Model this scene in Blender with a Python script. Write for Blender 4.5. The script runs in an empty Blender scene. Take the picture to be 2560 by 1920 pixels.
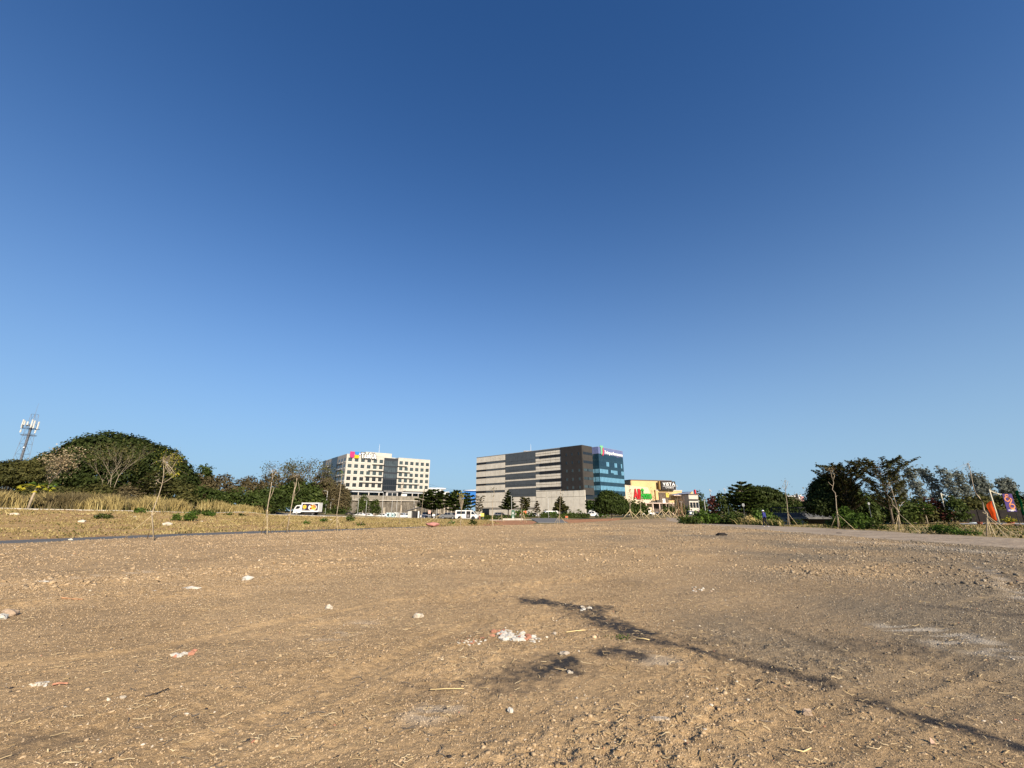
import bpy, bmesh, math, random
import numpy as np
from mathutils import Vector, Matrix

random.seed(7)
R = math.radians
SC = bpy.context.scene
COL = SC.collection

# ------------------------------------------------------------------ camera
CAM_H = 1.6
FPX = 1083.0                      # focal length in pixels of a 2560 px wide photograph
TILT = math.atan(317 / FPX)
cam = bpy.data.cameras.new('camera')
cam.sensor_width = 36.0
cam.lens = 36.0 * FPX / 2560.0
cam.clip_start = 0.1
cam.clip_end = 9000
co = bpy.data.objects.new('camera', cam)
co.location = (0, 0, CAM_H)
co.rotation_euler = (R(90) + TILT, 0, 0)
COL.objects.link(co)
SC.camera = co

# ------------------------------------------------------------------ daylight
SUN_AZ = R(152)      # clockwise from +Y: behind the camera, to its right
SUN_EL = R(26)
sdir = Vector((math.sin(SUN_AZ) * math.cos(SUN_EL), math.cos(SUN_AZ) * math.cos(SUN_EL), math.sin(SUN_EL)))
wd = bpy.data.worlds.new("World")
SC.world = wd
wd.use_nodes = True
nt = wd.node_tree
nt.nodes.clear()
sky = nt.nodes.new('ShaderNodeTexSky')
sky.sky_type = 'NISHITA'
sky.sun_disc = False
sky.sun_elevation = SUN_EL
sky.sun_rotation = SUN_AZ
sky.altitude = 20
sky.air_density = 1.0
sky.dust_density = 0.1
sky.ozone_density = 1.6
bg = nt.nodes.new('ShaderNodeBackground')
bg.inputs['Strength'].default_value = 0.066
ow = nt.nodes.new('ShaderNodeOutputWorld')
hs = nt.nodes.new('ShaderNodeHueSaturation')
hs.inputs['Saturation'].default_value = 1.4
nt.links.new(sky.outputs[0], hs.inputs['Color'])
nt.links.new(hs.outputs[0], bg.inputs[0])
# the lower sky is pale with ground haze: the clear sky is blended towards it by the height of the view ray
N = nt.nodes.new
geo = N('ShaderNodeTexCoord'); sep = N('ShaderNodeSeparateXYZ')
nt.links.new(geo.outputs['Generated'], sep.inputs[0])
ab0 = N('ShaderNodeMath'); ab0.operation = 'ABSOLUTE'; nt.links.new(sep.outputs['Z'], ab0.inputs[0])
ab = N('ShaderNodeMath'); ab.operation = 'POWER'; ab.inputs[1].default_value = 1.5; nt.links.new(ab0.outputs[0], ab.inputs[0])
mu = N('ShaderNodeMath'); mu.operation = 'MULTIPLY'; mu.inputs[1].default_value = -5.3; nt.links.new(ab.outputs[0], mu.inputs[0])
ex = N('ShaderNodeMath'); ex.operation = 'EXPONENT'; nt.links.new(mu.outputs[0], ex.inputs[0])
m2 = N('ShaderNodeMath'); m2.operation = 'MULTIPLY'; m2.inputs[1].default_value = 0.92; nt.links.new(ex.outputs[0], m2.inputs[0])
tint = N('ShaderNodeMix'); tint.data_type = 'RGBA'; tint.blend_type = 'MULTIPLY'; tint.inputs[0].default_value = 1
tint.inputs[7].default_value = (0.29, 0.68, 1.15, 1)
nt.links.new(sky.outputs[0], tint.inputs[6])
hz = N('ShaderNodeMix'); hz.data_type = 'RGBA'
hz.inputs[7].default_value = (3.25, 4.7, 6.0, 1)
nt.links.new(m2.outputs[0], hz.inputs[0]); nt.links.new(tint.outputs[2], hz.inputs[6])
nt.links.new(hz.outputs[2], bg.inputs[0])
nt.links.new(bg.outputs[0], ow.inputs[0])
sl = bpy.data.lights.new('sun', 'SUN')
sl.energy = 5.0
sl.angle = R(0.53)
sl.color = (1.0, 0.87, 0.70)
so = bpy.data.objects.new('sun', sl)
so.rotation_euler = sdir.to_track_quat('Z', 'Y').to_euler()
so.location = (40, -40, 60)
COL.objects.link(so)
vs = SC.view_settings
vs.view_transform = 'Standard'
vs.look = 'None'
vs.gamma = 1
vs.use_curve_mapping = False
vs.exposure = 0.86

# ------------------------------------------------------------------ geometry of the view (used to measure the place)
cT, sT = math.cos(TILT), math.sin(TILT)
def ray(px, py):
    x = (px - 1280) / FPX; y = (960 - py) / FPX
    return np.array([x, cT - y * sT, sT + y * cT])
def plane(px, py, z=0.0):
    d = ray(px, py); t = (z - CAM_H) / d[2]
    return np.array([d[0] * t, d[1] * t, z])
def at(px, py, Y):
    d = ray(px, py); t = Y / d[1]
    return np.array([d[0] * t, Y, CAM_H + d[2] * t])
def wpx(n, Y): return n * 8.86e-4 * Y      # metres spanned by n photo pixels at distance Y
def hpx(n, Y): return n * 8.50e-4 * Y

# ------------------------------------------------------------------ noise
def _hash(xi, yi, seed):
    h = (xi * 374761393 + yi * 668265263 + seed * 1442695041) & 0xffffffff
    h = ((h ^ (h >> 13)) * 1274126177) & 0xffffffff
    h = h ^ (h >> 16)
    return h / 4294967295.0
def vnoise(x, y, seed=0):
    x = np.asarray(x, float); y = np.asarray(y, float)
    xf = np.floor(x); yf = np.floor(y)
    xi = xf.astype(np.int64); yi = yf.astype(np.int64)
    u = x - xf; v = y - yf
    u = u * u * (3 - 2 * u); v = v * v * (3 - 2 * v)
    a = _hash(xi, yi, seed); b = _hash(xi + 1, yi, seed)
    c = _hash(xi, yi + 1, seed); d = _hash(xi + 1, yi + 1, seed)
    return (a * (1 - u) + b * u) * (1 - v) + (c * (1 - u) + d * u) * v
def fbm(x, y, seed=0, n=3):
    s = 0; a = 1; t = 0
    for k in range(n):
        s = s + a * vnoise(x * 2 ** k + 17.3 * k, y * 2 ** k - 9.1 * k, seed + k); t += a; a *= .5
    return s / t
def sstep(a, b, x):
    t = np.clip((x - a) / (b - a), 0, 1); return t * t * (3 - 2 * t)

# ------------------------------------------------------------------ object helpers
def link(o):
    COL.objects.link(o); return o
def tag(o, label=None, cat=None, group=None, kind=None):
    if label: o['label'] = label
    if cat: o['category'] = cat
    if group: o['group'] = group
    if kind: o['kind'] = kind
    return o
def thing(name, label, cat, loc=(0, 0, 0), rz=0, group=None):
    o = bpy.data.objects.new(name, None)
    o.empty_display_size = 0.3
    o.location = loc; o.rotation_euler = (0, 0, rz)
    return link(tag(o, label, cat, group))
ROOTLOC = {}
def root_offset(p):
    off = Vector((0, 0, 0))
    while p is not None:
        off += p.location; p = p.parent
    return off
def obj(name, me, parent=None, kind=None, label=None):
    o = bpy.data.objects.new(name, me)
    if parent is not None: o.parent = parent
    if kind: o['kind'] = kind
    if label: o['label'] = label
    return link(o)
def copy_tree(o, parent=None):
    c = o.copy(); COL.objects.link(c)
    if parent is not None: c.parent = parent
    for ch in list(o.children): copy_tree(ch, c)
    return c

class MB:
    """collects simple solids; build() makes ONE mesh object"""
    def __init__(s): s.V = []; s.F = []
    def add(s, vs, fs):
        b = len(s.V); s.V += [tuple(v) for v in vs]; s.F += [tuple(b + i for i in f) for f in fs]; return s
    def box(s, c, size, m=None):
        x, y, z = size[0] / 2, size[1] / 2, size[2] / 2
        vs = [Vector((sx * x, sy * y, sz * z)) for sz in (-1, 1) for sy in (-1, 1) for sx in (-1, 1)]
        if m is not None:
            if not isinstance(m, Matrix): m = Matrix.Rotation(m, 3, 'Z')
            vs = [m @ v for v in vs]
        vs = [v + Vector(c) for v in vs]
        return s.add(vs, [(0, 2, 3, 1), (4, 5, 7, 6), (0, 1, 5, 4), (2, 6, 7, 3), (1, 3, 7, 5), (0, 4, 6, 2)])
    def tube(s, pts, rad, n=6, cap=True):
        pts = [Vector(p) for p in pts]
        if not hasattr(rad, '__len__'): rad = [rad] * len(pts)
        rings = []
        up = Vector((0, 0, 1))
        for i, p in enumerate(pts):
            t = (pts[min(i + 1, len(pts) - 1)] - pts[max(i - 1, 0)])
            t = t.normalized() if t.length > 1e-9 else Vector((0, 0, 1))
            a = t.cross(up) if abs(t.z) < .95 else t.cross(Vector((0, 1, 0)))
            a.normalize(); b = t.cross(a)
            rings.append([p + (a * math.cos(2 * math.pi * k / n) + b * math.sin(2 * math.pi * k / n)) * rad[i] for k in range(n)])
        vs = [v for r in rings for v in r]; fs = []
        for i in range(len(pts) - 1):
            for k in range(n):
                k2 = (k + 1) % n
                fs.append((i * n + k, i * n + k2, (i + 1) * n + k2, (i + 1) * n + k))
        if cap:
            fs.append(tuple(range(n))[::-1]); fs.append(tuple((len(pts) - 1) * n + k for k in range(n)))
        return s.add(vs, fs)
    def prism(s, poly, a, b, ax=None):
        """poly: list of 3D points (planar); extruded by vector a..b"""
        n = len(poly); a = Vector(a); b = Vector(b)
        vs = [Vector(p) + a for p in poly] + [Vector(p) + b for p in poly]
        fs = [tuple(range(n))[::-1], tuple(range(n, 2 * n))] + [(i, (i + 1) % n, n + (i + 1) % n, n + i) for i in range(n)]
        return s.add(vs, fs)
    def disc(s, c, axis, r, t, n=16, r2=None):
        c = Vector(c); ax = Vector(axis).normalized()
        u = ax.cross(Vector((0, 0, 1))) if abs(ax.z) < .9 else ax.cross(Vector((1, 0, 0)))
        u.normalize(); w = ax.cross(u)
        r2 = r if r2 is None else r2
        poly = [c + u * r * math.cos(2 * math.pi * k / n) + w * r2 * math.sin(2 * math.pi * k / n) for k in range(n)]
        return s.prism(poly, ax * 0, ax * t)
    def blob(s, c, r, seed=0, jit=.25, flat=1.0, sub=1):
        bm = bmesh.new(); bmesh.ops.create_icosphere(bm, subdivisions=sub, radius=1)
        rr = random.Random(seed); r = r if hasattr(r, '__len__') else (r, r, r * flat)
        vs = []
        for v in bm.verts:
            k = 1 + rr.uniform(-jit, jit)
            vs.append((c[0] + v.co.x * r[0] * k, c[1] + v.co.y * r[1] * k, c[2] + v.co.z * r[2] * k))
        fs = [[v.index for v in f.verts] for f in bm.faces]
        bm.free(); return s.add(vs, fs)
    def build(s, name, mat, parent=None, smooth=False, kind=None, label=None, local=False):
        off = Vector((0, 0, 0)) if (local or parent is None) else root_offset(parent)
        me = bpy.data.meshes.new(name)
        me.from_pydata([(v[0] - off.x, v[1] - off.y, v[2] - off.z) for v in s.V], [], s.F)
        me.materials.append(mat)
        if smooth:
            me.polygons.foreach_set('use_smooth', [True] * len(me.polygons))
        me.update()
        return obj(name, me, parent, kind, label)

def np_mesh(name, V, F, mat, attrs=None, smooth=False):
    me = bpy.data.meshes.new(name)
    V = np.asarray(V, np.float32); F = np.asarray(F, np.int32)
    nf, k = F.shape
    me.vertices.add(len(V)); me.vertices.foreach_set('co', V.ravel())
    me.loops.add(nf * k); me.loops.foreach_set('vertex_index', F.ravel())
    me.polygons.add(nf)
    me.polygons.foreach_set('loop_start', np.arange(0, nf * k, k, dtype=np.int32))
    try: me.polygons.foreach_set('loop_total', np.full(nf, k, np.int32))
    except Exception: pass
    if smooth: me.polygons.foreach_set('use_smooth', np.ones(nf, bool))
    me.materials.append(mat)
    for an, arr in (attrs or {}).items():
        at_ = me.attributes.new(an, 'FLOAT', 'POINT')
        at_.data.foreach_set('value', np.asarray(arr, np.float32).ravel())
    me.update(calc_edges=True)
    me.validate()
    return me

# ------------------------------------------------------------------ materials
def lin(h):
    h = h.lstrip('#'); c = [int(h[i:i + 2], 16) / 255 for i in (0, 2, 4)]
    return tuple(x / 12.92 if x <= .04045 else ((x + .055) / 1.055) ** 2.4 for x in c)
class NT:
    def __init__(s, name):
        s.m = bpy.data.materials.new(name); s.m.use_nodes = True
        s.t = s.m.node_tree; s.t.nodes.clear()
        s.out = s.n('ShaderNodeOutputMaterial'); s.pos = None
    def n(s, ty, **kw):
        x = s.t.nodes.new(ty)
        for k, v in kw.items(): setattr(x, k, v)
        return x
    def l(s, a, b): s.t.links.new(a, b)
    def P(s):
        if s.pos is None: s.pos = s.n('ShaderNodeNewGeometry').outputs['Position']
        return s.pos
    def noise(s, scale, detail=3, rough=.55, vec=None, stretch=None):
        x = s.n('ShaderNodeTexNoise'); x.inputs['Scale'].default_value = scale
        x.inputs['Detail'].default_value = detail; x.inputs['Roughness'].default_value = rough
        v = vec or s.P()
        if stretch:
            mp = s.n('ShaderNodeMapping'); mp.inputs['Scale'].default_value = stretch
            s.l(v, mp.inputs[0]); v = mp.outputs[0]
        s.l(v, x.inputs['Vector']); return x.outputs['Fac']
    def ramp(s, fac, stops):
        r = s.n('ShaderNodeValToRGB'); e = r.color_ramp.elements
        while len(e) < len(stops): e.new(.5)
        for i, (p, c) in enumerate(stops):
            e[i].position = p; e[i].color = (*c, 1) if len(c) == 3 else c
        s.l(fac, r.inputs[0]); return r.outputs[0]
    def mix(s, fac, a, b, mode='MIX'):
        x = s.n('ShaderNodeMix', data_type='RGBA', blend_type=mode)
        for sock, v in ((x.inputs[0], fac), (x.inputs[6], a), (x.inputs[7], b)):
            if hasattr(v, 'is_linked'): s.l(v, sock)
            elif hasattr(v, '__len__'): sock.default_value = (*v, 1)[:4]
            else: sock.default_value = v
        return x.outputs[2]
    def math(s, op, a, b=0):
        x = s.n('ShaderNodeMath', operation=op)
        for sock, v in ((x.inputs[0], a), (x.inputs[1], b)):
            if hasattr(v, 'is_linked'): s.l(v, sock)
            else: sock.default_value = v
        return x.outputs[0]
    def attr(s, name):
        return s.n('ShaderNodeAttribute', attribute_name=name).outputs['Fac']
    def bump(s, h, dist=.01, strength=.6, normal=None):
        b = s.n('ShaderNodeBump'); b.inputs['Distance'].default_value = dist; b.inputs['Strength'].default_value = strength
        s.l(h, b.inputs['Height'])
        if normal: s.l(normal, b.inputs['Normal'])
        return b.outputs[0]
    def done(s, col, rough=.85, metal=0, spec=.3, normal=None):
        p = s.n('ShaderNodeBsdfPrincipled')
        if hasattr(col, 'is_linked'): s.l(col, p.inputs['Base Color'])
        else: p.inputs['Base Color'].default_value = (*col, 1)[:4]
        if hasattr(rough, 'is_linked'): s.l(rough, p.inputs['Roughness'])
        else: p.inputs['Roughness'].default_value = rough
        p.inputs['Metallic'].default_value = metal
        p.inputs['Specular IOR Level'].default_value = spec
        if normal: s.l(normal, p.inputs['Normal'])
        s.l(p.outputs[0], s.out.inputs[0]); return s.m
MATS = {}
def simple(name, col, rough=.7, var=.12, scale=1.5, metal=0, spec=.3, dirt=None, bump=0, bscale=8):
    """plain surface: base colour with weathering noise"""
    if name in MATS: return MATS[name]
    t = NT(name)
    c2 = tuple(x * (1 - var * 2) for x in col); c1 = tuple(min(1, x * (1 + var)) for x in col)
    cc = t.ramp(t.noise(scale, 5, .6), [(.3, c2), (.7, c1)])
    if dirt:
        st = t.noise(.8, 5, .65, stretch=(1, 1, .12))
        cc = t.mix(t.ramp(st, [(.52, (0, 0, 0)), (.75, (dirt, dirt, dirt))]), cc, tuple(x * .35 for x in col))
    nm = t.bump(t.noise(bscale, 4), .02, bump) if bump else None
    MATS[name] = t.done(cc, rough, metal, spec, nm)
    return MATS[name]
def leafmat(name, a, b, c=None, trans=.25):
    if name in MATS: return MATS[name]
    t = NT(name)
    tn = t.attr('tint')
    st = [(0, a), (.6, b)] + ([(1, c)] if c else [])
    col = t.ramp(tn, st)
    d = t.n('ShaderNodeBsdfDiffuse'); t.l(col, d.inputs[0])
    tr = t.n('ShaderNodeBsdfTranslucent'); t.l(col, tr.inputs[0])
    gl = t.n('ShaderNodeBsdfGlossy'); gl.inputs['Roughness'].default_value = .55
    gl.inputs['Color'].default_value = (.35, .38, .30, 1)
    m = t.n('ShaderNodeMixShader'); m.inputs[0].default_value = trans
    t.l(d.outputs[0], m.inputs[1]); t.l(tr.outputs[0], m.inputs[2])
    m2 = t.n('ShaderNodeMixShader'); m2.inputs[0].default_value = .02
    t.l(m.outputs[0], m2.inputs[1]); t.l(gl.outputs[0], m2.inputs[2])
    t.l(m2.outputs[0], t.out.inputs[0])
    MATS[name] = t.m; return t.m

# ------------------------------------------------------------------ terrain
KERB_PX = [(-200, 1266.5, 43), (0, 1272, 48), (240, 1277, 53), (400, 1280, 58), (530, 1283.5, 68), (660, 1286.5, 80),
           (760, 1289, 88), (900, 1292.5, 96), (1050, 1296.5, 103), (1140, 1299, 107), (1210, 1301, 110)]
KERB = [at(*p) for p in KERB_PX]
ctl = []
for X in (-60, -40, -25, -12, 0, 12, 25, 40, 60):
    for Y in (-30, 0, 15, 28, 40):
        if X < -30 and Y > 20: continue
        ctl.append((X, Y, 0))
for X in (-5, 15, 30, 45, 60): ctl.append((X, 55, -0.05))
for X in (10, 35, 60, 85): ctl.append((X, 90, -0.1))
ctl += [tuple(k) for k in KERB]
for k in KERB[:6]: ctl.append((k[0] * .97 - 2, k[1] + 18, k[2] + .1))
ctl += [tuple(at(300, 1258, 95)), tuple(at(600, 1270, 110)), tuple(at(100, 1258, 100)), tuple(at(-300, 1250, 80))]
for p in ((900, 1294, 150), (1050, 1296, 150), (1200, 1294, 160), (1300, 1291, 190), (1500, 1289, 190), (1650, 1288, 200)): ctl.append(tuple(at(*p)))
for a in range(-75, 80, 15):
    for rr in (300, 420): ctl.append((rr * math.sin(R(a)), rr * math.cos(R(a)), -1.0 if a > -30 else 1.5))
ctl += [tuple(at(1990, 1313, 74)), tuple(at(2050, 1315, 74))]
CT = np.array(ctl, float)
def _tps():
    n = len(CT); d = np.hypot(CT[:, None, 0] - CT[None, :, 0], CT[:, None, 1] - CT[None, :, 1])
    K = np.where(d > 0, d * d * np.log(d + 1e-9), 0) + np.eye(n) * 2.0
    P = np.c_[np.ones(n), CT[:, :2]]
    A = np.block([[K, P], [P.T, np.zeros((3, 3))]])
    return np.linalg.solve(A, np.r_[CT[:, 2], 0, 0, 0])
_TW = _tps()
def gz(x, y):
    x = np.atleast_1d(np.asarray(x, float)); y = np.atleast_1d(np.asarray(y, float))
    sh = x.shape; x = x.ravel(); y = y.ravel()
    out = np.empty(len(x))
    for i in range(0, len(x), 40000):
        xx = x[i:i + 40000]; yy = y[i:i + 40000]
        rr = np.hypot(xx, yy); k = np.minimum(1, 400 / np.maximum(rr, 1)); xx = xx * k; yy = yy * k
        d2 = (xx[:, None] - CT[None, :, 0]) ** 2 + (yy[:, None] - CT[None, :, 1]) ** 2
        out[i:i + 40000] = (0.5 * d2 * np.log(d2 + 1e-9)) @ _TW[:-3] + _TW[-3] + _TW[-2] * xx + _TW[-1] * yy
    near = sstep(48, 36, np.hypot(x, y))
    return (out * (1 - near)).reshape(sh)
def Z(x, y): return float(gz(x, y)[0])

def inpoly(x, y, poly):
    poly = np.asarray(poly)[:, :2]; c = np.zeros(x.shape, bool)
    j = len(poly) - 1
    for i in range(len(poly)):
        xi, yi = poly[i]; xj, yj = poly[j]
        c ^= ((yi > y) != (yj > y)) & (x < (xj - xi) * (y - yi) / (yj - yi + 1e-12) + xi)
        j = i
    return c
def segdist(x, y, pts):
    """distance to a polyline, plus arc position"""
    best = np.full(x.shape, 1e9); arc = np.zeros(x.shape); s0 = 0
    for a, b in zip(pts[:-1], pts[1:]):
        a = np.asarray(a[:2]); b = np.asarray(b[:2]); v = b - a; L2 = v @ v
        t = np.clip(((x - a[0]) * v[0] + (y - a[1]) * v[1]) / L2, 0, 1)
        d = np.hypot(x - a[0] - t * v[0], y - a[1] - t * v[1])
        m = d < best; best = np.where(m, d, best); arc = np.where(m, s0 + t * math.sqrt(L2), arc); s0 += math.sqrt(L2)
    return best, arc

PATH_NEAR = [plane(*p) for p in ((-420, 1384), (0, 1359.7), (240, 1349), (400, 1343), (480, 1339), (670, 1331.5), (880, 1325), (970, 1321.2), (1065, 1317))]
PATH_FAR = [plane(*p) for p in ((-420, 1373), (0, 1352.3), (240, 1343), (400, 1336.4), (480, 1333.7), (670, 1327), (880, 1322), (970, 1319.3), (1065, 1316))]
DIRT_FAR = [plane(*p) for p in ((1065, 1317), (1180, 1315.5), (1290, 1312), (1345, 1309.5), (1415, 1307), (1480, 1303.5), (1540, 1300), (1610, 1296.5), (1665, 1294.5))]
TRACK_NEAR = [plane(*p) for p in ((1665, 1299), (1760, 1311), (1850, 1319), (1960, 1329), (2100, 1340), (2300, 1354), (2560, 1374), (3000, 1410))]
TRACK_FAR = [plane(*p) for p in ((1665, 1291.5), (1700, 1297), (1746, 1303), (1803, 1307), (1860, 1310), (1900, 1311.5), (1960, 1316), (2030, 1319), (2140, 1325), (2300, 1334.5), (2420, 1341), (2560, 1348), (3000, 1372))]
P_TRACK = TRACK_FAR + TRACK_NEAR[::-1]
P_LAWN_L = PATH_FAR + [plane(1180, 1315.5), plane(1260, 1310)] + [k for k in KERB[::-1]]
ROADOFF = [np.array([k[0] * 1.0 - 3.0, k[1] + 7.0, k[2]]) for k in KERB]
P_ROAD = [k for k in KERB[3:]] + [r for r in ROADOFF[3:][::-1]]
P_RED = [plane(1130, 1312), plane(1200, 1314), plane(1330, 1309.8), plane(1345, 1303), at(1300, 1302.5, 95), at(1200, 1303, 95)]
P_RED2 = [plane(1425, 1306.5), plane(1480, 1303.3), plane(1545, 1299.6), at(1560, 1296, 120), at(1480, 1295.5, 118), at(1390, 1299, 100)]
P_LAWN_R = [TRACK_FAR[i] for i in range(6, 13)] + [np.array([120, 62, 0]), np.array([110, 95, 0]), np.array([60, 85, 0])]

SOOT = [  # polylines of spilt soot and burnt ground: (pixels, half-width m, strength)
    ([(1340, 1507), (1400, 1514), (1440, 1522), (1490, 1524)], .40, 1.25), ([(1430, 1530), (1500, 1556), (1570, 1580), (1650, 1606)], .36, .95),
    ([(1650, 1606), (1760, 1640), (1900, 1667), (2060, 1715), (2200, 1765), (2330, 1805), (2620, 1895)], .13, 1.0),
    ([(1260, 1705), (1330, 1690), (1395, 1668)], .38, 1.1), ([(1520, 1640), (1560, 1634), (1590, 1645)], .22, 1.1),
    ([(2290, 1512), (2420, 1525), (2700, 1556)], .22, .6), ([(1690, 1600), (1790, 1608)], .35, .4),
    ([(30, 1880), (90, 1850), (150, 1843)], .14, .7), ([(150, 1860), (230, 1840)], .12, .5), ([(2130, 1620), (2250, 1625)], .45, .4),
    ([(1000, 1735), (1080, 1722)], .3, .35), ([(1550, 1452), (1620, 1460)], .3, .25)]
PALE = [([(2240, 1570), (2330, 1580), (2430, 1600)], .35, .55), ([(2380, 1615), (2480, 1630)], .35, .5), ([(1610, 1648), (1650, 1660)], .28, .35),
        ([(1060, 1790), (1110, 1770)], .22, .4), ([(2460, 1420), (2560, 1500)], .25, .35), ([(2050, 1350), (2250, 1362), (2560, 1392)], 1.2, .3),
        ([(0, 1465), (200, 1445), (420, 1425)], .3, .3), ([(830, 1590), (900, 1560)], .3, .25)]
SOOT = [([plane(*p) for p in a], w, s) for a, w, s in SOOT]
PALE = [([plane(*p) for p in a], w, s) for a, w, s in PALE]
RUTS = [[(1880, 1880), (2080, 1770), (2300, 1700), (2560, 1600)], [(1960, 1920), (2160, 1830), (2420, 1740), (2700, 1650)], [(2560, 1730), (2300, 1655), (2100, 1640), (1900, 1560)],
        [(-100, 1475), (180, 1447), (420, 1426), (900, 1390)], [(-200, 1530), (300, 1480), (800, 1420), (1100, 1380)],
        [(2230, 1400), (2400, 1410), (2520, 1450), (2540, 1490), (2400, 1512)], [(2240, 1392), (2420, 1398), (2560, 1430), (2620, 1490)],
        [(-200, 1700), (300, 1640), (700, 1560), (1000, 1500)], [(400, 1920), (900, 1700), (1200, 1560)]]
RUTS = [[plane(*p) for p in a] for a in RUTS]

def roughness_map(x, y):
    """how cloddy the soil is: bands left by the grader, broken by noise"""
    u = x * .78 + y * .62; v = -x * .62 + y * .78
    b = fbm(u * .11 + 3, v * .75, 11, 3)
    b2 = fbm(x * .33, y * .33, 15, 3)
    r = sstep(.36, .62, .6 * b + .4 * b2)
    for rt in RUTS:
        d, _ = segdist(x, y, rt); r = r * (1 - .85 * sstep(.34, .12, d))
    return r
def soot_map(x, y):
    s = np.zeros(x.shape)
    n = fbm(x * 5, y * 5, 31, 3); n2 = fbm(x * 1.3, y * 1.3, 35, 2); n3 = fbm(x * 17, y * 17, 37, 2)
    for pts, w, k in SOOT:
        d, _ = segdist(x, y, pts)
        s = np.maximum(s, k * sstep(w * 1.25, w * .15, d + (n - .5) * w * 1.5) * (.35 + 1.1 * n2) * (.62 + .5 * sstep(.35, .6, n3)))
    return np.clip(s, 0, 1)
def pale_map(x, y):
    s = np.zeros(x.shape); n = fbm(x * 2.2 - y * .5, y * 9, 41, 3)
    for pts, w, k in PALE:
        d, _ = segdist(x, y, pts)
        s = np.maximum(s, k * sstep(w * 1.3, w * .2, d) * sstep(.40, .62, n))
    return s
def grey_map(x, y):  # grey gravel to the right, deepened to paint in the shade among clods
    a = np.arctan2(x - 1.5, np.maximum(y, .1))
    n = fbm(x * .3, y * .3, 51, 3)
    return np.clip(sstep(-.05, .85, a + (n - .5) * .9) * (.6 + .6 * n), 0, 1)
def disp(x, y, rough=None):
    r = np.hypot(x, y)
    fade = sstep(75, 30, r)
    if rough is None: rough = roughness_map(x, y)
    d = .05 * (fbm(x * .35, y * .35, 1, 2) - .5) + .07 * (fbm(x * .9, y * .9, 3, 2) - .5)
    q = np.abs(fbm(x * 3.1, y * 3.1, 5, 3) - .5) * 2
    d = d + rough * (.065 * (1 - q) - .035)
    d = d + (.15 + rough) * .030 * (vnoise(x * 11, y * 11, 8) - .3) + (.35 + rough) * .022 * (vnoise(x * 24, y * 24, 9) - .4) + (.4 + rough) * .007 * (vnoise(x * 55, y * 55, 10) - .5) * sstep(9, 6, r)
    d = d + .010 * (1 - rough) * (vnoise((x * .8 + y * .6) * 2.5, (-x * .6 + y * .8) * 14, 12) - .5)
    for i, rt in enumerate(RUTS):
        dd, arc = segdist(x, y, rt)
        w = .17 if i < 7 else .22
        amp = .55 if i < 2 else 1.0
        d = d - amp * .016 * sstep(w, w * .55, dd) + amp * .006 * np.exp(-((dd - w * 1.2) / .05) ** 2)
        d = d + .004 * sstep(w, w * .7, dd) * np.sin(arc * 2 * math.pi / .11 + dd * 18) * sstep(9, 5, r)
    return d * fade

# ---- ground materials
def soil_mat(name, lawn=0):
    t = NT(name)
    n1 = t.noise(.35, 4, .6); n2 = t.noise(9, 5, .65); n3 = t.noise(70, 3, .6)
    c = t.ramp(n1, [(.3, (.365, .256, .140)), (.7, (.462, .333, .190))])
    c = t.mix(1, c, t.ramp(t.noise(.9, 5, .65, stretch=(.7, 1.5, 1)), [(.3, (.80, .79, .78)), (.5, (1, 1, 1)), (.72, (1.16, 1.15, 1.13))]), 'MULTIPLY')
    c = t.mix(t.attr('grey'), c, (.225, .182, .125))
    c = t.mix(1, c, t.ramp(n2, [(.25, (.66, .64, .62)), (.75, (1.18, 1.16, 1.12))]), 'MULTIPLY')
    c = t.mix(1, c, t.ramp(n3, [(.3, (.80, .79, .78)), (.7, (1.14, 1.14, 1.13))]), 'MULTIPLY')
    c = t.mix(t.attr('pale'), c, (.50, .45, .37))
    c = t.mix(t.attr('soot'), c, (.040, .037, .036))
    b1 = t.bump(t.noise(24, 5, .75), .05, .7)
    b2 = t.bump(t.noise(95, 3, .6), .008, .5, b1)
    return t.done(c, .95, 0, .15, b2)
M_SOIL = soil_mat('dry_soil')
def track_mat():
    t = NT('compacted_track')
    c = t.ramp(t.noise(.6, 5, .6, stretch=(.35, 1.6, 1)), [(.3, (.245, .195, .145)), (.5, (.31, .25, .185)), (.7, (.40, .335, .255))])
    c = t.mix(1, c, t.ramp(t.noise(12, 5, .65), [(.25, (.78, .77, .76)), (.75, (1.15, 1.14, 1.12))]), 'MULTIPLY')
    return t.done(c, .95, 0, .15, t.bump(t.noise(14, 5, .7), .04, .6))
def lawn_mat(name, cols, sc=1.0):
    t = NT(name)
    c = t.ramp(t.noise(.55 * sc, 5, .65), cols)
    c = t.mix(1, c, t.ramp(t.noise(6, 5, .7), [(.2, (.62, .6, .55)), (.8, (1.25, 1.22, 1.15))]), 'MULTIPLY')
    return t.done(c, .95, 0, .1, t.bump(t.noise(7, 5, .75), .10, .8))
M_LAWNL = lawn_mat('parched_lawn', [(.25, (.25, .14, .07)), (.42, (.37, .24, .118)), (.62, (.42, .295, .14)), (.8, (.24, .19, .075))])
M_LAWNR = lawn_mat('worn_lawn', [(.25, (.26, .175, .105)), (.45, (.33, .25, .14)), (.62, (.24, .21, .10)), (.8, (.125, .135, .045))])
M_RED = lawn_mat('red_soil', [(.3, (.33, .16, .085)), (.7, (.44, .245, .14))])
M_FAR = lawn_mat('scrub_ground', [(.3, (.16, .125, .07)), (.5, (.22, .18, .095)), (.75, (.11, .115, .04))], .4)
M_ROAD = simple('asphalt', (.15, .145, .138), .9, .14, .8)
M_PATH = simple('path_asphalt', (.115, .112, .108), .9, .16, 2.5, bump=.3)
M_TRACK = track_mat()

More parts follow.
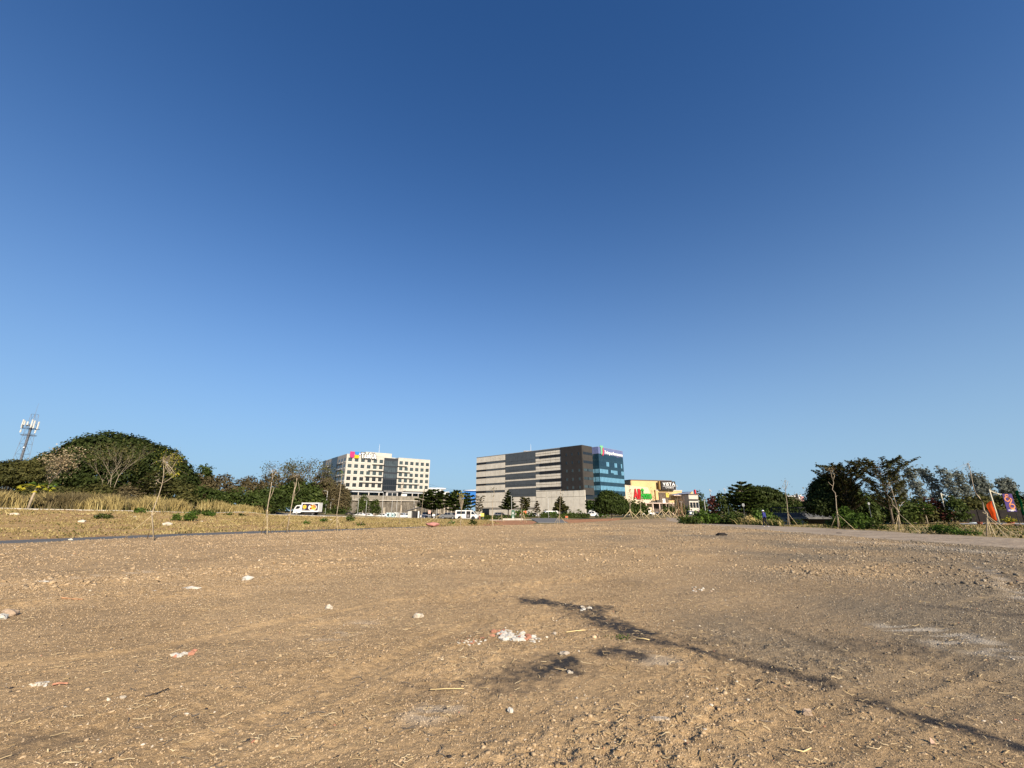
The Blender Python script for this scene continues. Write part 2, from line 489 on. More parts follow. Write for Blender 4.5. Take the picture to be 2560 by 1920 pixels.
# ---- one continuous polar sheet cut into zones (shared border vertices, so no cracks)
def make_ground():
    rs = [0.6, 1.2, 1.8, 2.3]
    r = 2.7
    while r < 4200:
        rs.append(r)
        r *= 1 + (.0036 if r < 16 else .0055 if r < 60 else .013 if r < 220 else .05)
    fine = np.linspace(-R(56), R(56), 540)
    coarse = np.linspace(R(56), 2 * math.pi - R(56), 70)[1:-1]
    th = np.r_[fine, coarse]; rs = np.array(rs)
    nT = len(th); nR = len(rs)
    TT, RR = np.meshgrid(th, rs)
    jj = RR * .0015
    x = (RR * np.sin(TT)).ravel(); y = (RR * np.cos(TT)).ravel()
    z = gz(x, y)
    rough = roughness_map(x, y)
    dirt_like = np.ones(len(x))
    z = z + disp(x, y, rough)
    dl, _ = segdist(x, y, [(a + b) / 2 for a, b in zip(PATH_NEAR, PATH_FAR)])
    z = z - .05 * sstep(2.2, .6, dl)
    inl = inpoly(x, y, P_LAWN_L)
    z = z + np.where(inl, .16 * (fbm(x * .5, y * .5, 61, 3) - .5) * sstep(0, 3, dl), 0)
    far = sstep(70, 140, np.hypot(x, y)); z = z + far * .5 * (fbm(x * .06, y * .06, 71, 2) - .5)
    i = np.arange(nR - 1)[:, None]; j = np.arange(nT)[None, :]
    a = (i * nT + j); b = (i * nT + (j + 1) % nT); c = ((i + 1) * nT + (j + 1) % nT); d = ((i + 1) * nT + j)
    F = np.stack([a, d, c, b], -1).reshape(-1, 4)
    fx = x[F].mean(1); fy = y[F].mean(1)
    zone = np.zeros(len(F), int)                                    # 0 far ground
    P_DIRT = PATH_NEAR + DIRT_FAR[1:] + TRACK_NEAR + [np.array([60, -60, 0]), np.array([-60, -60, 0])]
    wob = (fbm(fx * .9, fy * .9, 81, 3) - .5)
    zone[inpoly(fx, fy, P_LAWN_R)] = 4
    zone[inpoly(fx, fy, P_ROAD)] = 5
    zone[inpoly(fx, fy, P_LAWN_L)] = 3
    zone[inpoly(fx, fy + wob * .8, P_RED) | inpoly(fx, fy + wob * 2, P_RED2)] = 6
    zone[inpoly(fx, fy + wob * .5, P_TRACK)] = 2
    zone[inpoly(fx, fy + wob * .6, P_DIRT)] = 1
    zone[np.hypot(fx, fy) < 3.5] = 1
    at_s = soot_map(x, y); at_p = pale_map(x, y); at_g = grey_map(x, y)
    V = np.c_[x, y, z]
    for k, (nm, m) in enumerate((('ground', M_FAR), ('dirt_field', M_SOIL), ('dirt_track', M_TRACK), ('dry_lawn', M_LAWNL), ('lawn', M_LAWNR), ('road', M_ROAD), ('red_soil', M_RED))):
        f = F[zone == k]
        if not len(f): continue
        u, inv = np.unique(f, return_inverse=True)
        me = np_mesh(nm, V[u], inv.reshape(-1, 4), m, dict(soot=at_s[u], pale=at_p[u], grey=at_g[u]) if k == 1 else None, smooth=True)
        obj(nm, me, kind='structure')
make_ground()

# asphalt footpath between the dirt and the parched lawn
def strip(name, near, far, mat, lift=.0, zfun=None, thick=.1, jit=0):
    mb = MB(); n = 14; V = []
    A = []; B = []
    for k in range(len(near) - 1):
        for q in range(n):
            t = q / n; A.append(near[k] * (1 - t) + near[k + 1] * t); B.append(far[k] * (1 - t) + far[k + 1] * t)
    A.append(near[-1]); B.append(far[-1])
    if jit:
        A = [a + np.array([0, jit * (float(fbm(a[:1] * 1.7, a[1:2] * 1.7, 91, 3)[0]) - .5), 0]) for a in A]; B = [b + np.array([0, jit * (float(fbm(b[:1] * 1.9, b[1:2] * 1.9, 93, 3)[0]) - .5), 0]) for b in B]
    for a, b in zip(A, B):
        za = max(Z(a[0], a[1]), Z(b[0], b[1])) + lift
        V += [(a[0], a[1], za), (b[0], b[1], za), (b[0], b[1], za - thick), (a[0], a[1], za - thick)]
    F = []
    for k in range(len(A) - 1):
        o = k * 4; p = o + 4
        F += [(o, p, p + 1, o + 1), (o + 1, p + 1, p + 2, o + 2), (o + 2, p + 2, p + 3, o + 3), (o + 3, p + 3, p, o)]
    F += [(0, 1, 2, 3), (len(V) - 1, len(V) - 2, len(V) - 3, len(V) - 4)]
    mb.V = V; mb.F = F
    return mb.build(name, mat, kind='structure')
strip('path', PATH_NEAR, PATH_FAR, M_PATH, .012, jit=.9)
# concrete kerb along the far side of the lawn
M_CONC = simple('concrete', (.42, .39, .34), .9, .18, 1.2, bump=.3)
K2 = [k + np.array([0.0, .28, 0]) for k in KERB]
strip('kerb', KERB, K2, M_CONC, .10, thick=.3)
# pavement edge and access road in front of the big office block
strip('access_road', [at(1345, 1309.6, 66), at(1420, 1308, 66)], [at(1325, 1301, 105), at(1395, 1300.5, 105)], M_ROAD, .06)
strip('road_kerb', [at(1130, 1301.5, 107), at(1330, 1300, 112)], [at(1130, 1300.9, 108), at(1330, 1299.5, 113)], M_CONC, .14)

# ------------------------------------------------------------------ vegetation builders
def unit(v): return v / np.maximum(np.linalg.norm(v, axis=-1, keepdims=True), 1e-9)
def leaves(P, N, size, rng, tint, jn=.7, asp=.55):
    """one four-cornered leaf spray per point"""
    n = len(P); nn = unit(N + rng.normal(0, jn, (n, 3)))
    t = unit(np.cross(nn, rng.normal(0, 1, (n, 3)))); b = np.cross(nn, t)
    s = (np.broadcast_to(size, (n,)) * rng.uniform(.6, 1.35, n))[:, None]
    V = np.stack([P - t * s, P + b * s * asp + nn * s * .12, P + t * s, P - b * s * asp + nn * s * .12], 1).reshape(-1, 3)
    F = np.arange(n * 4).reshape(-1, 4)
    return V, F, np.repeat(tint, 4)
def crown(lobes, nclu, per, leaf, rng, spread=None, shell=.30, low=-.75, tint0=.45, jn=.5):
    """clumps of leaves through the outer part of a set of ellipsoids (cx,cy,cz,rx,ry,rz)"""
    L = np.array(lobes, float); w = (L[:, 3] * L[:, 4] + L[:, 3] * L[:, 5] + L[:, 4] * L[:, 5]); w = w / w.sum()
    C = []; N = []
    while len(C) < nclu:
        m = nclu * 2
        k = rng.choice(len(L), m, p=w); d = unit(rng.normal(0, 1, (m, 3)))
        rr = 1 - shell * rng.random(m) ** 1.6 + rng.normal(0, .035, m)
        p = L[k, :3] + d * rr[:, None] * L[k, 3:]
        ok = d[:, 2] > low
        for q in range(len(L)):
            e = np.linalg.norm((p - L[q, :3]) / L[q, 3:], axis=1)
            ok &= (e > .72) | (k == q)
        C += list(p[ok]); N += list(unit(d / L[k, 3:])[ok])
    C = np.array(C[:nclu]); N = np.array(N[:nclu])
    sp = leaf * 1.3 if spread is None else spread
    P = np.repeat(C, per, 0) + rng.normal(0, sp, (nclu * per, 3)) * np.array([1, 1, .7])
    NN = np.repeat(N, per, 0)
    lf = fbm(C[:, 0] * .45 + C[:, 2] * .4 + 50, C[:, 1] * .3 + C[:, 2] * .55 + 50, int(nclu) % 97, 2) - .5
    ti = np.clip(np.repeat(rng.normal(tint0, .13, nclu) + .7 * lf, per) + rng.normal(0, .13, nclu * per), 0, 1)
    return leaves(P, NN + np.array([0, 0, .25]), leaf, rng, ti, jn)
def joinvf(parts):
    V = []; F = []; T = []; o = 0
    for v, f, t in parts:
        V.append(v); F.append(f + o); T.append(t); o += len(v)
    return np.concatenate(V), np.concatenate(F), np.concatenate(T)

BARK = simple('bark', (.17, .135, .10), .95, .25, 6, bump=.5, bscale=14)
BARK_P = simple('pale_bark', (.34, .28, .20), .95, .2, 6, bump=.4, bscale=14)
BARK_D = simple('dark_bark', (.07, .055, .045), .95, .25, 6)
BAMBOO = simple('bamboo_pole', (.50, .40, .235), .8, .22, 7)
LF_DARK = leafmat('leaf_dark_green', (.016, .024, .007), (.034, .046, .012), (.060, .072, .020), .12)
LF_MID = leafmat('leaf_green', (.022, .034, .008), (.048, .068, .015), (.095, .115, .028))
LF_OLIVE = leafmat('leaf_olive', (.036, .039, .012), (.072, .071, .022), (.125, .112, .036))
LF_BROWN = leafmat('leaf_dry_brown', (.060, .048, .025), (.110, .088, .044), (.175, .14, .072))
LF_PALE = leafmat('leaf_pale_dry', (.16, .115, .06), (.34, .26, .15), (.52, .44, .30))
LF_BRIGHT = leafmat('leaf_bright_green', (.035, .065, .010), (.065, .11, .018), (.11, .16, .030))
LF_YELLOW = leafmat('leaf_yellowing', (.14, .16, .02), (.30, .28, .03), (.48, .38, .04))
LF_GREY_HAZE = leafmat('leaf_grey_green_hazed', (.11, .125, .105), (.18, .195, .165), (.25, .26, .22), .4)  # grey-green leaf paled to put distance haze into the colour
LF_RED = leafmat('leaf_dark_red', (.040, .014, .012), (.085, .026, .020), (.14, .05, .035))
LF_STRAW = leafmat('dry_straw', (.16, .12, .045), (.36, .28, .12), (.55, .46, .23))
LF_REED = leafmat('dry_reed', (.17, .13, .05), (.36, .28, .115), (.50, .42, .19))

def trunk_mb(p, h, r, lean=(0, 0), rng=None, n=7):
    mb = MB(); pts = []; rad = []
    for k in range(6):
        t = k / 5
        w = .05 * h * math.sin(t * 5) * (0 if rng is None else rng.uniform(-.5, .5))
        pts.append((p[0] + lean[0] * t + w, p[1] + lean[1] * t, p[2] - .15 + (h + .15) * t)); rad.append(r * (1.25 - .75 * t) if k else r * 1.5)
    return mb.tube(pts, rad, n), pts[-1]
def tree(name, label, cat, x, y, lobes, leaf, nclu, per, mat, trunk_h=None, trunk_r=.15, bark=BARK, seed=0, group=None, z=None, shell=.3, low=-.75, tint0=.45, limbs=True):
    """lobes relative to the base point"""
    rng = np.random.default_rng(seed); z = Z(x, y) if z is None else z
    t = thing(name, label, cat, (x, y, z), 0, group)
    V, F, T = crown(lobes, nclu, per, leaf, rng, shell=shell, low=low, tint0=tint0)
    nm = 'crown' if trunk_h else 'foliage'
    obj(nm, np_mesh(nm, V, F, mat, dict(tint=T)), t, kind='stuff')
    th = trunk_h or .5
    mb, top = trunk_mb((0, 0, 0), th, trunk_r, rng=rng)
    tr = mb.build('trunk' if trunk_h else 'stem', bark, t, smooth=True, local=True)
    if limbs and trunk_h:
        for l in lobes[:5]:
            q = MB().tube([top, ((top[0] + l[0]) / 2, (top[1] + l[1]) / 2, top[2] + (l[2] - top[2]) * .35), (l[0], l[1], l[2] + .2 * l[5])], [trunk_r * .55, trunk_r * .38, trunk_r * .12], 5)
            q.build('limb', bark, t, smooth=True, local=True)
    return t
def bush_lobes(w, d, h, n, seed, round_=1.0):
    rr = random.Random(seed); out = [(0, 0, h * .42, w * .33, d * .33, h * .52)]
    for k in range(n):
        a = 2 * math.pi * k / n + rr.uniform(-.3, .3); q = rr.uniform(.45, .8)
        lh = h * rr.uniform(.34, .62) * round_
        out.append((math.cos(a) * w * .30 * q * 1.3, math.sin(a) * d * .30 * q * 1.3, lh * .62, w * rr.uniform(.17, .27), d * rr.uniform(.17, .27), lh * .75))
    return out
def bush(name, label, px, Y, w_px, top_py, mat, leaf=None, dens=1.0, seed=0, group=None, base_py=1290, d=None, cat='bush', n=6, bark=BARK):
    """bush standing at the column px and distance Y, w_px wide in the photograph, its top at row top_py"""
    b = at(px, base_py, Y); z = Z(b[0], b[1]); tp = at(px, top_py, Y)
    w = wpx(w_px, Y); h = max(.3, tp[2] - z)
    leaf = leaf or max(.09, Y * .0030)
    area = w * h * 1.6
    nclu = int(np.clip(area / (leaf * leaf) * .34 * dens, 12, 2600))
    return tree(name, label, cat, b[0], b[1], bush_lobes(w, d or w * .8, h, n, seed), leaf, nclu, 7, mat, None, .05, bark, seed, group, z=z, low=-.5)

def tiered_tree(name, label, px, Y, top_py, w_px, base_py=1290, mat=None, ntier=7, first=.25, seed=0, group=None, dens=1.0, shape='dome', rise=.18, leaf=None, cat='tree', trunk_r=None, bark=BARK, nbr=7):
    """tree with whorls of level, layered branches"""
    rng = np.random.default_rng(seed); mat = mat or LF_MID
    b = at(px, base_py, Y); z = Z(b[0], b[1]); h = at(px, top_py, Y)[2] - z; r = wpx(w_px, Y) / 2
    t = thing(name, label, cat, (b[0], b[1], z), 0, group)
    tr = trunk_r or max(.06, h * .018)
    tm = MB().tube([(0, 0, -.1), (.02 * h, 0, h * .3), (-.01 * h, 0.01 * h, h * .65), (0, 0, h)], [tr * 1.3, tr, tr * .6, tr * .15], 7)
    tm.build('trunk', bark, t, smooth=True, local=True)
    P = []; N = []; T = []; br = MB(); leaf = leaf or max(.10, Y * .0030)
    for k in range(ntier):
        f = k / (ntier - 1)
        zt = h * (first + (.95 - first) * f)
        prof = {'dome': math.sqrt(max(.04, 1 - (f * .97) ** 2.2)) * (.72 + .4 * min(1, f * 3)), 'cone': 1.02 - .93 * f, 'vase': (.55 + .55 * f) * (1 if f < .8 else .75)}[shape]
        nb = nbr + (0 if f < .7 else -2)
        ti = rng.normal(.45, .12)
        for j in range(nb):
            a = 2 * math.pi * (j + (k % 2) * .5) / nb + rng.normal(0, .16)
            ln = r * prof * rng.uniform(.72, 1.12)
            rs = rise * rng.uniform(.6, 1.5)
            e = np.array([math.cos(a) * ln, math.sin(a) * ln, min(zt + ln * rs, h * 1.04)])
            st = np.array([0, 0, zt - .04 * h]); md = (st + e) / 2 + np.array([0, 0, -.03 * ln])
            br.tube([st, md, e], [tr * .35, tr * .22, tr * .06], 4)
            m = max(5, int(26 * dens * (ln / r) * (.35 / max(leaf / (r + .01), .08)) * .35))
            s = rng.uniform(.22, 1.02, m) ** .8
            wdt = (.20 if rise < .5 else .12) * ln * (1.15 - s * .75)
            side = np.array([-math.sin(a), math.cos(a), 0])
            p = st + (e - st) * s[:, None] + side * (rng.normal(0, 1, m) * wdt)[:, None]
            p[:, 2] += rng.normal(0, .009 * h, m) + .012 * h
            P.append(p); N.append(np.tile([0.12 * math.cos(a), .12 * math.sin(a), 1], (m, 1))); T.append(np.clip(ti + rng.normal(0, .16, m), 0, 1))
    V, F, TT = leaves(np.concatenate(P), np.concatenate(N), leaf, rng, np.concatenate(T), .35, .6)
    obj('crown', np_mesh('crown', V, F, mat, dict(tint=TT)), t, kind='stuff')
    br.build('branches', bark, t, local=True, kind='stuff')
    return t

def branching(mb, p, d, ln, r, depth, rng, tips, up=.15, spread=.6, n=4, kids=3):
    p = np.array(p, float); d = unit(np.array(d, float)[None])[0]
    mid = p + d * ln * .5 + rng.normal(0, .05 * ln, 3); e = p + d * ln + rng.normal(0, .07 * ln, 3)
    mb.tube([p, mid, e], [r, r * .8, r * .55], n, cap=False)
    if depth == 0: tips.append(e); return
    for k in range(kids if depth > 1 else 2 + (rng.random() < .6)):
        nd = unit((d + rng.normal(0, spread, 3) + np.array([0, 0, up]))[None])[0]
        branching(mb, p + (e - p) * rng.uniform(.55, 1), nd, ln * rng.uniform(.6, .85), r * .55, depth - 1, rng, tips, up, spread, n, kids)
    tips.append(e)
def bare_tree(name, label, px, Y, top_py, base_py=1290, mat=LF_BROWN, bark=BARK_P, seed=0, leafn=4, leaf=None, group=None, depth=3, spread=.5, trunks=1, thick=1.0, cat='tree', spread_leaf=None, fork=.4):
    rng = np.random.default_rng(seed); b = at(px, base_py, Y); z = Z(b[0], b[1]); h = at(px, top_py, Y)[2] - z
    t = thing(name, label, cat, (b[0], b[1], z), 0, group); tips = []
    tk = MB(); bm = MB()
    for q in range(trunks):
        dx = (q - (trunks - 1) / 2) * .10 * h
        tk.tube([(dx * .3, 0, -.1), (dx * .7, 0, h * fork * .6), (dx * 1.3, 0, h * fork)], [h * .019 * thick, h * .015 * thick, h * .012 * thick], 6)
        for k in range(3 if trunks > 1 else 4):
            a = 2 * math.pi * k / 4 + rng.uniform(0, 1)
            branching(bm, (dx * 1.3, 0, h * fork), (math.cos(a) * .5 + dx / h * 2, math.sin(a) * .5, 1), h * .26, h * .009 * thick, depth, rng, tips, spread=spread)
    tk.build('trunk', bark, t, smooth=True, local=True)
    bm.build('branches', bark, t, local=True, kind='stuff')
    if leafn:
        tp = np.array(tips); lf = leaf or max(.07, Y * .0022)
        P = np.repeat(tp, leafn, 0) + rng.normal(0, spread_leaf or lf * 2.2, (len(tp) * leafn, 3))
        V, F, T = leaves(P, np.tile([0, -.4, 1.], (len(P), 1)), lf, rng, np.clip(rng.normal(.5, .25, len(P)), 0, 1), .9)
        obj('leaves', np_mesh('leaves', V, F, mat, dict(tint=T)), t, kind='stuff')
    return t

# ------------------------------------------------------------------ left side: mound tree, scrub, tall grass
def lob(px, py, Y, rx, ry, rz, base):
    c = at(px, py, Y); return (c[0] - base[0], c[1] - base[1], c[2] - base[2], wpx(rx, Y), ry, hpx(rz, Y))
b = at(275, 1215, 96); b[2] = Z(b[0], b[1])
ML = [lob(275, 1162, 96, 105, 9, 82, b), lob(190, 1185, 95, 80, 8, 68, b), lob(360, 1175, 97, 85, 8, 68, b), lob(425, 1200, 97, 48, 6, 48, b), lob(120, 1205, 95, 48, 6, 50, b),
      lob(235, 1145, 94, 60, 6, 55, b), lob(320, 1150, 95, 60, 6, 58, b), lob(400, 1170, 95, 50, 5, 42, b), lob(150, 1180, 93, 45, 5, 48, b), lob(280, 1195, 91, 75, 5, 52, b), lob(455, 1205, 97, 22, 4, 28, b)]
tree('spreading_tree', 'huge dark green dome shaped tree rising above the scrub beside the cell tower', 'tree', b[0], b[1], ML, .30, 6400, 9, LF_DARK, 3.5, .6, BARK, 3, z=b[2], shell=.16, tint0=.42)
bare_tree('bare_tree', 'pale bare trunks forking in front of the huge dome tree', 282, 84, 1112, 1212, LF_OLIVE, BARK_P, 12, 3, depth=3, trunks=2, spread=.42, thick=.26, fork=.45)
bare_tree('bare_tree', 'leaning bare grey tree left of the forked pale trunks', 262, 86, 1128, 1212, LF_OLIVE, BARK_P, 14, 3, depth=3, trunks=2, spread=.45, thick=.24)
bare_tree('seed_pod_tree', 'tree hung with pale dry seed pods at the left foot of the dome tree', 122, 74, 1118, 1215, LF_PALE, BARK, 21, 15, leaf=.13, depth=3, spread=.9, thick=.8, spread_leaf=.7, fork=.33)
b = at(10, 1262, 54); zz = Z(b[0], b[1])
LL = [(0, 0, 4.0, 2.6, 2, 1.3), (-2.2, .3, 3.6, 2.3, 2, 1.4), (2.0, -.3, 3.5, 1.7, 1.6, 1.1), (-.6, -.6, 2.9, 2.6, 1.8, .9), (-4.5, 0, 3.4, 2.2, 2, 1.3), (1.2, .4, 4.7, 1.3, 1.2, .8)]
tree('shade_tree', 'low wide olive green tree with a dark trunk at the left edge of the lawn', 'tree', b[0], b[1], LL, .15, 1500, 9, LF_OLIVE, 2.2, .16, BARK_D, 5, z=zz, shell=.5)
tiered_tree('layered_tree', 'layered green tree with a pale trunk behind the leftmost staked sapling', 376, 64, 1176, 88, 1276, LF_OLIVE, 8, .34, 31, dens=1.5, shape='dome', bark=BARK_P, rise=.12)
# papaya with drooping yellowing leaves
def papaya():
    b = at(70, 1270, 49.6); z = Z(b[0], b[1]); h = at(78, 1216, 49.6)[2] - z; rng = np.random.default_rng(8)
    t = thing('papaya_tree', 'papaya tree with yellowing drooping leaves by the tall dry grass', 'tree', (b[0], b[1], z))
    MB().tube([(0, 0, -.1), (.12, 0, h * .5), (.3, 0, h)], [.13, .11, .08], 7).build('trunk', BARK_P, t, smooth=True, local=True)
    for k in range(17):
        a = 2 * math.pi * k / 17 + rng.normal(0, .15); ln = rng.uniform(.8, 1.45); dr = rng.uniform(-.55, .75)
        e = np.array([.3 + math.cos(a) * ln, math.sin(a) * ln, h + dr])
        mb = MB().tube([(.3, 0, h), (.3 + math.cos(a) * ln * .5, math.sin(a) * ln * .5, h + dr * .5 + .2), e], [.02, .016, .012], 4)
        V = []; F = []
        for j in range(9):   # palmate lobes
            aa = a + (j - 4) * .55; L = .34 * (1 - abs(j - 4) * .07)
            d = np.array([math.cos(aa) * L, math.sin(aa) * L, -.26 - .05 * rng.random()]); s = np.array([-math.sin(aa), math.cos(aa), 0]) * .085
            m = e + d * .55; i0 = len(V)
            V += [tuple(e), tuple(m + s), tuple(e + d), tuple(m - s)]; F.append((i0, i0 + 1, i0 + 2, i0 + 3))
        mb.add(V, F)
        ob = mb.build('leaf', LF_YELLOW if dr < .15 else LF_BRIGHT, t, local=True)
        a_ = ob.data.attributes.new('tint', 'FLOAT', 'POINT'); a_.data.foreach_set('value', np.full(len(ob.data.vertices), rng.uniform(.2, 1), np.float32))
papaya()
# scrub belt: separate bushes
S_OL = 'olive green scrub bush '; GS = 'scrub bushes behind the tall dry grass'
for i, (px, Y, w, top, m, lab) in enumerate([
    (150, 72, 120, 1212, LF_OLIVE, 'olive scrub bush below the pod tree'),
    (235, 71, 120, 1206, LF_OLIVE, 'olive scrub bush under the bare trunks'),
    (320, 72, 110, 1208, LF_BROWN, 'brownish scrub bush right of the bare trunks'),
    (60, 66, 120, 1215, LF_OLIVE, 'olive scrub bush behind the papaya tree'),
    (430, 74, 110, 1192, LF_OLIVE, 'tall olive scrub bush right of the layered tree'),
    (505, 76, 110, 1212, LF_MID, 'green bush left of the middle of the scrub belt'),
    (590, 80, 130, 1218, LF_MID, 'broad green bush behind the pale reeds'),
    (660, 84, 100, 1215, LF_MID, 'green bush touching the big bush behind the truck'),
    (200, 66, 70, 1232, LF_BROWN, 'low dry brown bush in front of the scrub belt'),
    (300, 68, 90, 1230, LF_BROWN, 'low dry brown bush left of the layered tree'),
    (470, 72, 70, 1230, LF_OLIVE, 'low olive bush above the reeds'),
    (545, 78, 70, 1232, LF_MID, 'low green bush above the middle of the reeds'),
    (-60, 62, 160, 1205, LF_BROWN, 'dry bush at the left edge behind the shade tree')]):
    bush('scrub_bush', lab, px, Y, w, top, m, seed=100 + i, group=GS, base_py=1262, d=5)
bush('big_bush', 'large rounded dark green bush behind the delivery truck', 745, 98, 170, 1196, LF_MID, seed=140, base_py=1280, d=9, dens=1.5, n=8)
bush('round_bush', 'round dark green bush between the reeds and the truck', 688, 84, 46, 1248, LF_DARK, seed=141, base_py=1284)
GB = 'dry brown thicket trees on the rise'
for i, (px, Y, w, top, lab) in enumerate([
    (480, 108, 90, 1182, 'brown thicket tree right of the dome tree'), (545, 110, 90, 1180, 'brown thicket tree with pale stems, second from the dome tree'), (610, 112, 90, 1184, 'brown thicket tree in the middle of the rise'),
    (670, 114, 90, 1176, 'brown thicket tree below the feathery tree'), (730, 116, 80, 1178, 'brown thicket tree above the big bush'), (790, 118, 70, 1180, 'brown thicket tree left of the white office block')]):
    bush('thicket_tree', lab, px, Y, w, top, LF_BROWN, seed=160 + i, group=GB, base_py=1262, d=7, dens=.8, leaf=.26)
bush('green_tree', 'bright green tree top showing right of the dome tree', 497, 112, 62, 1155, LF_MID, seed=170, base_py=1250, d=6, cat='tree')
for i, (px, top, lab) in enumerate([(695, 1160, 'feathery sparse tree above the leftmost of the two tall saplings'), (735, 1160, 'feathery sparse tree left of the widest feathery crown'), (785, 1160, 'widest feathery sparse tree beside the white office block')]):
    bare_tree('feathery_tree', lab, px, 116, top, 1262, LF_OLIVE, BARK, 180 + i, 7, leaf=.2, depth=3, spread=.7, spread_leaf=.7, group='feathery trees on the rise', fork=.5)
GW = 'brown trees climbing the slope beside the retaining wall'
for i, (px, Y, w, top, lab) in enumerate([(815, 150, 60, 1182, 'tall brown tree hiding the corner of the white office block'), (845, 150, 60, 1200, 'brown tree under the shaded side of the white office block'), (800, 140, 60, 1205, 'brown tree left of the old retaining wall')]):
    bush('slope_tree', lab, px, Y, w, top, LF_BROWN, seed=190 + i, group=GW, base_py=1240, d=6, leaf=.3, cat='tree')
# tall dry grass (nobody could count it)
def blades(name, poly, n, hmin, hmax, w, mat, seed, lean=.25, clump=1.2, base_p=.15, hvar=.8, kind='stuff', tint=.5, segs=2, lift=0, wind=-.22):
    rng = np.random.default_rng(seed); poly = np.asarray(poly)[:, :2]
    lo = poly.min(0); hi = poly.max(0); X = []; Yy = []
    tot = 0
    while tot < n:
        x = rng.uniform(lo[0], hi[0], n); y = rng.uniform(lo[1], hi[1], n)
        ok = inpoly(x, y, poly) & (rng.random(n) < base_p + 1.2 * sstep(.35 if base_p > .1 else .42, .65, fbm(x * clump, y * clump, seed, 2)))
        X.append(x[ok]); Yy.append(y[ok]); tot += ok.sum()
    x = np.concatenate(X)[:n]; y = np.concatenate(Yy)[:n]; z = gz(x, y) + lift
    h = rng.uniform(hmin, hmax, n) * (1 - hvar / 2 + hvar * fbm(x * .35, y * .35, seed + 3, 2))
    a = rng.uniform(0, math.pi, n); s = np.c_[np.cos(a), np.sin(a), np.zeros(n)] * (w * rng.uniform(.6, 1.4, n))[:, None]
    le = np.c_[rng.normal(wind, lean, n) * h, rng.normal(0, lean, n) * h, np.zeros(n)]
    b = np.c_[x, y, z]; up = np.array([0, 0, 1.])
    m = b + le * .35 + up * (h * .6)[:, None]; t = b + le + up * h[:, None]
    V = np.stack([b - s, b + s, m + s * .8, m - s * .8, t + s * .25, t - s * .25], 1).reshape(-1, 3)
    i0 = np.arange(n)[:, None] * 6
    F = np.concatenate([i0 + np.array([[0, 1, 2, 3]]), i0 + np.array([[3, 2, 4, 5]])])
    ti = np.clip(np.repeat(rng.normal(tint, .2, n) + .5 * (fbm(x * .5, y * .5, seed + 9, 2) - .5), 6), 0, 1)
    return obj(name, np_mesh(name, V, F, mat, dict(tint=ti)), kind=kind)
KW = [np.array([k[0], k[1] + 1.4, k[2]]) for k in KERB[:6]]
KF = [np.array([k[0] * 1.05, k[1] + 9.0, k[2]]) for k in KERB[:6]]
blades('tall_dry_grass', KW + KF[::-1], 17000, .5, 1.6, .034, LF_REED, 301, .26, clump=.45, base_p=.05, hvar=1.3)
blades('dry_brown_grass', [k for k in KW[:4]] + [k for k in KF[:4]][::-1], 7000, .5, 1.5, .034, LF_BROWN, 307, .35, clump=.4, tint=.75, base_p=.05, hvar=1.2)
blades('rough_grass', KW + KF[::-1], 6000, .3, .8, .04, LF_OLIVE, 302, .3)
blades('lawn_grass', P_LAWN_L, 42000, .05, .17, .035, LF_STRAW, 303, .5, .45, tint=.45)
blades('lawn_weeds', P_LAWN_L, 3200, .05, .16, .05, LF_OLIVE, 304, .6, .35)
blades('parched_grass', P_LAWN_R, 26000, .04, .14, .035, LF_STRAW, 305, .5, .5, tint=.35)
blades('green_grass', P_LAWN_R, 9000, .05, .18, .04, LF_MID, 306, .5, .4)
# green weeds and stones on the parched lawn
GWD = 'green weed clumps on the parched lawn'
for i, (px, py, w, h, lab) in enumerate([
    (146, 1286, 34, 14, 'leafy weed clump on the lawn below the tall grass'), (268, 1283, 32, 11, 'weed clump near the kerb below the bare trunks'), (348, 1286, 26, 17, 'tall weed clump left of the leftmost sapling'),
    (255, 1296, 44, 12, 'spreading weed clump beside the big pale stone'), (476, 1292, 30, 15, 'weed clump right of the leftmost sapling'), (440, 1293, 18, 10, 'small weed clump left of the dense weed'),
    (491, 1283, 16, 9, 'weed clump on the kerb above the lawn'), (520, 1283, 28, 8, 'flat weed clump along the kerb'), (572, 1291, 20, 8, 'small weed clump left of the second sapling'),
    (603, 1298, 17, 7, 'weed tuft close to the second sapling'), (762, 1314, 18, 10, 'dark weed tuft below the truck'), (810, 1307, 12, 7, 'small weed tuft left of the thin sapling'),
    (876, 1295, 22, 7, 'weed tuft on the lawn crest below the parked cars'), (810, 1308, 12, 8, 'tiny weed tuft below the lamp posts'), (902, 1315, 18, 7, 'weed tuft beside the footpath'),
    (1182, 1312, 14, 12, 'bright weed tuft below the white van'), (1130, 1309, 12, 5, 'low weed tuft left of the van sapling'), (100, 1282, 18, 12, 'dark weed tuft below the papaya tree'), (170, 1300, 26, 8, 'dry weed patch left of the big pale stone')]):
    p = None
    if py < 1300:
        Yg = 40 + (1300 - py) * 1.0 if px < 560 else 66
    else:
        Yg = plane(px, py)[1]
    g = at(px, py, Yg)
    t = bush('weed_clump', lab, px, Yg, w, py - h, LF_BRIGHT if i % 3 else LF_MID, leaf=max(.06, Yg * .0021), dens=1.1, seed=320 + i, group=GWD, base_py=py, cat='weed', n=5)

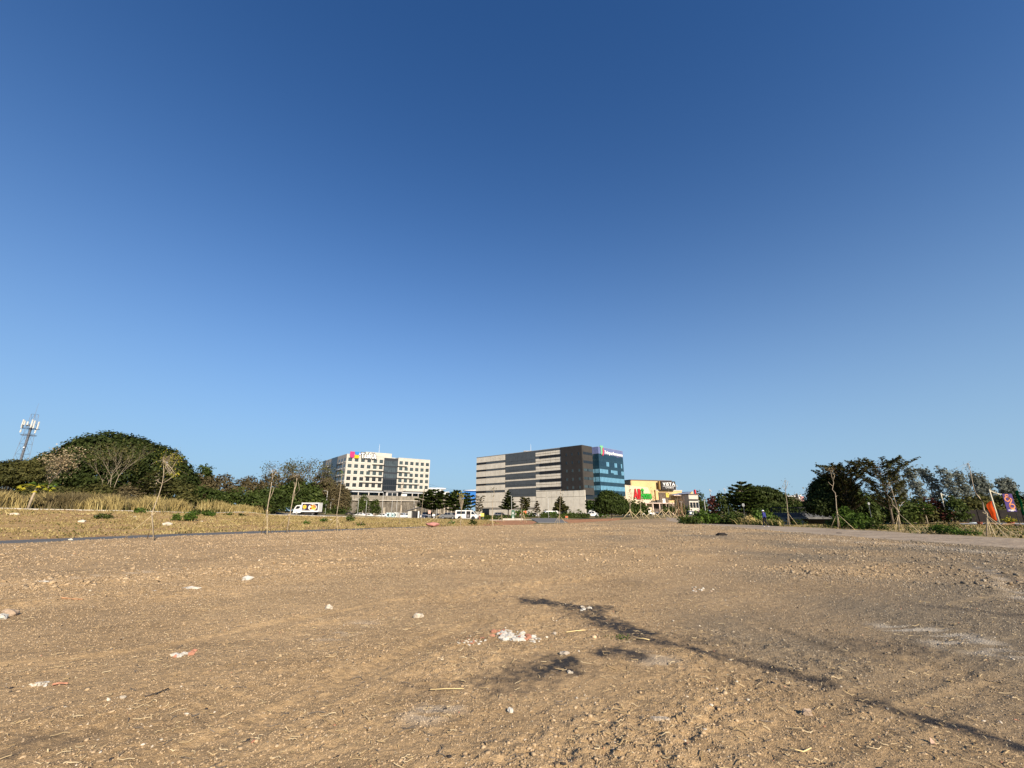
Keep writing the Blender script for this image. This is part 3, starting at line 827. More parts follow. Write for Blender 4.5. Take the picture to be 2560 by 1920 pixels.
# ------------------------------------------------------------------ buildings
class Facade:
    """wall plane: u runs along it, z up, t outwards"""
    def __init__(s, o, d):
        s.o = Vector((o[0], o[1], 0)); s.d = Vector((d[0], d[1], 0)).normalized(); s.n = Vector((s.d.y, -s.d.x, 0))
    def p(s, u, z, t=0): v = s.o + s.d * u + s.n * t; return Vector((v.x, v.y, z))
    def box(s, mb, u0, u1, z0, z1, t0, t1):
        c = [s.p(u, z, t) for z in (z0, z1) for t in (t0, t1) for u in (u0, u1)]
        return mb.add(c, [(0, 1, 3, 2)[::-1], (4, 5, 7, 6), (0, 1, 5, 4)[::-1], (2, 3, 7, 6), (1, 3, 7, 5)[::-1], (0, 2, 6, 4)])
    def poly(s, mb, pts, t0, t1):
        q = [s.p(u, z, 0) for u, z in pts]
        return mb.prism(q, s.n * t0, s.n * t1)
def fpart(fc, name, mat, root, boxes, kind=None, label=None):
    mb = MB()
    for b in boxes: fc.box(mb, *b)
    return mb.build(name, mat, root, kind=kind, label=label)
_GL = {}
def letters(text, fc, u0, z0, height, depth, mat, root, t=0.0, width=None, bold=.0, gap=.12, name='letter', shear=0, mats=None):
    """each character a solid of its own on the facade; total width optional"""
    gl = []
    for ch in text:
        if ch == ' ': gl.append(None); continue
        cu = bpy.data.curves.new('glyph', 'FONT'); cu.body = ch; cu.size = 1; cu.extrude = .5; cu.offset = bold; cu.resolution_u = 3
        o = bpy.data.objects.new('glyph', cu); COL.objects.link(o)
        dg = bpy.context.evaluated_depsgraph_get(); me = bpy.data.meshes.new_from_object(o.evaluated_get(dg))
        V = np.array([v.co[:] for v in me.vertices]); F = [tuple(p.vertices) for p in me.polygons]
        bpy.data.objects.remove(o); bpy.data.curves.remove(cu); bpy.data.meshes.remove(me)
        gl.append((V, F))
    cap = .69
    adv = sum((g[0][:, 0].max() - g[0][:, 0].min() + gap) if g else .3 for g in gl) - gap
    k = height / cap; sx = k if width is None else width / adv
    u = u0
    for i, g in enumerate(gl):
        if g is None: u += .3 * sx; continue
        V, F = g; x0 = V[:, 0].min()
        mb = MB()
        mb.add([fc.p(u + (v[0] - x0) * sx + shear * v[1] * k, z0 + v[1] * k, t + (v[2] + .5) * depth) for v in V], F)
        mb.build(name, mats[i] if mats else mat, root)
        u += (V[:, 0].max() - x0 + gap) * sx
BEIGE = simple('beige_panel', (.66, .605, .505), .85, .08, .35, dirt=.10)
BEIGE2 = simple('beige_plinth', (.68, .625, .52), .85, .08, .35, dirt=.08)
CHAR = simple('charcoal_glazed_panel', (.070, .080, .088), .45, .07, .3, spec=.4)
DKBAND = simple('black_louvre_band', (.016, .016, .018), .5, .2, 2)
BROWN = simple('dark_brown_cladding', (.027, .0245, .0235), .75, .10, .4)
BROWN_LIT = simple('sunlit_brown_cladding', (.042, .038, .034), .8, .10, .4)  # lighter copy of the brown: sunlight on the flank put into the colour
BLACK = simple('black_glass', (.012, .014, .017), .12, .2, 2, spec=.5)
GLASS_T = simple('teal_glass', (.010, .032, .055), .10, .10, .3, spec=.5)
GLASS_B = simple('spandrel_blue_glass', (.014, .040, .062), .15, .10, .3, spec=.5)
BLIND = simple('blind_behind_glass', (.12, .28, .40), .25, .10, 1.2, spec=.5)
CROWNP = simple('blue_violet_fascia', (.12, .145, .28), .35, .08, .5)
WHITEP = simple('white_paint', (.66, .66, .63), .5, .05, 1)
JOINT = simple('panel_joint', (.11, .095, .075), .9, .05, 1)
ROOFM = simple('grey_roofing', (.30, .30, .30), .9, .1, .5)
WIN = simple('grey_window_glass', (.040, .058, .062), .15, .25, .25, spec=.5)
WIN_D = simple('dark_window_glass', (.014, .015, .016), .15, .2, .4, spec=.5)
SILL = simple('white_sill_panel', (.50, .48, .42), .7, .05, 1)
SIGNW = simple('white_sign_face', (.72, .72, .70), .4, .03, 1)
CONC2 = simple('stained_concrete', (.46, .42, .36), .9, .12, .5, dirt=.4)

# ---- striped office block with the glass wing
def striped_block():
    A = np.array([-23.82, 293.36]); B = np.array([37.78, 235.51]); d = (B - A) / np.linalg.norm(B - A)
    L = np.linalg.norm(B - A); n2 = np.array([-d[1], d[0]])
    F1 = Facade(A, d); S1 = Facade(B, n2); G = -1.6
    t = thing('office_building', 'long beige and charcoal striped office block with dark brown end and glass wing', 'building', (B[0], B[1], G))
    dep = 40
    # structural mass: set just behind the cladding
    fpart(F1, 'wall', BEIGE2, t, [(0.05, 62, G, 35.7, -dep, -.30), (62.001, 76, G, 35.7, -16, -.30), (76.001, L - 1.4, G, 12.25, -9.7, -.30)])
    fpart(F1, 'roof', ROOFM, t, [(.02, 70.3, 35.7, 36.0, -16, .12)])
    # cladding panels in rows (each panel a piece)
    def panels(u0, u1, z0, z1, n, mat, name='panel', t1=.0, gap=.20):
        w = (u1 - u0) / n
        for k in range(n): fpart(F1, name, mat, t, [(u0 + k * w + gap / 2, u0 + (k + 1) * w - gap / 2, z0 + gap / 2, z1 - gap / 2, -.28, t1)])
    fpart(F1, 'joint', JOINT, t, [(0, 70.4, 12.3, 35.6, -.295, -.12), (0, L, G, 12.3, -.295, -.12)])
    zb = [(30.87, 32.23), (26.36, 27.46), (21.85, 22.89), (17.33, 18.41), (12.71, 13.92)]
    zs = [36.02] + [z for b in zb for z in b[::-1]]
    for k in range(5):
        top = zs[2 * k]; bot = zb[k][1]
        panels(0, 26.7, bot, top, 6, BEIGE)
        # recessed strip: black at the far corner then grey
        fpart(F1, 'window_band', DKBAND, t, [(0.0, 9.4, zb[k][0] + .03, bot - .03, -.27, -.10)])
        fpart(F1, 'window_band', CHAR, t, [(9.45, 26.7, zb[k][0] + .03, bot - .03, -.27, -.08)])
    # middle charcoal glazing
    for k, (z0, z1) in enumerate([(28.88, 35.95), (24.35, 27.85), (19.93, 23.3), (15.42, 18.9), (9.68, 14.3)]):
        w0 = 26.9 if k < 4 else 29.5
        panels(w0, 51.6, z0 + (z1 - z0) * .28, z1, 7, CHAR, 'glazing_panel', -.03, .13)
        panels(w0, 51.6, z0, z0 + (z1 - z0) * .28, 7, CHAR, 'glazing_panel', -.03, .13)
    for z0, z1 in [(27.85, 28.88), (23.3, 24.35), (18.9, 19.93), (14.3, 15.42)]: panels(26.7, 51.6, z0, z1, 5, BEIGE, t1=.04)
    fpart(F1, 'panel', BEIGE, t, [(26.7, 29.4, 9.7, 14.3, -.28, .0)])
    # right striped field with black ribbons
    tops = [34.75] + [27.95 + 0 * 0]
    zt = [(32.30, 34.72), (27.95, 31.0), (23.45, 26.5), (18.95, 22.0), (14.5, 17.5)]
    rb = [(31.0, 32.30), (26.5, 27.95), (22.0, 23.45), (17.5, 18.95), (13.1, 14.5)]
    fpart(F1, 'top_band', CHAR, t, [(51.6, 70.35, 34.76, 35.98, -.28, .0)])
    for k in range(5):
        panels(51.7, 70.35, (zt[k][0] + zt[k][1]) / 2, zt[k][1], 5, BEIGE); panels(51.7, 70.35, zt[k][0], (zt[k][0] + zt[k][1]) / 2, 5, BEIGE)
        fpart(F1, 'window_band', CHAR, t, [(51.7, 55.1, rb[k][0] + .03, rb[k][1] - .03, -.27, -.06)])
        fpart(F1, 'window_band', DKBAND, t, [(55.15, 70.9, rb[k][0] + .03, rb[k][1] - .03, -.27, .26)])
    panels(51.7, 70.35, 12.35, 13.05, 3, BEIGE)
    # base storeys
    for (u0, u1, n) in ((0, 29.4, 8), (29.5, 51.6, 7)):
        panels(u0, u1, 6.9, 12.65 if u0 == 0 else 9.6, n, BEIGE2); panels(u0, u1, 3.55, 6.9, n, BEIGE2)
    panels(51.7, 85.5, 8.9, 12.28, 9, BEIGE2, t1=.06); panels(51.7, 85.5, G, 8.9, 9, BEIGE2, t1=.06, gap=.09)
    fpart(F1, 'ledge', CONC2, t, [(0, 51.6, 3.05, 3.5, -.28, .5)])
    for k in range(8):
        if k == 1: continue
        fpart(F1, 'panel', BEIGE2, t, [(k * 6.45 + .1, k * 6.45 + 6.3, G, 3.0, -.28, .0)])
    fpart(F1, 'doorway', BLACK, t, [(6.6, 12.6, G, 3.0, -.28, -.1)])
    fpart(F1, 'doorway', BLACK, t, [(63.5, 66.2, G, 2.4, -.2, .12)])
    fpart(F1, 'doorway', BLACK, t, [(69.5, 73.5, G, 3.0, -.2, .12)])
    # dark brown end block
    fpart(F1, 'end_block', BROWN, t, [(70.4, L, 12.3, 36.0, -9.7, .25)])
    for z in (31.45, 26.95, 22.55, 18.0, 13.6):
        for u in (74.4, 78.2, 82.6):
            f = fpart(F1, 'window', BLACK if z > 25 else WIN, t, [(u - .55, u + .55, z - .75, z + .75, .252, .28)])
            fpart(F1, 'frame', BROWN_LIT, f, [(u - .68, u - .56, z - .85, z + .85, .252, .31), (u + .56, u + .68, z - .85, z + .85, .252, .31), (u - .68, u + .68, z + .76, z + .88, .252, .312)])
    # its right flank
    fpart(S1, 'flank_wall', BROWN_LIT, t, [(.02, 9.8, 9.8, 36.03, -6, .27)])
    for k, z in enumerate((31.75, 27.1, 22.8, 18.35, 14.05)):
        f = fpart(S1, 'window_band', BLACK, t, [(.7, 9.7, z - .72, z + .72, .272, .29)])
        for j in range(8):
            if k < 2 and j in (0, 3, 4): continue
            fpart(S1, 'pane', (WIN if k > 1 and j % 5 != 3 else WIN_D), f, [(.75 + j * 1.12, 1.65 + j * 1.12, z - .66, z + .66, .292, .31)])
    fpart(S1, 'base_wall', BROWN_LIT, t, [(.02, 46, G, 7.6, -6, -.6)])
    fpart(S1, 'recess', BLACK, t, [(.3, 44, 7.6, 9.8, -6, -1.0)])
    fpart(S1, 'canopy', WHITEP, t, [(9.5, 16, 3.2, 4.2, -.6, 2.5)])
    # glass wing
    D = np.array([49.5, 249.21]); F2 = Facade(D, n2); Fd = Facade(D - d * 9.0, d)
    fpart(F2, 'glass_wing', GLASS_B, t, [(0, 27.6, 9.9, 33.1, -14, 0)])
    fpart(F2, 'fascia', CROWNP, t, [(-.1, 27.7, 33.12, 37.0, -14.0, .12)])
    rows = [(30.4, 32.6), (26.4, 28.9), (22.2, 24.5), (17.4, 20.0), (12.75, 15.25)]
    for k, (z0, z1) in enumerate(rows):
        for j in range(18):
            u0 = .35 + j * 1.51
            has_blind = {0: False, 1: j in (5, 6, 11, 12, 16) , 2: j not in (6, 7, 13, 14, 15), 3: True, 4: True}[k]  # panes with drawn blinds take the paler blind colour
            zz = z0 if not (k == 2 and j in (8, 9)) else z0 + .7
            f = fpart(F2, 'window_pane', BLIND if has_blind else GLASS_T, t, [(u0, u0 + 1.36, zz, z1, .002, .03)])
        for j in range(3):
            fpart(Fd, 'window_pane', (GLASS_T if k < 2 else BLIND), t, [(j * 3.0 + .2, j * 3.0 + 2.8, z0, z1, .002, .03)])
    fpart(F2, 'mullion', GLASS_B, t, [(.33 + j * 1.51 - .05, .33 + j * 1.51 + .03, 10, 33.0, .001, .07) for j in range(0, 19)], kind='stuff')
    fpart(F2, 'roof_edge', ROOFM, t, [(0, 27.6, 37.0, 37.1, -14, 0)])
    # rooftop dish and mast
    p = F1.p(43, 36, -6)
    MB().tube([p, p + Vector((0, 0, 5.2))], [.12, .05], 5).build('mast', WHITEP, t)
    MB().box(p + Vector((-2, 0, .8)), (5, 3, .5)).build('rooftop_unit', ROOFM, t)
    # sign of the glass wing
    s = thing('company_sign', 'white lettered company sign with green and red emblem on the glass wing', 'sign', F2.p(3, 33, .15))
    letters('Teleperformance', F2, 6.0, 33.55, 1.75, .35, SIGNW, s, .14, width=20.6, bold=.022, gap=.07)
    mg = simple('emblem_green', (.16, .42, .23), .4, .05, 1); mr = simple('emblem_red', (.50, .05, .10), .4, .05, 1)
    F2.poly(MB_ := MB(), [(1.4, 37.9), (4.6, 37.9), (4.6, 36.9), (3.6, 36.6), (3.5, 33.4), (2.7, 32.4), (2.3, 33.2), (2.3, 36.5), (1.4, 36.9)], .13, .5); MB_.build('emblem', mg, s)
    F2.poly(MB_ := MB(), [(4.7, 36.9), (5.6, 35.2), (5.2, 33.2), (3.9, 32.0), (3.8, 33.2), (4.4, 34.3), (4.3, 36.0)], .13, .45); MB_.build('emblem', mr, s)
    letters('philippines', F2, 19.5, 32.5, .55, .1, CROWNP, s, .14, width=3.5)
striped_block()

# ---- white office block with the square windows
def white_block():
    A = np.array([-95.46, 252.10]); d = np.array([.79346, .60862]); n2 = np.array([-d[1], d[0]])
    F1 = Facade(A, d); S1 = Facade(A + n2 * 49, -n2); L = 53.2; W = 49; G = 9.3
    t = thing('office_building', 'white seven storey office block with rows of square windows above the old wall', 'building', (A[0], A[1], G))
    CREAM = simple('cream_precast', (.42, .40, .355), .85, .06, .4, dirt=.10)
    fpart(F1, 'wall', CREAM, t, [(0, 22.4, 13.2, 33, -W, 0), (31.4, L, 13.2, 33, -W, 0)])
    fpart(F1, 'wall', CREAM, t, [(22.4, 31.4, 13.2, 32.5, -W, -1.0)])
    fpart(F1, 'parapet', CREAM, t, [(0, 22.3, 33.0, 33.35, -W, .06), (31.5, L, 33.0, 33.35, -W, .06)])
    zt = [31.15, 27.55, 23.95, 20.37, 16.8]
    us = [1.05 + k * 3.72 for k in range(6)] + [32.35 + k * 3.6 for k in range(6)]
    for k, z in enumerate(zt):
        for j, u in enumerate(us):
            w = fpart(F1, 'window', WIN if (k < 3 or j > 5) else WIN_D, t, [(u - .05, u + 2.1, z - 2.0, z + .1, .004, .05)])
            fpart(F1, 'frame', simple('window_frame', (.12, .13, .13), .5), w, [(u + .6, u + .66, z - 1.84, z - .01, .05, .09), (u + 1.2, u + 1.26, z - 1.84, z - .01, .05, .09)])
            fpart(F1, 'sill', SILL, w, [(u - .18, u + 2.03, z - 2.66, z - 2.02, .004, .14)])
    jb = []
    for u in [us[i] - .98 for i in range(1, 6)] + [us[i] - .9 for i in range(7, 12)]:
        jb.append((u - .07, u + .07, 13.3, 32.9, .002, .02))
    for z in zt[1:]:
        jb += [(0.05, 22.3, z + .78, z + .88, .003, .024), (31.5, L - .05, z + .78, z + .88, .003, .024)]
    fpart(F1, 'joint', simple('cream_joint', (.40, .35, .27), .9), t, jb, kind='stuff')
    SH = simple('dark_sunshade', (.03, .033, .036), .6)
    for k, (a, b, c, e) in enumerate([(15.3, 22.9, 31.0, 37.2), (13.2, 22.9, 31.0, 39.5), (11.4, 22.9, 31.0, 42), (8.5, 22.9, 31.0, 46)]):
        z = zt[k + 1] + .35
        fpart(F1, 'sunshade', SH, t, [(a, b, z, z + .28, .004, .75)]); fpart(F1, 'sunshade', SH, t, [(c, e, z, z + .28, .004, .75)])
    # dark glazed bay
    BAY = simple('bay_dark_panel', (.022, .025, .030), .35, .1, .5, spec=.5); BAYG = simple('bay_glass', (.055, .070, .078), .15, .2, .5, spec=.5)
    fpart(F1, 'glazed_bay', BAY, t, [(22.45, 31.35, 13.4, 32.6, -1, .12)])
    for (z0, z1) in [(27.9, 30.9), (24.2, 27.0), (20.6, 23.1)]:
        for j in range(7): fpart(F1, 'bay_pane', BAYG, t, [(22.8 + j * 1.2, 23.85 + j * 1.2, z0, z1, .122, .15)])
    for (z0, z1) in [(16.6, 19.8), (13.8, 16.0)]:
        for j in range(7): fpart(F1, 'bay_pane', BLACK, t, [(22.8 + j * 1.2, 23.85 + j * 1.2, z0, z1, .122, .15)])
    # shaded left flank
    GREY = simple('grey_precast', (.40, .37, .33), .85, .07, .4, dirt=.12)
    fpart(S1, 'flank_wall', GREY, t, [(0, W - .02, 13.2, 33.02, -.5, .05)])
    u_ = lambda x: W - x
    fpart(S1, 'dark_panel', BAY, t, [(u_(29.3), u_(17.1), 11, 33.3, .052, .3)]); fpart(S1, 'dark_panel', BAY, t, [(u_(49), u_(42.7), 11, 33.3, .052, .3)])
    for k, z in enumerate(zt):
        for x in (14.9, 9.5, 4.2, 40.0, 34.5):
            w = fpart(S1, 'window', WIN_D, t, [(u_(x), u_(x) + 2.6, z - 1.85, z, .052, .09)])
            fpart(S1, 'sill', SILL, w, [(u_(x) - .15, u_(x) + 2.75, z - 2.6, z - 1.87, .052, .16)])
        if k: fpart(S1, 'sunshade', SH, t, [(u_(17), u_(7), z + .5, z + .8, .052, .8)]); fpart(S1, 'sunshade', SH, t, [(u_(42), u_(30.5), z + .5, z + .8, .052, .8)])
    # ground storey with canopies
    fpart(F1, 'ground_storey', BLACK, t, [(2, L, G - 1, 13.2, -W + 2, -1.5)])
    fpart(F1, 'canopy', simple('grey_canopy', (.40, .42, .44), .6), t, [(3.5, 21.8, 11.8, 12.35, -.5, 4.5)]); fpart(F1, 'canopy', MATS['grey_canopy'], t, [(29.8, 49, 11.8, 12.35, -.5, 4.5)])
    fpart(F1, 'canopy', SH, t, [(3.5, 52, 12.5, 12.95, -1.4, 3.0)])
    fpart(F1, 'entrance_block', simple('grey_render', (.40, .39, .38), .8), t, [(23.2, 30.5, G - .8, 12.45, -1.4, 5.2)])
    for u in (24.3, 27.2): fpart(F1, 'window', BLACK, t, [(u, u + 2.5, 9.8, 11.8, 5.202, 5.24)])
    fpart(F1, 'entrance_roof', ROOFM, t, [(21.5, 33, 12.46, 12.85, -1.3, 6.2)])
    fpart(F1, 'side_kiosk', WHITEP, t, [(33.5, 37, G - .8, 11.5, -1.4, 3.5)])
    fpart(F1, 'column', CONC2, t, [(7 + k * 6, 7.5 + k * 6, G - 1, 11.75, 3.8, 4.3) for k in range(3)] + [(40 + k * 4, 40.5 + k * 4, G - 1, 11.75, 3.8, 4.3) for k in range(3)], kind='stuff')
    # penthouse
    fpart(F1, 'penthouse', CREAM, t, [(13.5, 30.2, 32.5, 36.4, -32, -8)])
    fpart(F1, 'penthouse', CREAM, t, [(30.2, 36.5, 32.5, 34.0, -32, -8)])
    for k in range(6): fpart(F1, 'roof_unit', WHITEP, t, [(20 + k * 1.6, 20.9 + k * 1.6, 36.4, 37.0, -14, -13)])
    p = F1.p(24.0, 36.4, -14); MB().tube([p, p + Vector((0, 0, 6.2))], [.12, .05], 5).build('mast', WHITEP, t)
    # sign
    s = thing('company_sign', 'rooftop company sign with pink, blue and yellow shields beside white letters', 'sign', F1.p(1, 32, .5))
    col = lambda n, c: simple(n, lin(c), .4, .03, 1)
    def shield(u0, u1, z0, z1, m, right=False):
        if right: pts = [(u0, z0), (u0, z1), (u1 - .8, z1), (u1 - .2, (z0 + z1) / 2 + .6), (u1, (z0 + z1) / 2), (u1 - .2, (z0 + z1) / 2 - .6), (u1 - .8, z0)]
        else:
            m_ = (u0 + u1) / 2; r = (u1 - u0) / 2
            pts = [(u0, z1), (u0, z0 + r)] + [(m_ - r * math.cos(a), z0 + r - r * math.sin(a)) for a in np.linspace(.3, math.pi - .3, 6)] + [(u1, z0 + r), (u1, z1)]
        mb = MB(); F1.poly(mb, pts, .3, .7); mb.build('shield', m, s)
    shield(1.55, 4.15, 31.15, 34.75, col('sign_pink', '#a82c63'))
    shield(4.35, 6.7, 33.0, 34.8, col('sign_blue', '#2474b8'))
    shield(4.2, 6.9, 31.1, 32.9, col('sign_yellow', '#d3a008'), True)
    mb = MB(); F1.poly(mb, [(6.8, 33.1), (6.8, 34.1), (7.7, 33.9), (7.7, 33.3)], .3, .6); mb.build('shield', col('sign_lilac', '#b9bfe6'), s)
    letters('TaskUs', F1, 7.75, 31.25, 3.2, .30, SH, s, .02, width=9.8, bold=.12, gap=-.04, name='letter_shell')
    letters('TaskUs', F1, 8.0, 31.65, 2.75, .25, SIGNW, s, .4, width=9.2, bold=.03, gap=.06)
white_block()

# ---- old retaining wall under the white block
def retaining_wall():
    d = Vector((.79346, .60862, 0)); n = Vector((d.y, -d.x, 0))
    A = Vector((-95.46, 252.10, 0)) - d * 28 + n * 12
    Fw = Facade(A, d)
    st = NT('weathered_stone_wall')
    c = st.ramp(st.noise(.35, 6, .7, stretch=(1, 1, .35)), [(.28, (.045, .040, .034)), (.45, (.11, .098, .08)), (.62, (.19, .17, .14)), (.8, (.30, .27, .22))])
    c = st.mix(1, c, st.ramp(st.noise(1.3, 6, .75, stretch=(1, 1, .25)), [(.3, (.45, .43, .40)), (.65, (1.1, 1.1, 1.1))]), 'MULTIPLY')
    m = st.done(c, .95, 0, .1, st.bump(st.noise(.9, 6, .7), .5, .8))
    t = thing('retaining_wall', 'old streaked stone retaining wall below the white office block', 'wall', A)
    rng = np.random.default_rng(4)
    nu, nz = 150, 16; L = 96
    V = []; F = []
    us = np.linspace(0, L, nu); zs = np.linspace(-2.2, 7.6, nz)
    for z in zs:
        for u in us:
            k = (z + 2.2) / 9.8
            bul = 1.6 * float(fbm(np.array([u * .12]), np.array([z * .12]), 5, 3)[0]) + .7 * float(fbm(np.array([u * .6]), np.array([z * .18]), 9, 3)[0]) + .35 * float(vnoise(np.array([u * 2.0]), np.array([z * .5]), 19)[0])
            V.append(Fw.p(u, z, 2.2 * (1 - k) + bul))
    for i in range(nz - 1):
        for j in range(nu - 1):
            a = i * nu + j; F.append((a, a + 1, a + nu + 1, a + nu))
    mb = MB(); mb.add(V, F); mb.build('stone_face', m, t, smooth=True)
    PAR = simple('stained_parapet', (.21, .19, .155), .9, .2, .6, dirt=.6)
    for k in range(16): fpart(Fw, 'parapet_panel', PAR, t, [(k * 6 + .06, k * 6 + 5.94, 7.3, 9.75, -1, 2.2)])
    for k in range(14): fpart(Fw, 'pilaster', simple('pale_pilaster', (.34, .30, .24), .9, .2, .8, dirt=.5), t, [(q_ := 2 + rng.random() * 90, q_ + .4 + .5 * rng.random(), -2.2, 1.5 + 4 * rng.random(), 1.0, 3.1 + .3 * rng.random())])
    fpart(Fw, 'ledge', CONC2, t, [(0, L, 7.0, 7.3, -.5, 2.6)])
retaining_wall()
bush('wall_bush', 'green bush hanging over the parapet of the retaining wall', 909, 228, 28, 1232, LF_MID, seed=210, base_py=1257, d=5, leaf=.4)
bush('wall_bush', 'creeper spilling over the wall right of the hanging bush', 938, 228, 26, 1245, LF_MID, seed=211, base_py=1256, d=4, leaf=.4)
bush('wall_bush', 'dark tree growing at the left corner of the parapet', 866, 226, 24, 1222, LF_MID, seed=212, base_py=1246, d=5, leaf=.4)

# ---- shopping mall
def mall():
    A = np.array([81.13, 302.05]); d = np.array([.9515, .30765]); n2 = np.array([-d[1], d[0]]); F1 = Facade(A, d); G = -1.5
    t = thing('shopping_mall', 'yellow shopping mall with cream sloping front wall and black cinema box', 'building', (A[0], A[1], G))
    YEL = simple('yellow_render', (.52, .37, .18), .85, .05, .3, dirt=.06); CRM = simple('cream_render', (.50, .42, .31), .85, .04, .3, dirt=.05)
    fpart(F1, 'hall', YEL, t, [(0, 32.8, G, 21.6, -26, 0)])
    fpart(F1, 'side_wall', simple('yellow_render_shaded', (.34, .26, .15), .85, .06, .4), t, [(-.35, -.002, G, 21.6, -25.8, -.3)])  # darker copy of the yellow render paints the shade of this side
    fpart(F1, 'roof', simple('brown_roof_trim', (.13, .10, .085), .8), t, [(-.6, 33.0, 21.6, 22.1, -26.3, .35)])
    fpart(F1, 'step_wing', YEL, t, [(18, 39.6, G, 15.5, -20, 1.2)])
    fpart(F1, 'step_band', CRM, t, [(17.8, 39.8, 14.9, 15.5, 1.202, 1.5)])
    mb = MB(); F1.poly(mb, [(-14, G), (-14, 18.9), (-8.67, 18.4), (10.8, 16.8), (14.0, 7.6), (14.0, G)], .3, 3.2); mb.build('front_wall', CRM, t)
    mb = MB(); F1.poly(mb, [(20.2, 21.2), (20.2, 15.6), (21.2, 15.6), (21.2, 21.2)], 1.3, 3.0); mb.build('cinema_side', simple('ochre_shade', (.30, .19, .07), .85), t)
    fpart(F1, 'cinema_box', simple('black_sign_box', (.022, .018, .018), .6, .15, 1), t, [(21.2, 32.7, 15.6, 21.2, 1.3, 4.0)])
    TIM = simple('brown_slats', (.14, .105, .08), .8, .2, 2)
    for k in range(9): fpart(F1, 'slat', TIM, t, [(20.2, 27.6, 6.4 + k * .85, 7.05 + k * .85, 1.25, 1.9)])
    fpart(F1, 'poster', WHITEP, t, [(22.3, 24.6, 6.6, 9.6, 1.95, 2.1)])
    fpart(F1, 'yellow_panel', simple('bright_yellow', (.62, .45, .08), .7), t, [(25.4, 28.0, 10.5, 13.4, 1.95, 2.3)])
    fpart(F1, 'canopy', simple('pink_canopy', (.50, .39, .33), .7), t, [(3, 27.5, 6.2, 6.8, 1.3, 8)])
    fpart(F1, 'canopy_unit', simple('dark_machine', (.06, .055, .05), .7), t, [(11.2, 13.5, 6.85, 8.2, 5, 6.5)]); fpart(F1, 'canopy_unit', MATS['dark_machine'], t, [(14.6, 17.0, 6.85, 8.6, 5, 6.5)])
    fpart(F1, 'shopfront', simple('dim_shopfront', (.10, .075, .06), .5, .3, .5), t, [(14.1, 40, G, 6.2, 1.25, 1.5)])
    for k in range(5): fpart(F1, 'column', simple('pink_column', (.55, .42, .36), .8), t, [(5 + k * 5.2, 5.6 + k * 5.2, G, 6.2, 7, 7.6)])
    # right wing with blue pitched roof
    fpart(F1, 'right_wing', CRM, t, [(28, 46, G, 11.4, -14, .8)])
    mb = MB(); F1.poly(mb, [(28.5, 12.3), (44.2, 14.5), (44.8, 14.3), (44.8, 12.0), (28.5, 12.0)], -10, 4.5); mb.build('blue_roof', simple('slate_blue_roof', (.10, .13, .20), .5), t)
    fpart(F1, 'eaves', simple('pink_canopy', ()), t, [(28.2, 48, 11.45, 12.0, -10, 7)])
    fpart(F1, 'shopfront', MATS['dim_shopfront'], t, [(28.3, 44.5, 6.8, 11.0, .81, .95)])
    mb = MB(); F1.poly(mb, [(42.5, 12.05), (44.9, 14.5), (45.8, 14.4), (45.8, 12.05)], 4.6, 5.2); mb.build('gable', YEL, t)
    s = thing('store_sign', 'large store sign with red All and green Home letters on the cream wall', 'sign', F1.p(0, 9, 3.3))
    r = simple('sign_red', lin('#b3161f'), .4, .03); g = simple('sign_green', lin('#228f2d'), .4, .03)
    letters('All', F1, -1.3, 9.35, 6.2, .9, r, s, 3.25, width=5.2, bold=.035, gap=.05)
    letters('Home', F1, 4.3, 9.35, 4.9, .9, g, s, 3.25, width=8.4, bold=.035, gap=.04)
    mb = MB(); F1.poly(mb, [(4.4, 14.9), (5.8, 16.2), (7.4, 14.9), (6.6, 14.6), (5.2, 14.6)], 3.3, 4.0); mb.build('roof_mark', g, s)
    s = thing('cinema_sign', 'white cinema sign lettering on the black box of the mall', 'sign', F1.p(22, 16, 4.1))
    letters('VISTA', F1, 22.2, 18.35, 1.95, .25, SIGNW, s, 4.02, width=9.9, bold=.03)
    letters('CINEMAS', F1, 24.2, 16.45, .85, .2, SIGNW, s, 4.02, width=6.6, bold=.01, gap=.25)
    fpart(F1, 'rule', SIGNW, s, [(22.2, 32.2, 17.75, 17.95, 4.02, 4.2)])
mall()
def restaurant():
    A = at(1722, 1245, 300); d = np.array([.9515, .30765]); F1 = Facade(A[:2], d); G = -1.3
    t = thing('restaurant_building', 'low white restaurant with flat brown roof right of the mall', 'building', (A[0], A[1], G))
    fpart(F1, 'wall', simple('pale_render', (.46, .42, .36), .8), t, [(0, 7.6, G, 12.0, -12, 0)])
    fpart(F1, 'roof', simple('brown_roof_trim', ()), t, [(-.4, 8.0, 12.0, 12.6, -12.3, .6)])
    fpart(F1, 'band', DKBAND, t, [(.02, 7.5, 8.0, 9.1, .004, .1)])
    for k in range(3): fpart(F1, 'window', BLACK, t, [(.5 + k * 2.4, 2.4 + k * 2.4, 3.5, 7.0, .004, .1)])
    fpart(F1, 'pylon', simple('sign_red', ()), t, [(6.4, 7.2, 12.6, 15.4, -2, -1)])
restaurant()
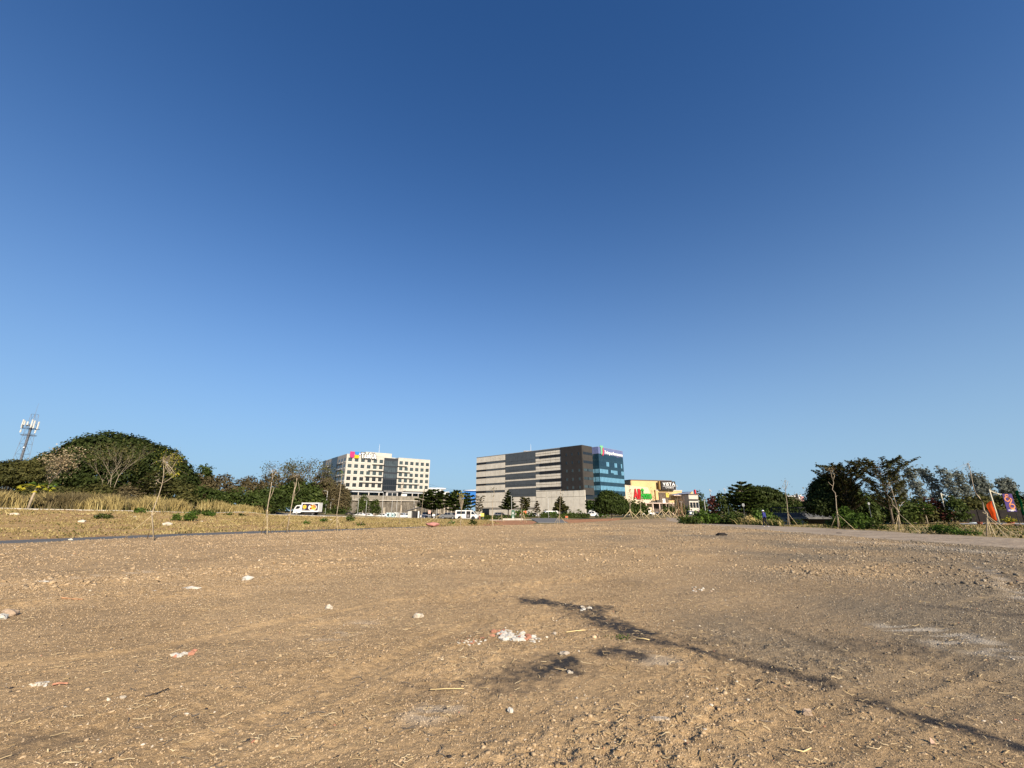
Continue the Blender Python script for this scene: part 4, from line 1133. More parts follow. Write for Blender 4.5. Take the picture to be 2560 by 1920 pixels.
# ---- far mall with saucer roofs and blue hoarding
def far_mall():
    t = thing('distant_mall', 'distant white mall with two saucer roofs and blue hoarding between the office blocks', 'building', at(1120, 1255, 400))
    Fc = Facade(at(1050, 1260, 400)[:2], (1, 0)); x0 = at(1050, 1260, 400)[0]
    X = lambda px, py: at(px, py, 400)[0] - x0
    zz = lambda py: at(1120, py, 400)[2]
    BLUE = simple('blue_hoarding', lin('#2a6fb8'), .6, .08, .2)
    fpart(Fc, 'wall', WHITEP, t, [(X(1050, 1240), X(1123, 1240), zz(1262), zz(1229.5), -20, 0)])
    fpart(Fc, 'hoarding', BLUE, t, [(X(1123.5, 1240), X(1200, 1240), zz(1262), zz(1229.5), -18, -.5)])
    for (cx, w, top, bot) in ((1075, 70, 1218.5, 1226), (1190, 74, 1223.5, 1229)):
        mb = MB(); n = 28; r = wpx(w, 400) / 2; c = Vector(at(cx, top, 400)) + Vector((0, 14, 0)); zb = zz(bot)
        ring = lambda rr, z: [(c.x + rr * math.cos(2 * math.pi * k / n), c.y + .6 * rr * math.sin(2 * math.pi * k / n), z) for k in range(n)]
        V = ring(r, c.z) + ring(r, c.z - .8) + ring(r * .66, zb); fs = [tuple(range(n))]
        for q in range(2):
            for k in range(n): fs.append((q * n + k, (q + 1) * n + k, (q + 1) * n + (k + 1) % n, q * n + (k + 1) % n))
        mb.add(V, fs); mb.build('saucer_roof', WHITEP, t)
        mb = MB(); V = ring(r * .6, zb + .3) + ring(r * .6, zz(1234)); mb.add(V, [(k, n + k, n + (k + 1) % n, (k + 1) % n) for k in range(n)]); mb.build('clerestory', WIN_D, t)
    for px in (1082, 1092, 1100):
        fpart(Fc, 'pier', WHITEP, t, [(X(px, 1228), X(px, 1228) + .8, zz(1231), zz(1224), 1.5, 2.6)])
far_mall()
def far_white():
    t = thing('distant_hospital', 'distant white and pink tiered building on the right horizon', 'building', at(1985, 1256, 520))
    Fc = Facade(at(1955, 1250, 520)[:2], (1, 0)); x0 = at(1955, 1250, 520)[0]
    X = lambda px: at(px, 1245, 520)[0] - x0
    zz = lambda py: at(1985, py, 520)[2]
    fpart(Fc, 'lower_slab', WHITEP, t, [(X(1953), X(1998), zz(1262), zz(1246), -30, 0)])
    fpart(Fc, 'upper_slab', WHITEP, t, [(X(1958), X(1995), zz(1246), zz(1239), -28, -2)])
    fpart(Fc, 'tower', WHITEP, t, [(X(1995.4), X(2003), zz(1262), zz(1237), -26, 1)])
    fpart(Fc, 'pink_wing', simple('pink_render', (.55, .30, .30), .8), t, [(X(2000), X(2008), zz(1262), zz(1241), -20, 1.5)])
    for py in (1241.5, 1244.5, 1248.5): fpart(Fc, 'window_band', WIN_D, t, [(X(1959), X(1994), zz(py + .8), zz(py), -1.9 if py < 1246 else .1, .25)])
far_white()

# ------------------------------------------------------------------ trees along the road and on the right
def rowbush(lst, name, group, **kw):
    for i, (px, Y, w, top, m, lab, base) in enumerate(lst): bush(name, lab, px, Y, w, top, m, seed=kw.get('seed', 400) + i, group=group, base_py=base, d=kw.get('d'), dens=kw.get('dens', 1.0), cat=kw.get('cat', 'bush'), leaf=kw.get('leaf'))
GR = 'layered roadside trees'
for i, (px, Y, top, w, base, mat, nt_, fst, lab, shp, br) in enumerate([
    (1081, 128, 1224, 96, 1294, LF_MID, 7, .33, 'wide layered tree in front of the blue hoarding, left of the pair', 'dome', BARK_P),
    (1140, 132, 1226, 74, 1294, LF_MID, 7, .30, 'layered tree directly behind the white van, right of the pair', 'dome', BARK_P),
    (1168, 138, 1232, 40, 1294, LF_MID, 6, .30, 'narrow layered tree touching the corner of the striped block', 'dome', BARK),
    (1270, 165, 1225, 44, 1290, LF_DARK, 8, .30, 'tallest pointed layered tree before the striped block', 'cone', BARK_D),
    (1313, 168, 1246, 34, 1290, LF_OLIVE, 6, .38, 'small round layered tree behind the orange boards', 'vase', BARK_D),
    (1401, 170, 1241, 46, 1289, LF_OLIVE, 8, .26, 'pale feathery layered tree before the doorway of the striped block', 'cone', BARK),
    (1476, 178, 1254, 30, 1288, LF_BRIGHT, 6, .30, 'small bright green layered tree at the brown corner of the striped block', 'vase', BARK_D)]):
    tiered_tree('layered_tree', lab, px, Y, top, w, base, mat, nt_, fst, 420 + i, GR, 3.6 if i < 2 else 2.6, shp, .22 if shp != 'dome' else .14, bark=br)
tiered_tree('bare_layered_tree', 'leafless layered tree at the left corner of the striped block', 1197, 160, 1242, 34, 1292, LF_BROWN, 6, .3, 431, None, .35, 'vase', .3, bark=BARK_P)
tiered_tree('bare_layered_tree', 'thin reddish layered tree left of the pale feathery tree', 1343, 168, 1252, 24, 1290, LF_BROWN, 6, .28, 432, None, .5, 'cone', .3, bark=BARK)
# big dense tree at the corner, and its neighbours
b = at(1530, 1296, 112); zb = Z(b[0], b[1]); top = at(1520, 1227, 112)[2] - zb; w = wpx(72, 112)
tree('dense_tree', 'big dense dark green layered tree in front of the glass wing', 'tree', b[0], b[1],
     [(-.6, 0, top * .60, w * .40, w * .35, top * .40), (1.2, 0, top * .50, w * .36, w * .33, top * .36), (-1.6, .4, top * .38, w * .34, w * .3, top * .24), (.6, -.6, top * .34, w * .42, w * .3, top * .22), (2.2, 0, top * .36, w * .25, w * .25, top * .25), (-1.2, -.3, top * .78, w * .2, w * .2, top * .2), (.9, -.2, top * .70, w * .2, w * .2, top * .18), (-2.6, 0, top * .55, w * .16, w * .2, top * .10), (2.9, 0, top * .52, w * .16, w * .2, top * .10), (-3.0, 0, top * .34, w * .16, w * .2, top * .08)], .24, 2100, 8, LF_MID, 1.4, .16, BARK_P, 440, z=zb, shell=.55, tint0=.28)
rowbush([(1578, 150, 48, 1248, LF_MID, 'tree with thin bare top before the cream mall wall', 1290), (1602, 155, 40, 1252, LF_MID, 'low dark tree below the red letters of the mall', 1290)], 'corner_tree', None, seed=445, cat='tree')
bush('tree', 'dark tree behind the low restaurant right of the mall', 1752, 330, 44, 1226, LF_MID, seed=448, base_py=1290, d=12, cat='tree', leaf=.7)
rowbush([(1705, 190, 40, 1258, LF_MID, 'dark shop tree left of the blue tent', 1288), (1672, 200, 40, 1262, LF_MID, 'dark shop tree behind the thicket of stakes', 1288)], 'shop_tree', 'trees before the shops', seed=450, cat='tree')
bush('red_leaved_tree', 'dark red leaved tree left of the dark feathery trees', 1786, 120, 26, 1236, LF_RED, seed=455, base_py=1288, d=3, cat='tree')
for i, (px, top, w, lab) in enumerate([(1808, 1228, 34, 'dark feathery tree beside the red leaved tree'), (1832, 1232, 30, 'dark feathery tree directly left of the broad layered tree')]):
    bush('feathery_tree', lab, px, 112, w, top, LF_DARK, seed=458 + i, base_py=1288, d=4, cat='tree', n=8)
tiered_tree('layered_tree', 'broad layered tree with pale trunk left of the walking person', 1864, 82, 1203, 92, 1283, LF_MID, 9, .26, 460, GR, 3.0, 'dome', .10, bark=BARK_P, nbr=8)
b = at(1918, 1275, 125); zb = -1.0
tree('spreading_tree', 'dark rounded tree with sloping crown behind the broad layered tree', 'tree', b[0], b[1], [lob(1905, 1238, 125, 34, 5, 20, (b[0], b[1], zb)), lob(1880, 1240, 125, 34, 5, 24, (b[0], b[1], zb)), lob(1935, 1246, 125, 24, 4, 16, (b[0], b[1], zb)), lob(1965, 1256, 125, 20, 4, 12, (b[0], b[1], zb)), lob(1920, 1262, 125, 60, 4, 16, (b[0], b[1], zb))], .34, 1700, 8, LF_DARK, 2.5, .3, BARK, 465, z=zb, shell=.2)
HB = 'hedge trees beyond the footbridge'
rowbush([(1925, 100, 60, 1256, LF_MID, 'hedge tree behind the left end of the footbridge', 1285), (1965, 102, 60, 1257, LF_MID, 'hedge tree behind the middle of the footbridge, left', 1285), (2000, 150, 70, 1250, LF_DARK, 'rounded dark hedge tree below the distant white building', 1285),
         (2010, 104, 60, 1256, LF_MID, 'hedge tree behind the middle of the footbridge, right', 1285), (2055, 104, 60, 1252, LF_MID, 'hedge tree behind the right end of the footbridge', 1285), (1890, 100, 50, 1260, LF_MID, 'hedge tree under the rounded dark tree', 1285)], 'hedge_tree', HB, seed=470, cat='tree', d=5)
bare_tree('dead_tree', 'dead grey twisted tree right of the distant white building', 2022, 92, 1222, 1275, LF_BROWN, BARK, 480, 1, depth=3, spread=.55, thick=1.6)
# right hand group
b = at(2085, 1298, 62); zb = Z(b[0], b[1])
bb = (b[0], b[1], zb)
tree('dense_tree', 'tall dense nearly black green tree right of the footbridge', 'tree', b[0], b[1], [lob(2075, 1215, 62, 36, 2.2, 30, bb), lob(2058, 1240, 62, 30, 2.2, 38, bb), lob(2098, 1235, 63, 42, 2.4, 45, bb), lob(2090, 1265, 62, 48, 2.4, 30, bb), lob(2050, 1265, 61, 30, 2.0, 28, bb)], .17, 2300, 8, LF_DARK, 1.5, .18, BARK_D, 485, z=zb, shell=.3, tint0=.3)
tiered_tree('layered_tree', 'feathery layered tree rising behind the tall staked sapling', 2128, 60, 1168, 124, 1300, LF_OLIVE, 10, .26, 490, GR, 2.6, 'vase', .62, bark=BARK, nbr=8)
tiered_tree('layered_tree', 'feathery layered tree with a stout pale trunk on the right lawn', 2230, 55, 1156, 150, 1298, LF_OLIVE, 10, .28, 491, GR, 2.4, 'vase', .55, bark=BARK, nbr=8, trunk_r=.10)
tiered_tree('young_tree', 'small young layered tree with a thin trunk left of the first lamp on the right', 2316, 62, 1254, 44, 1297, LF_BRIGHT, 5, .48, 492, None, 1.6, 'dome', .12, bark=BARK_P)
GH = 'tall hedge trees along the right hand fence'
rowbush([(2168, 68, 70, 1222, LF_MID, 'hedge tree between the two feathery layered trees', 1296), (2255, 70, 70, 1238, LF_MID, 'hedge tree right of the stout pale trunk', 1296), (2300, 72, 60, 1240, LF_OLIVE, 'olive hedge tree behind the small young tree', 1296),
         (2340, 72, 56, 1240, LF_RED, 'reddish hedge tree left of the first lamp on the right', 1296), (2385, 70, 60, 1236, LF_MID, 'bright hedge tree right of the first lamp on the right', 1298), (2425, 80, 60, 1236, LF_OLIVE, 'olive hedge tree above the low dark fence', 1292),
         (2470, 82, 60, 1232, LF_OLIVE, 'dull hedge tree left of the second lamp on the right', 1290), (2515, 84, 60, 1228, LF_OLIVE, 'dull hedge tree behind the purple banner', 1290), (2560, 84, 70, 1226, LF_DARK, 'dark hedge tree behind the green flag', 1290), (2210, 74, 60, 1226, LF_DARK, 'dark hedge tree behind the stout pale trunk', 1296), (2130, 72, 60, 1228, LF_DARK, 'dark hedge tree behind the tall staked sapling', 1296), (2620, 84, 80, 1216, LF_DARK, 'dark hedge tree at the right edge', 1290)], 'hedge_tree', GH, seed=500, cat='tree', d=5, dens=1.2)
# windswept grey-green casuarinas, haze painted into their leaf colour
GC = 'windswept grey green trees on the right horizon'
def casuarina(lab, px, Y, top, w, base, seed, lean):
    b = at(px, base, Y); z = Z(b[0], b[1]); h = at(px, top, Y)[2] - z; r = wpx(w, Y) / 2
    rng = np.random.default_rng(seed)
    L = [(lean * (k / 6) ** 1.5 * -r * 1.2 + rng.uniform(-.2, .2) * r, rng.uniform(-.2, .2) * r, h * (.40 + .56 * k / 6), r * (.60 - .07 * abs(k - 3)), r * .6, h * .11) for k in range(7)]
    tree('windswept_tree', lab, 'tree', b[0], b[1], L, max(.2, Y * .0026), int(240), 5, LF_GREY_HAZE, h * .5, .18, BARK, seed, GC, z=z, shell=.9, limbs=False, low=-1)
for i, a in enumerate([(2268, 100, 1180, 34, 1285), (2310, 110, 1170, 46, 1285), (2352, 115, 1172, 42, 1285), (2398, 112, 1174, 46, 1285), (2432, 112, 1182, 44, 1285), (2468, 150, 1188, 34, 1280), (2492, 150, 1190, 36, 1280), (2530, 220, 1202, 24, 1280), (2550, 220, 1200, 24, 1280)]):
    casuarina(['windswept tree behind the stout trunked layered tree', 'darkest leaning windswept tree, second from the left', 'slim windswept tree third from the left', 'windswept tree left of the tallest thin sapling top', 'windswept tree under the tallest thin sapling top', 'hazy windswept tree above the second lamp, left', 'hazy windswept tree above the second lamp, right', 'small far windswept tree above the purple banner', 'small far windswept tree at the right edge'][i], *a, 520 + i, .45)
# low dark fence under the hedge
def fence():
    A = at(2395, 1290, 74); B = at(2700, 1290, 66); A[2] = B[2] = Z(A[0], A[1])
    d = Vector(B - A); L = d.length; n = int(L / 2.4); F1 = Facade(A[:2], d[:2])
    t = thing('boundary_fence', 'low dark board fence under the hedge on the right', 'fence', A)
    m = simple('dark_fence_board', (.035, .028, .024), .8, .2, 2)
    for k in range(n):
        fpart(F1, 'board', m, t, [(k * 2.4 + .04, k * 2.4 + 2.36, A[2], A[2] + 2.0, 0, .06)])
        fpart(F1, 'post', m, t, [(k * 2.4 - .06, k * 2.4 + .035, A[2], A[2] + 2.15, -.03, .10)])
fence()
# bank of shrubs between the track and the road
GK = 'shrubs on the bank beside the track'
rowbush([(1712, 66, 28, 1290, LF_BRIGHT, 'low shrub at the left tip of the bank', 1299), (1752, 62, 40, 1272, LF_BRIGHT, 'tallest leafy shrub near the left tip of the bank', 1303), (1790, 62, 52, 1287, LF_BRIGHT, 'broad leafy shrub in the middle of the bank', 1306), (1728, 60, 34, 1294, LF_MID, 'low spreading shrub below the tallest leafy shrub', 1303),
         (1830, 60, 56, 1284, LF_MID, 'leafy shrub under the broad layered tree', 1308), (1868, 58, 40, 1288, LF_REED, 'dry straw coloured shrub left of the walking person', 1309), (1905, 62, 60, 1272, LF_BRIGHT, 'bright green shrub directly behind the walking person', 1310), (1930, 62, 44, 1284, LF_MID, 'shrub at the left end of the footbridge', 1311),
         (1770, 90, 60, 1283, LF_MID, 'far shrub on the bank near the road', 1296), (1840, 92, 60, 1280, LF_MID, 'far shrub behind the broad layered tree trunk', 1296), (1890, 64, 40, 1290, LF_REED, 'dry tuft above the person shadow', 1309)], 'bank_shrub', GK, seed=540, d=3, dens=1.2)
P_BANK = [plane(*p) for p in ((1700, 1298), (1746, 1304), (1803, 1308), (1860, 1311), (1900, 1312), (1960, 1316.5))] + [at(1950, 1290, 72), at(1850, 1284, 95), at(1750, 1286, 95)]
blades('bank_grass', P_BANK, 16000, .15, .6, .05, LF_MID, 560, .35, .5)
blades('bank_dry_grass', P_BANK, 5000, .2, .7, .04, LF_REED, 561, .3, .3)
GM = 'leafy shrubs between the bridge and the right lawn'
rowbush([(2122, 45, 60, 1268, LF_BRIGHT, 'tall leafy shrub behind the stakes of the tall sapling', 1322), (2158, 42, 52, 1282, LF_BRIGHT, 'low leafy shrub right of the tall sapling stakes', 1325), (2185, 41, 34, 1300, LF_MID, 'small leafy shrub at the lawn edge', 1327), (2085, 46, 40, 1302, LF_MID, 'dark low shrub between the sapling stakes', 1322),
         (1998, 60, 26, 1302, LF_MID, 'small shrub under the footbridge', 1315), (2360, 33, 66, 1312, LF_BRIGHT, 'grassy green tuft in the middle of the right lawn', 1332), (2418, 31, 50, 1325, LF_BRIGHT, 'low green grass tuft right of the grassy tuft', 1339)], 'leafy_shrub', GM, seed=570, d=2.2, dens=1.2)
# hedge before the striped block
GB2 = 'clipped shrubs before the striped block'
rowbush([(1300, 148, 24, 1275, LF_BRIGHT, 'round shrub in front of the orange boards', 1294), (1325, 150, 20, 1280, LF_MID, 'round shrub right of the orange boards', 1294), (1385, 140, 22, 1280, LF_BRIGHT, 'round shrub right of the white and black van', 1293), (1415, 140, 22, 1279, LF_MID, 'dark round shrub left of the palm', 1293), (1437, 140, 20, 1281, LF_MID, 'dark round shrub right of the orange barrier', 1293), (1455, 140, 22, 1281, LF_MID, 'dark round shrub left of the white pickup', 1293), (1505, 138, 22, 1281, LF_BRIGHT, 'round shrub right of the white pickup', 1293), (1362, 142, 18, 1279, LF_MID, 'round shrub left of the white and black van', 1293), (835, 122, 32, 1268, LF_MID, 'round dark shrub beside the lamp posts', 1291), (853, 120, 26, 1270, LF_MID, 'round dark shrub left of the motorcyclist', 1291), (815, 118, 16, 1272, LF_MID, 'small round shrub behind the truck tail', 1290)], 'round_shrub', GB2, seed=580)
def hedge(lab, pa, pb, Y, top, seed):
    a = at(pa, 1294, Y); b = at(pb, 1294, Y + 2); z = Z(a[0], a[1]); h = at(pa, top, Y)[2] - z; rng = np.random.default_rng(seed)
    t = thing('hedge', lab, 'hedge', (a[0], a[1], z)); n = int((b[0] - a[0]) * 60)
    u = rng.random(n); f = rng.integers(0, 3, n); p = np.c_[u * (b[0] - a[0]), u * 2 + rng.uniform(-.4, .4, n), rng.uniform(0, h, n)]
    p[f == 0, 2] = h; p[f == 1, 1] = (u * 2)[f == 1] - .45; nn = np.where((f == 0)[:, None], [0, 0, 1.], [0, -1., .2])
    V, F, T = leaves(p, nn, .3, rng, np.clip(rng.normal(.45, .2, n), 0, 1))
    obj('foliage', np_mesh('foliage', V, F, LF_MID, dict(tint=T)), t, kind='stuff')
hedge('long clipped hedge left of the green sign', 1195, 1278, 118, 1289.5, 590)
hedge('long clipped hedge before the plinth of the striped block', 1350, 1475, 134, 1285.5, 591)
# small palms beside the doorway
def palm(lab, px, Y, top, base, seed):
    b = at(px, base, Y); z = Z(b[0], b[1]); h = at(px, top, Y)[2] - z; rng = np.random.default_rng(seed)
    t = thing('palm_tree', lab, 'palm', (b[0], b[1], z), 0, 'small palms before the striped block')
    MB().tube([(0, 0, 0), (.05, 0, h * .5), (0, 0, h * .78)], [.16, .12, .11], 6).build('trunk', BARK, t, smooth=True, local=True)
    V = []; F = []
    for k in range(11):
        a = 2 * math.pi * k / 11 + rng.normal(0, .2); ln = h * .42; el = rng.uniform(.1, .9)
        prev = None
        for j in range(5):
            s = j / 4; c = np.array([math.cos(a) * ln * s, math.sin(a) * ln * s, h * .78 + ln * (el * s - 1.0 * s * s)]); w = np.array([-math.sin(a), math.cos(a), 0]) * ln * .10 * (1 - s * .8)
            V += [tuple(c + w), tuple(c - w)]
            if j: i = len(V) - 4; F.append((i, i + 1, i + 3, i + 2))
    o = MB().add(V, F).build('fronds', LF_DARK, t, local=True, kind='stuff')
for i, (px, top, lab) in enumerate([(1365, 1270, 'small palm behind the round-headed lamp'), (1424, 1270, 'small leaning palm right of the doorway'), (1446, 1270, 'small palm between doorway and brown corner')]): palm(lab, px, 195, top, 1289, 600 + i)
# scattered stones and lumps on the parched lawn
ST = simple('pale_stone', (.52, .47, .38), .9, .15, 6, bump=.5)
GS2 = 'pale stones lying on the parched lawn'
for i, (px, py, Y, w, lab) in enumerate([(35, 1292, 42, 20, 'flat pale stone near the left edge of the lawn'), (207, 1296, 40, 20, 'pale stone in the middle of the left lawn'), (422, 1298.5, 42, 24, 'largest flat pale stone right of the leftmost sapling'), (338, 1288, 48, 8, 'tiny white stone beside the leftmost sapling'), (244, 1283, 46, 10, 'grey stone near the kerb'), (828, 1295.5, 70, 9, 'pale stone on the crest left of the thin sapling'), (809, 1291.5, 76, 9, 'brownish stone on the crest below the lamp posts'), (504, 1304, 48, 7, 'white slab stuck in the lawn'), (181, 1336, 26, 13, 'pale slab next to the footpath'), (120, 1287, 48, 6, 'small white stone below the papaya tree')]):
    g = at(px, py, Y); z = Z(g[0], g[1]); r = wpx(w, Y) / 2
    tag(MB().blob((g[0], g[1], z + r * .15), (r, r * .7, r * .45), 610 + i, .25).build('stone', ST), lab, 'stone', GS2)
tag(MB().blob((0, 0, 0), (.75, .45, .20), 630, .18, sub=2).add([], []).build('sack', simple('pink_sack', (.42, .19, .16), .8, .2, 3)), 'crumpled pink sack at the end of the footpath', 'sack')
g = plane(1081, 1316.5); bpy.data.objects['sack'].location = (g[0], g[1], .22)

# ------------------------------------------------------------------ cell tower and masts
STEEL = simple('galvanised_steel', (.34, .36, .38), .5, .1, 2, metal=.3)
STEEL_D = simple('dark_steel', (.10, .11, .13), .5, .1, 2)
GREYP = simple('grey_paint', (.42, .42, .40), .6, .08, 2)
def cell_tower():
    Y = 128; top = at(88, 1036, Y); H0 = Z(top[0], Y) ; x = top[0]
    t = thing('cell_tower', 'tall lattice cell tower with white panel antennas at the left edge', 'cell tower', (x, Y, H0))
    h = top[2]; z0 = H0; wb = 3.4; wt = 1.1
    cor = lambda k, z: (x + (wb + (wt - wb) * (z - z0) / (h - z0)) / 2 * (1 if k in (1, 2) else -1), Y + (wb + (wt - wb) * (z - z0) / (h - z0)) / 2 * (1 if k > 1 else -1), z)
    for k in range(4): MB().tube([cor(k, z0), cor(k, h)], .05, 4).build('leg', STEEL_D, t)
    mb = MB(); n = 9
    for i in range(n):
        za = z0 + (h - z0) * i / n; zb = z0 + (h - z0) * (i + 1) / n; zm = (za + zb) / 2
        for k in range(4):
            k2 = (k + 1) % 4; m = (np.array(cor(k, zm)) + np.array(cor(k2, zm))) / 2
            mb.tube([cor(k, za), cor(k2, zb)], .028, 3); mb.tube([cor(k, zb), cor(k2, zb)], .025, 3)
    mb.build('lattice', STEEL_D, t, kind='stuff')
    MB().box((x + .1, Y - .1, (z0 + h) / 2 - 1.5), (.55, .3, h - z0 - 4)).build('cable_ladder', STEEL_D, t)
    zp = at(80, 1070, Y)[2]
    for z, r in ((zp - .2, 1.9), (zp - 2.2, 1.7)):
        mb = MB(); q = 10
        P = [(x + r * math.cos(2 * math.pi * k / q), Y + r * math.sin(2 * math.pi * k / q), z) for k in range(q)]
        for k in range(q): mb.tube([P[k], P[(k + 1) % q]], .05, 4)
        for k in range(0, q, 2): mb.tube([P[k], (x, Y, z)], .04, 4)
        mb.build('antenna_ring', STEEL_D, t)
    for k, (dx, dy, hh, dz) in enumerate([(-2.2, -.4, 2.5, 0), (-1.55, -1.2, 2.5, .1), (1.3, -1.3, 2.4, .1), (1.75, -1.0, 2.3, -.1), (2.25, -.3, 2.3, -.3), (-.4, -1.7, 1.2, .2), (.5, -1.7, 1.0, .1), (-2.1, -.6, .9, -2.0), (2.2, -.5, .9, -2.2)]):
        MB().box((x + dx, Y + dy, zp + 1.0 + dz), (.36, .16, hh)).build('panel_antenna', simple('antenna_grey', (.50, .50, .47), .6), t)
    for dx in (-.9, .2, .9): MB().box((x + dx, Y - 1.5, zp + .5), (.35, .25, .6)).build('radio_unit', STEEL_D, t)
    MB().tube([(x, Y, h), (x, Y, h + 3.4)], [.05, .02], 4).build('lightning_rod', STEEL_D, t)
    for z in (zp - 6, zp - 10.5): MB().blob((x + 1.2, Y - 1.3, z), .22, 3).build('warning_lamp', WHITEP, t)
cell_tower()
def mast(lab, px, Y, top, col):
    b = at(px, 1270, Y); z1 = at(px, top, Y)[2]
    t = thing('antenna_mast', lab, 'antenna mast', (b[0], Y, -1))
    MB().tube([(b[0], Y, -1), (b[0], Y, z1)], [wpx(2.5, Y) / 2, wpx(1, Y) / 2], 5).build('pole', col, t)
    for k in range(3): MB().box((b[0] + (k - 1) * wpx(2.2, Y), Y - 1, z1 - hpx(3 + 1.5 * k, Y)), (wpx(.9, Y), .5, hpx(4, Y))).build('panel_antenna', STEEL, t)
mast('thin white antenna mast above the low restaurant', 1695, 380, 1210, GREYP)
mast('white antenna mast left of the red leaved tree', 1780, 420, 1222, GREYP)
mast('thin lattice antenna mast above the dark feathery trees', 1817, 460, 1219, STEEL)

# ------------------------------------------------------------------ street lamps and poles
def lamp(lab, base, top, Y=None, arm=(16, -8), r=.055, group='street lamps', mat=GREYP, head=True, brace=False):
    if Y is None: g = plane(*base); Y = g[1]
    g = at(*base, Y); z = Z(g[0], g[1]); tp = at(*top, Y); x = g[0]
    t = thing('street_lamp', lab, 'street lamp', (x, Y, z), 0, group)
    MB().tube([(x, Y, z - .1), (x, Y, tp[2])], [r * 1.15, r * .8], 7).build('pole', mat, t, smooth=True)
    MB().box((x, Y, z + .05), (r * 5, r * 5, .1)).build('base_plate', mat, t)
    if arm:
        e = (x + wpx(arm[0], Y), Y, tp[2] - hpx(arm[1], Y))
        m = (x + wpx(arm[0] * .35, Y), Y, tp[2] - hpx(arm[1] * .62, Y))
        a = MB().tube([(x, Y, tp[2] - .02), m, e], r * .6, 6).build('arm', mat, t)
        if brace: MB().tube([(x, Y, tp[2] - hpx(7, Y)), (x + wpx(arm[0] * .25, Y), Y, tp[2] - hpx(arm[1] * .35, Y)), (x + wpx(arm[0] * .5, Y), Y, tp[2] - hpx(arm[1] * .72, Y))], r * .45, 5).build('brace', mat, t)
        if head: MB().box(e, (wpx(max(4, abs(arm[0]) * .5), Y), .14, .07)).build('lamp_head', mat, t)
    return t
lamp('first lamp on the right, standing at the hedge', (2369.6, 1299.5), (2350, 1233), 70, (18, 8), .085, 'cream arm lamps on the right', simple('cream_paint', (.50, .46, .34), .6), True, True)
lamp('second lamp on the right, towering over the orange flag', (2498, 1307), (2472.5, 1223.5), 56, (23, 12), .09, 'cream arm lamps on the right', MATS['cream_paint'], True, True)
GL = 'road lamps before the retaining wall'
for lab, px, base, top, Y, arm in [('tall lamp beside the truck, carrying cables', 812, 1290, 1228, 112, (-8, -1)), ('short lamp right of the tall truck lamp', 824, 1288, 1248, 128, (5, 0)), ('lamp below the hanging bush, left of a pair', 893, 1289, 1247, 124, (-6, -1)),
    ('lamp below the hanging bush, right of a pair', 914, 1289, 1251, 126, (-6, -1)), ('tall lamp before the glazed bay', 954, 1291, 1232, 118, (-7, -1)), ('plain lamp left of the white and blue cabins', 978, 1291, 1250, 126, None), ('plain lamp above the white cabins', 990, 1291, 1250, 128, None),
    ('plain lamp right of the white cabins', 1000, 1292, 1250, 128, None), ('short lamp above the guard shed', 1033, 1293, 1252, 132, None), ('lamp rising right of the guard shed', 1060, 1293, 1262, 132, None), ('lamp post beside the paired layered tree trunk', 1091, 1294, 1262, 126, None)]:
    lamp(lab, (px, base), (px + (px - 1280) * -.012, top), Y, arm, .06, GL)
lamp('lamp beside the green sign', (1279, 1299), (1279, 1240), 122, (-5, -1), .06, 'road lamps before the striped block')
lamp('round headed lamp before the striped block', (1371.5, 1298), (1370, 1244), 126, (-4, -1), .06, 'road lamps before the striped block')
lamp('lamp behind the second layered tree at the hoarding', (1177, 1294), (1175, 1240), 150, (-5, -1), .06, 'road lamps before the striped block')
GP = 'poles along the mall road'
for lab, px, base, top, Y in [('concrete pole right of the blue tent', 1750, 1289, 1250, 190), ('concrete pole left of the bank shrub', 1765, 1288, 1248, 185), ('pale pole right of the bank shrub', 1785, 1288, 1255, 185), ('pole behind the staked thicket', 1706, 1288, 1252, 170), ('short white pole on the bank', 1823, 1284, 1265, 84)]:
    g = at(px, base, Y); z = Z(g[0], Y); tp = at(px - 3, top, Y)
    t = thing('utility_pole', lab, 'pole', (g[0], Y, z), 0, GP); MB().tube([(g[0], Y, z - .1), (g[0], Y, tp[2])], [.17, .11] if Y > 100 else [.05, .04], 6).build('shaft', GREYP, t); MB().box((g[0], Y, tp[2] - .4), (1.3 if Y > 100 else .1, .1, .1)).build('crossarm', GREYP, t)
# sagging power lines right of the white office block
mb = MB()
for k in range(3):
    a = np.array(at(1072, 1210 + k * 5, 300)); b = np.array(at(1195, 1222 + k * 3.5, 340)); pts = [tuple(a + (b - a) * s + np.array([0, 0, -2.2 * 4 * s * (1 - s)])) for s in np.linspace(0, 1, 9)]
    mb.tube(pts, .06, 3)
tag(mb.build('power_lines', STEEL_D, kind='stuff'), 'sagging power lines between the two office blocks', 'cables')
def roundsign(lab, px, py, Y, r, base):
    g = at(px, base, Y); z = Z(g[0], Y); c = at(px, py, Y)
    t = thing('round_sign', lab, 'sign', (g[0], Y, z), 0, 'white round discs seen among the trees')
    MB().tube([(c[0], Y + .03, z), (c[0], Y + .03, c[2])], .025, 5).build('post', STEEL_D, t)
    MB().disc((c[0], Y - .04, c[2]), (0, 1, 0), wpx(r, Y), .03, 18, hpx(r * 1.25, Y)).build('disc', simple('weathered_disc', (.22, .23, .23), .7), t)
roundsign('white round disc under the broad layered tree', 1858, 1262.5, 78, 3.4, 1284)
roundsign('white round disc in the dark trees left of the stout trunk', 2171.5, 1259, 52, 2.8, 1298)

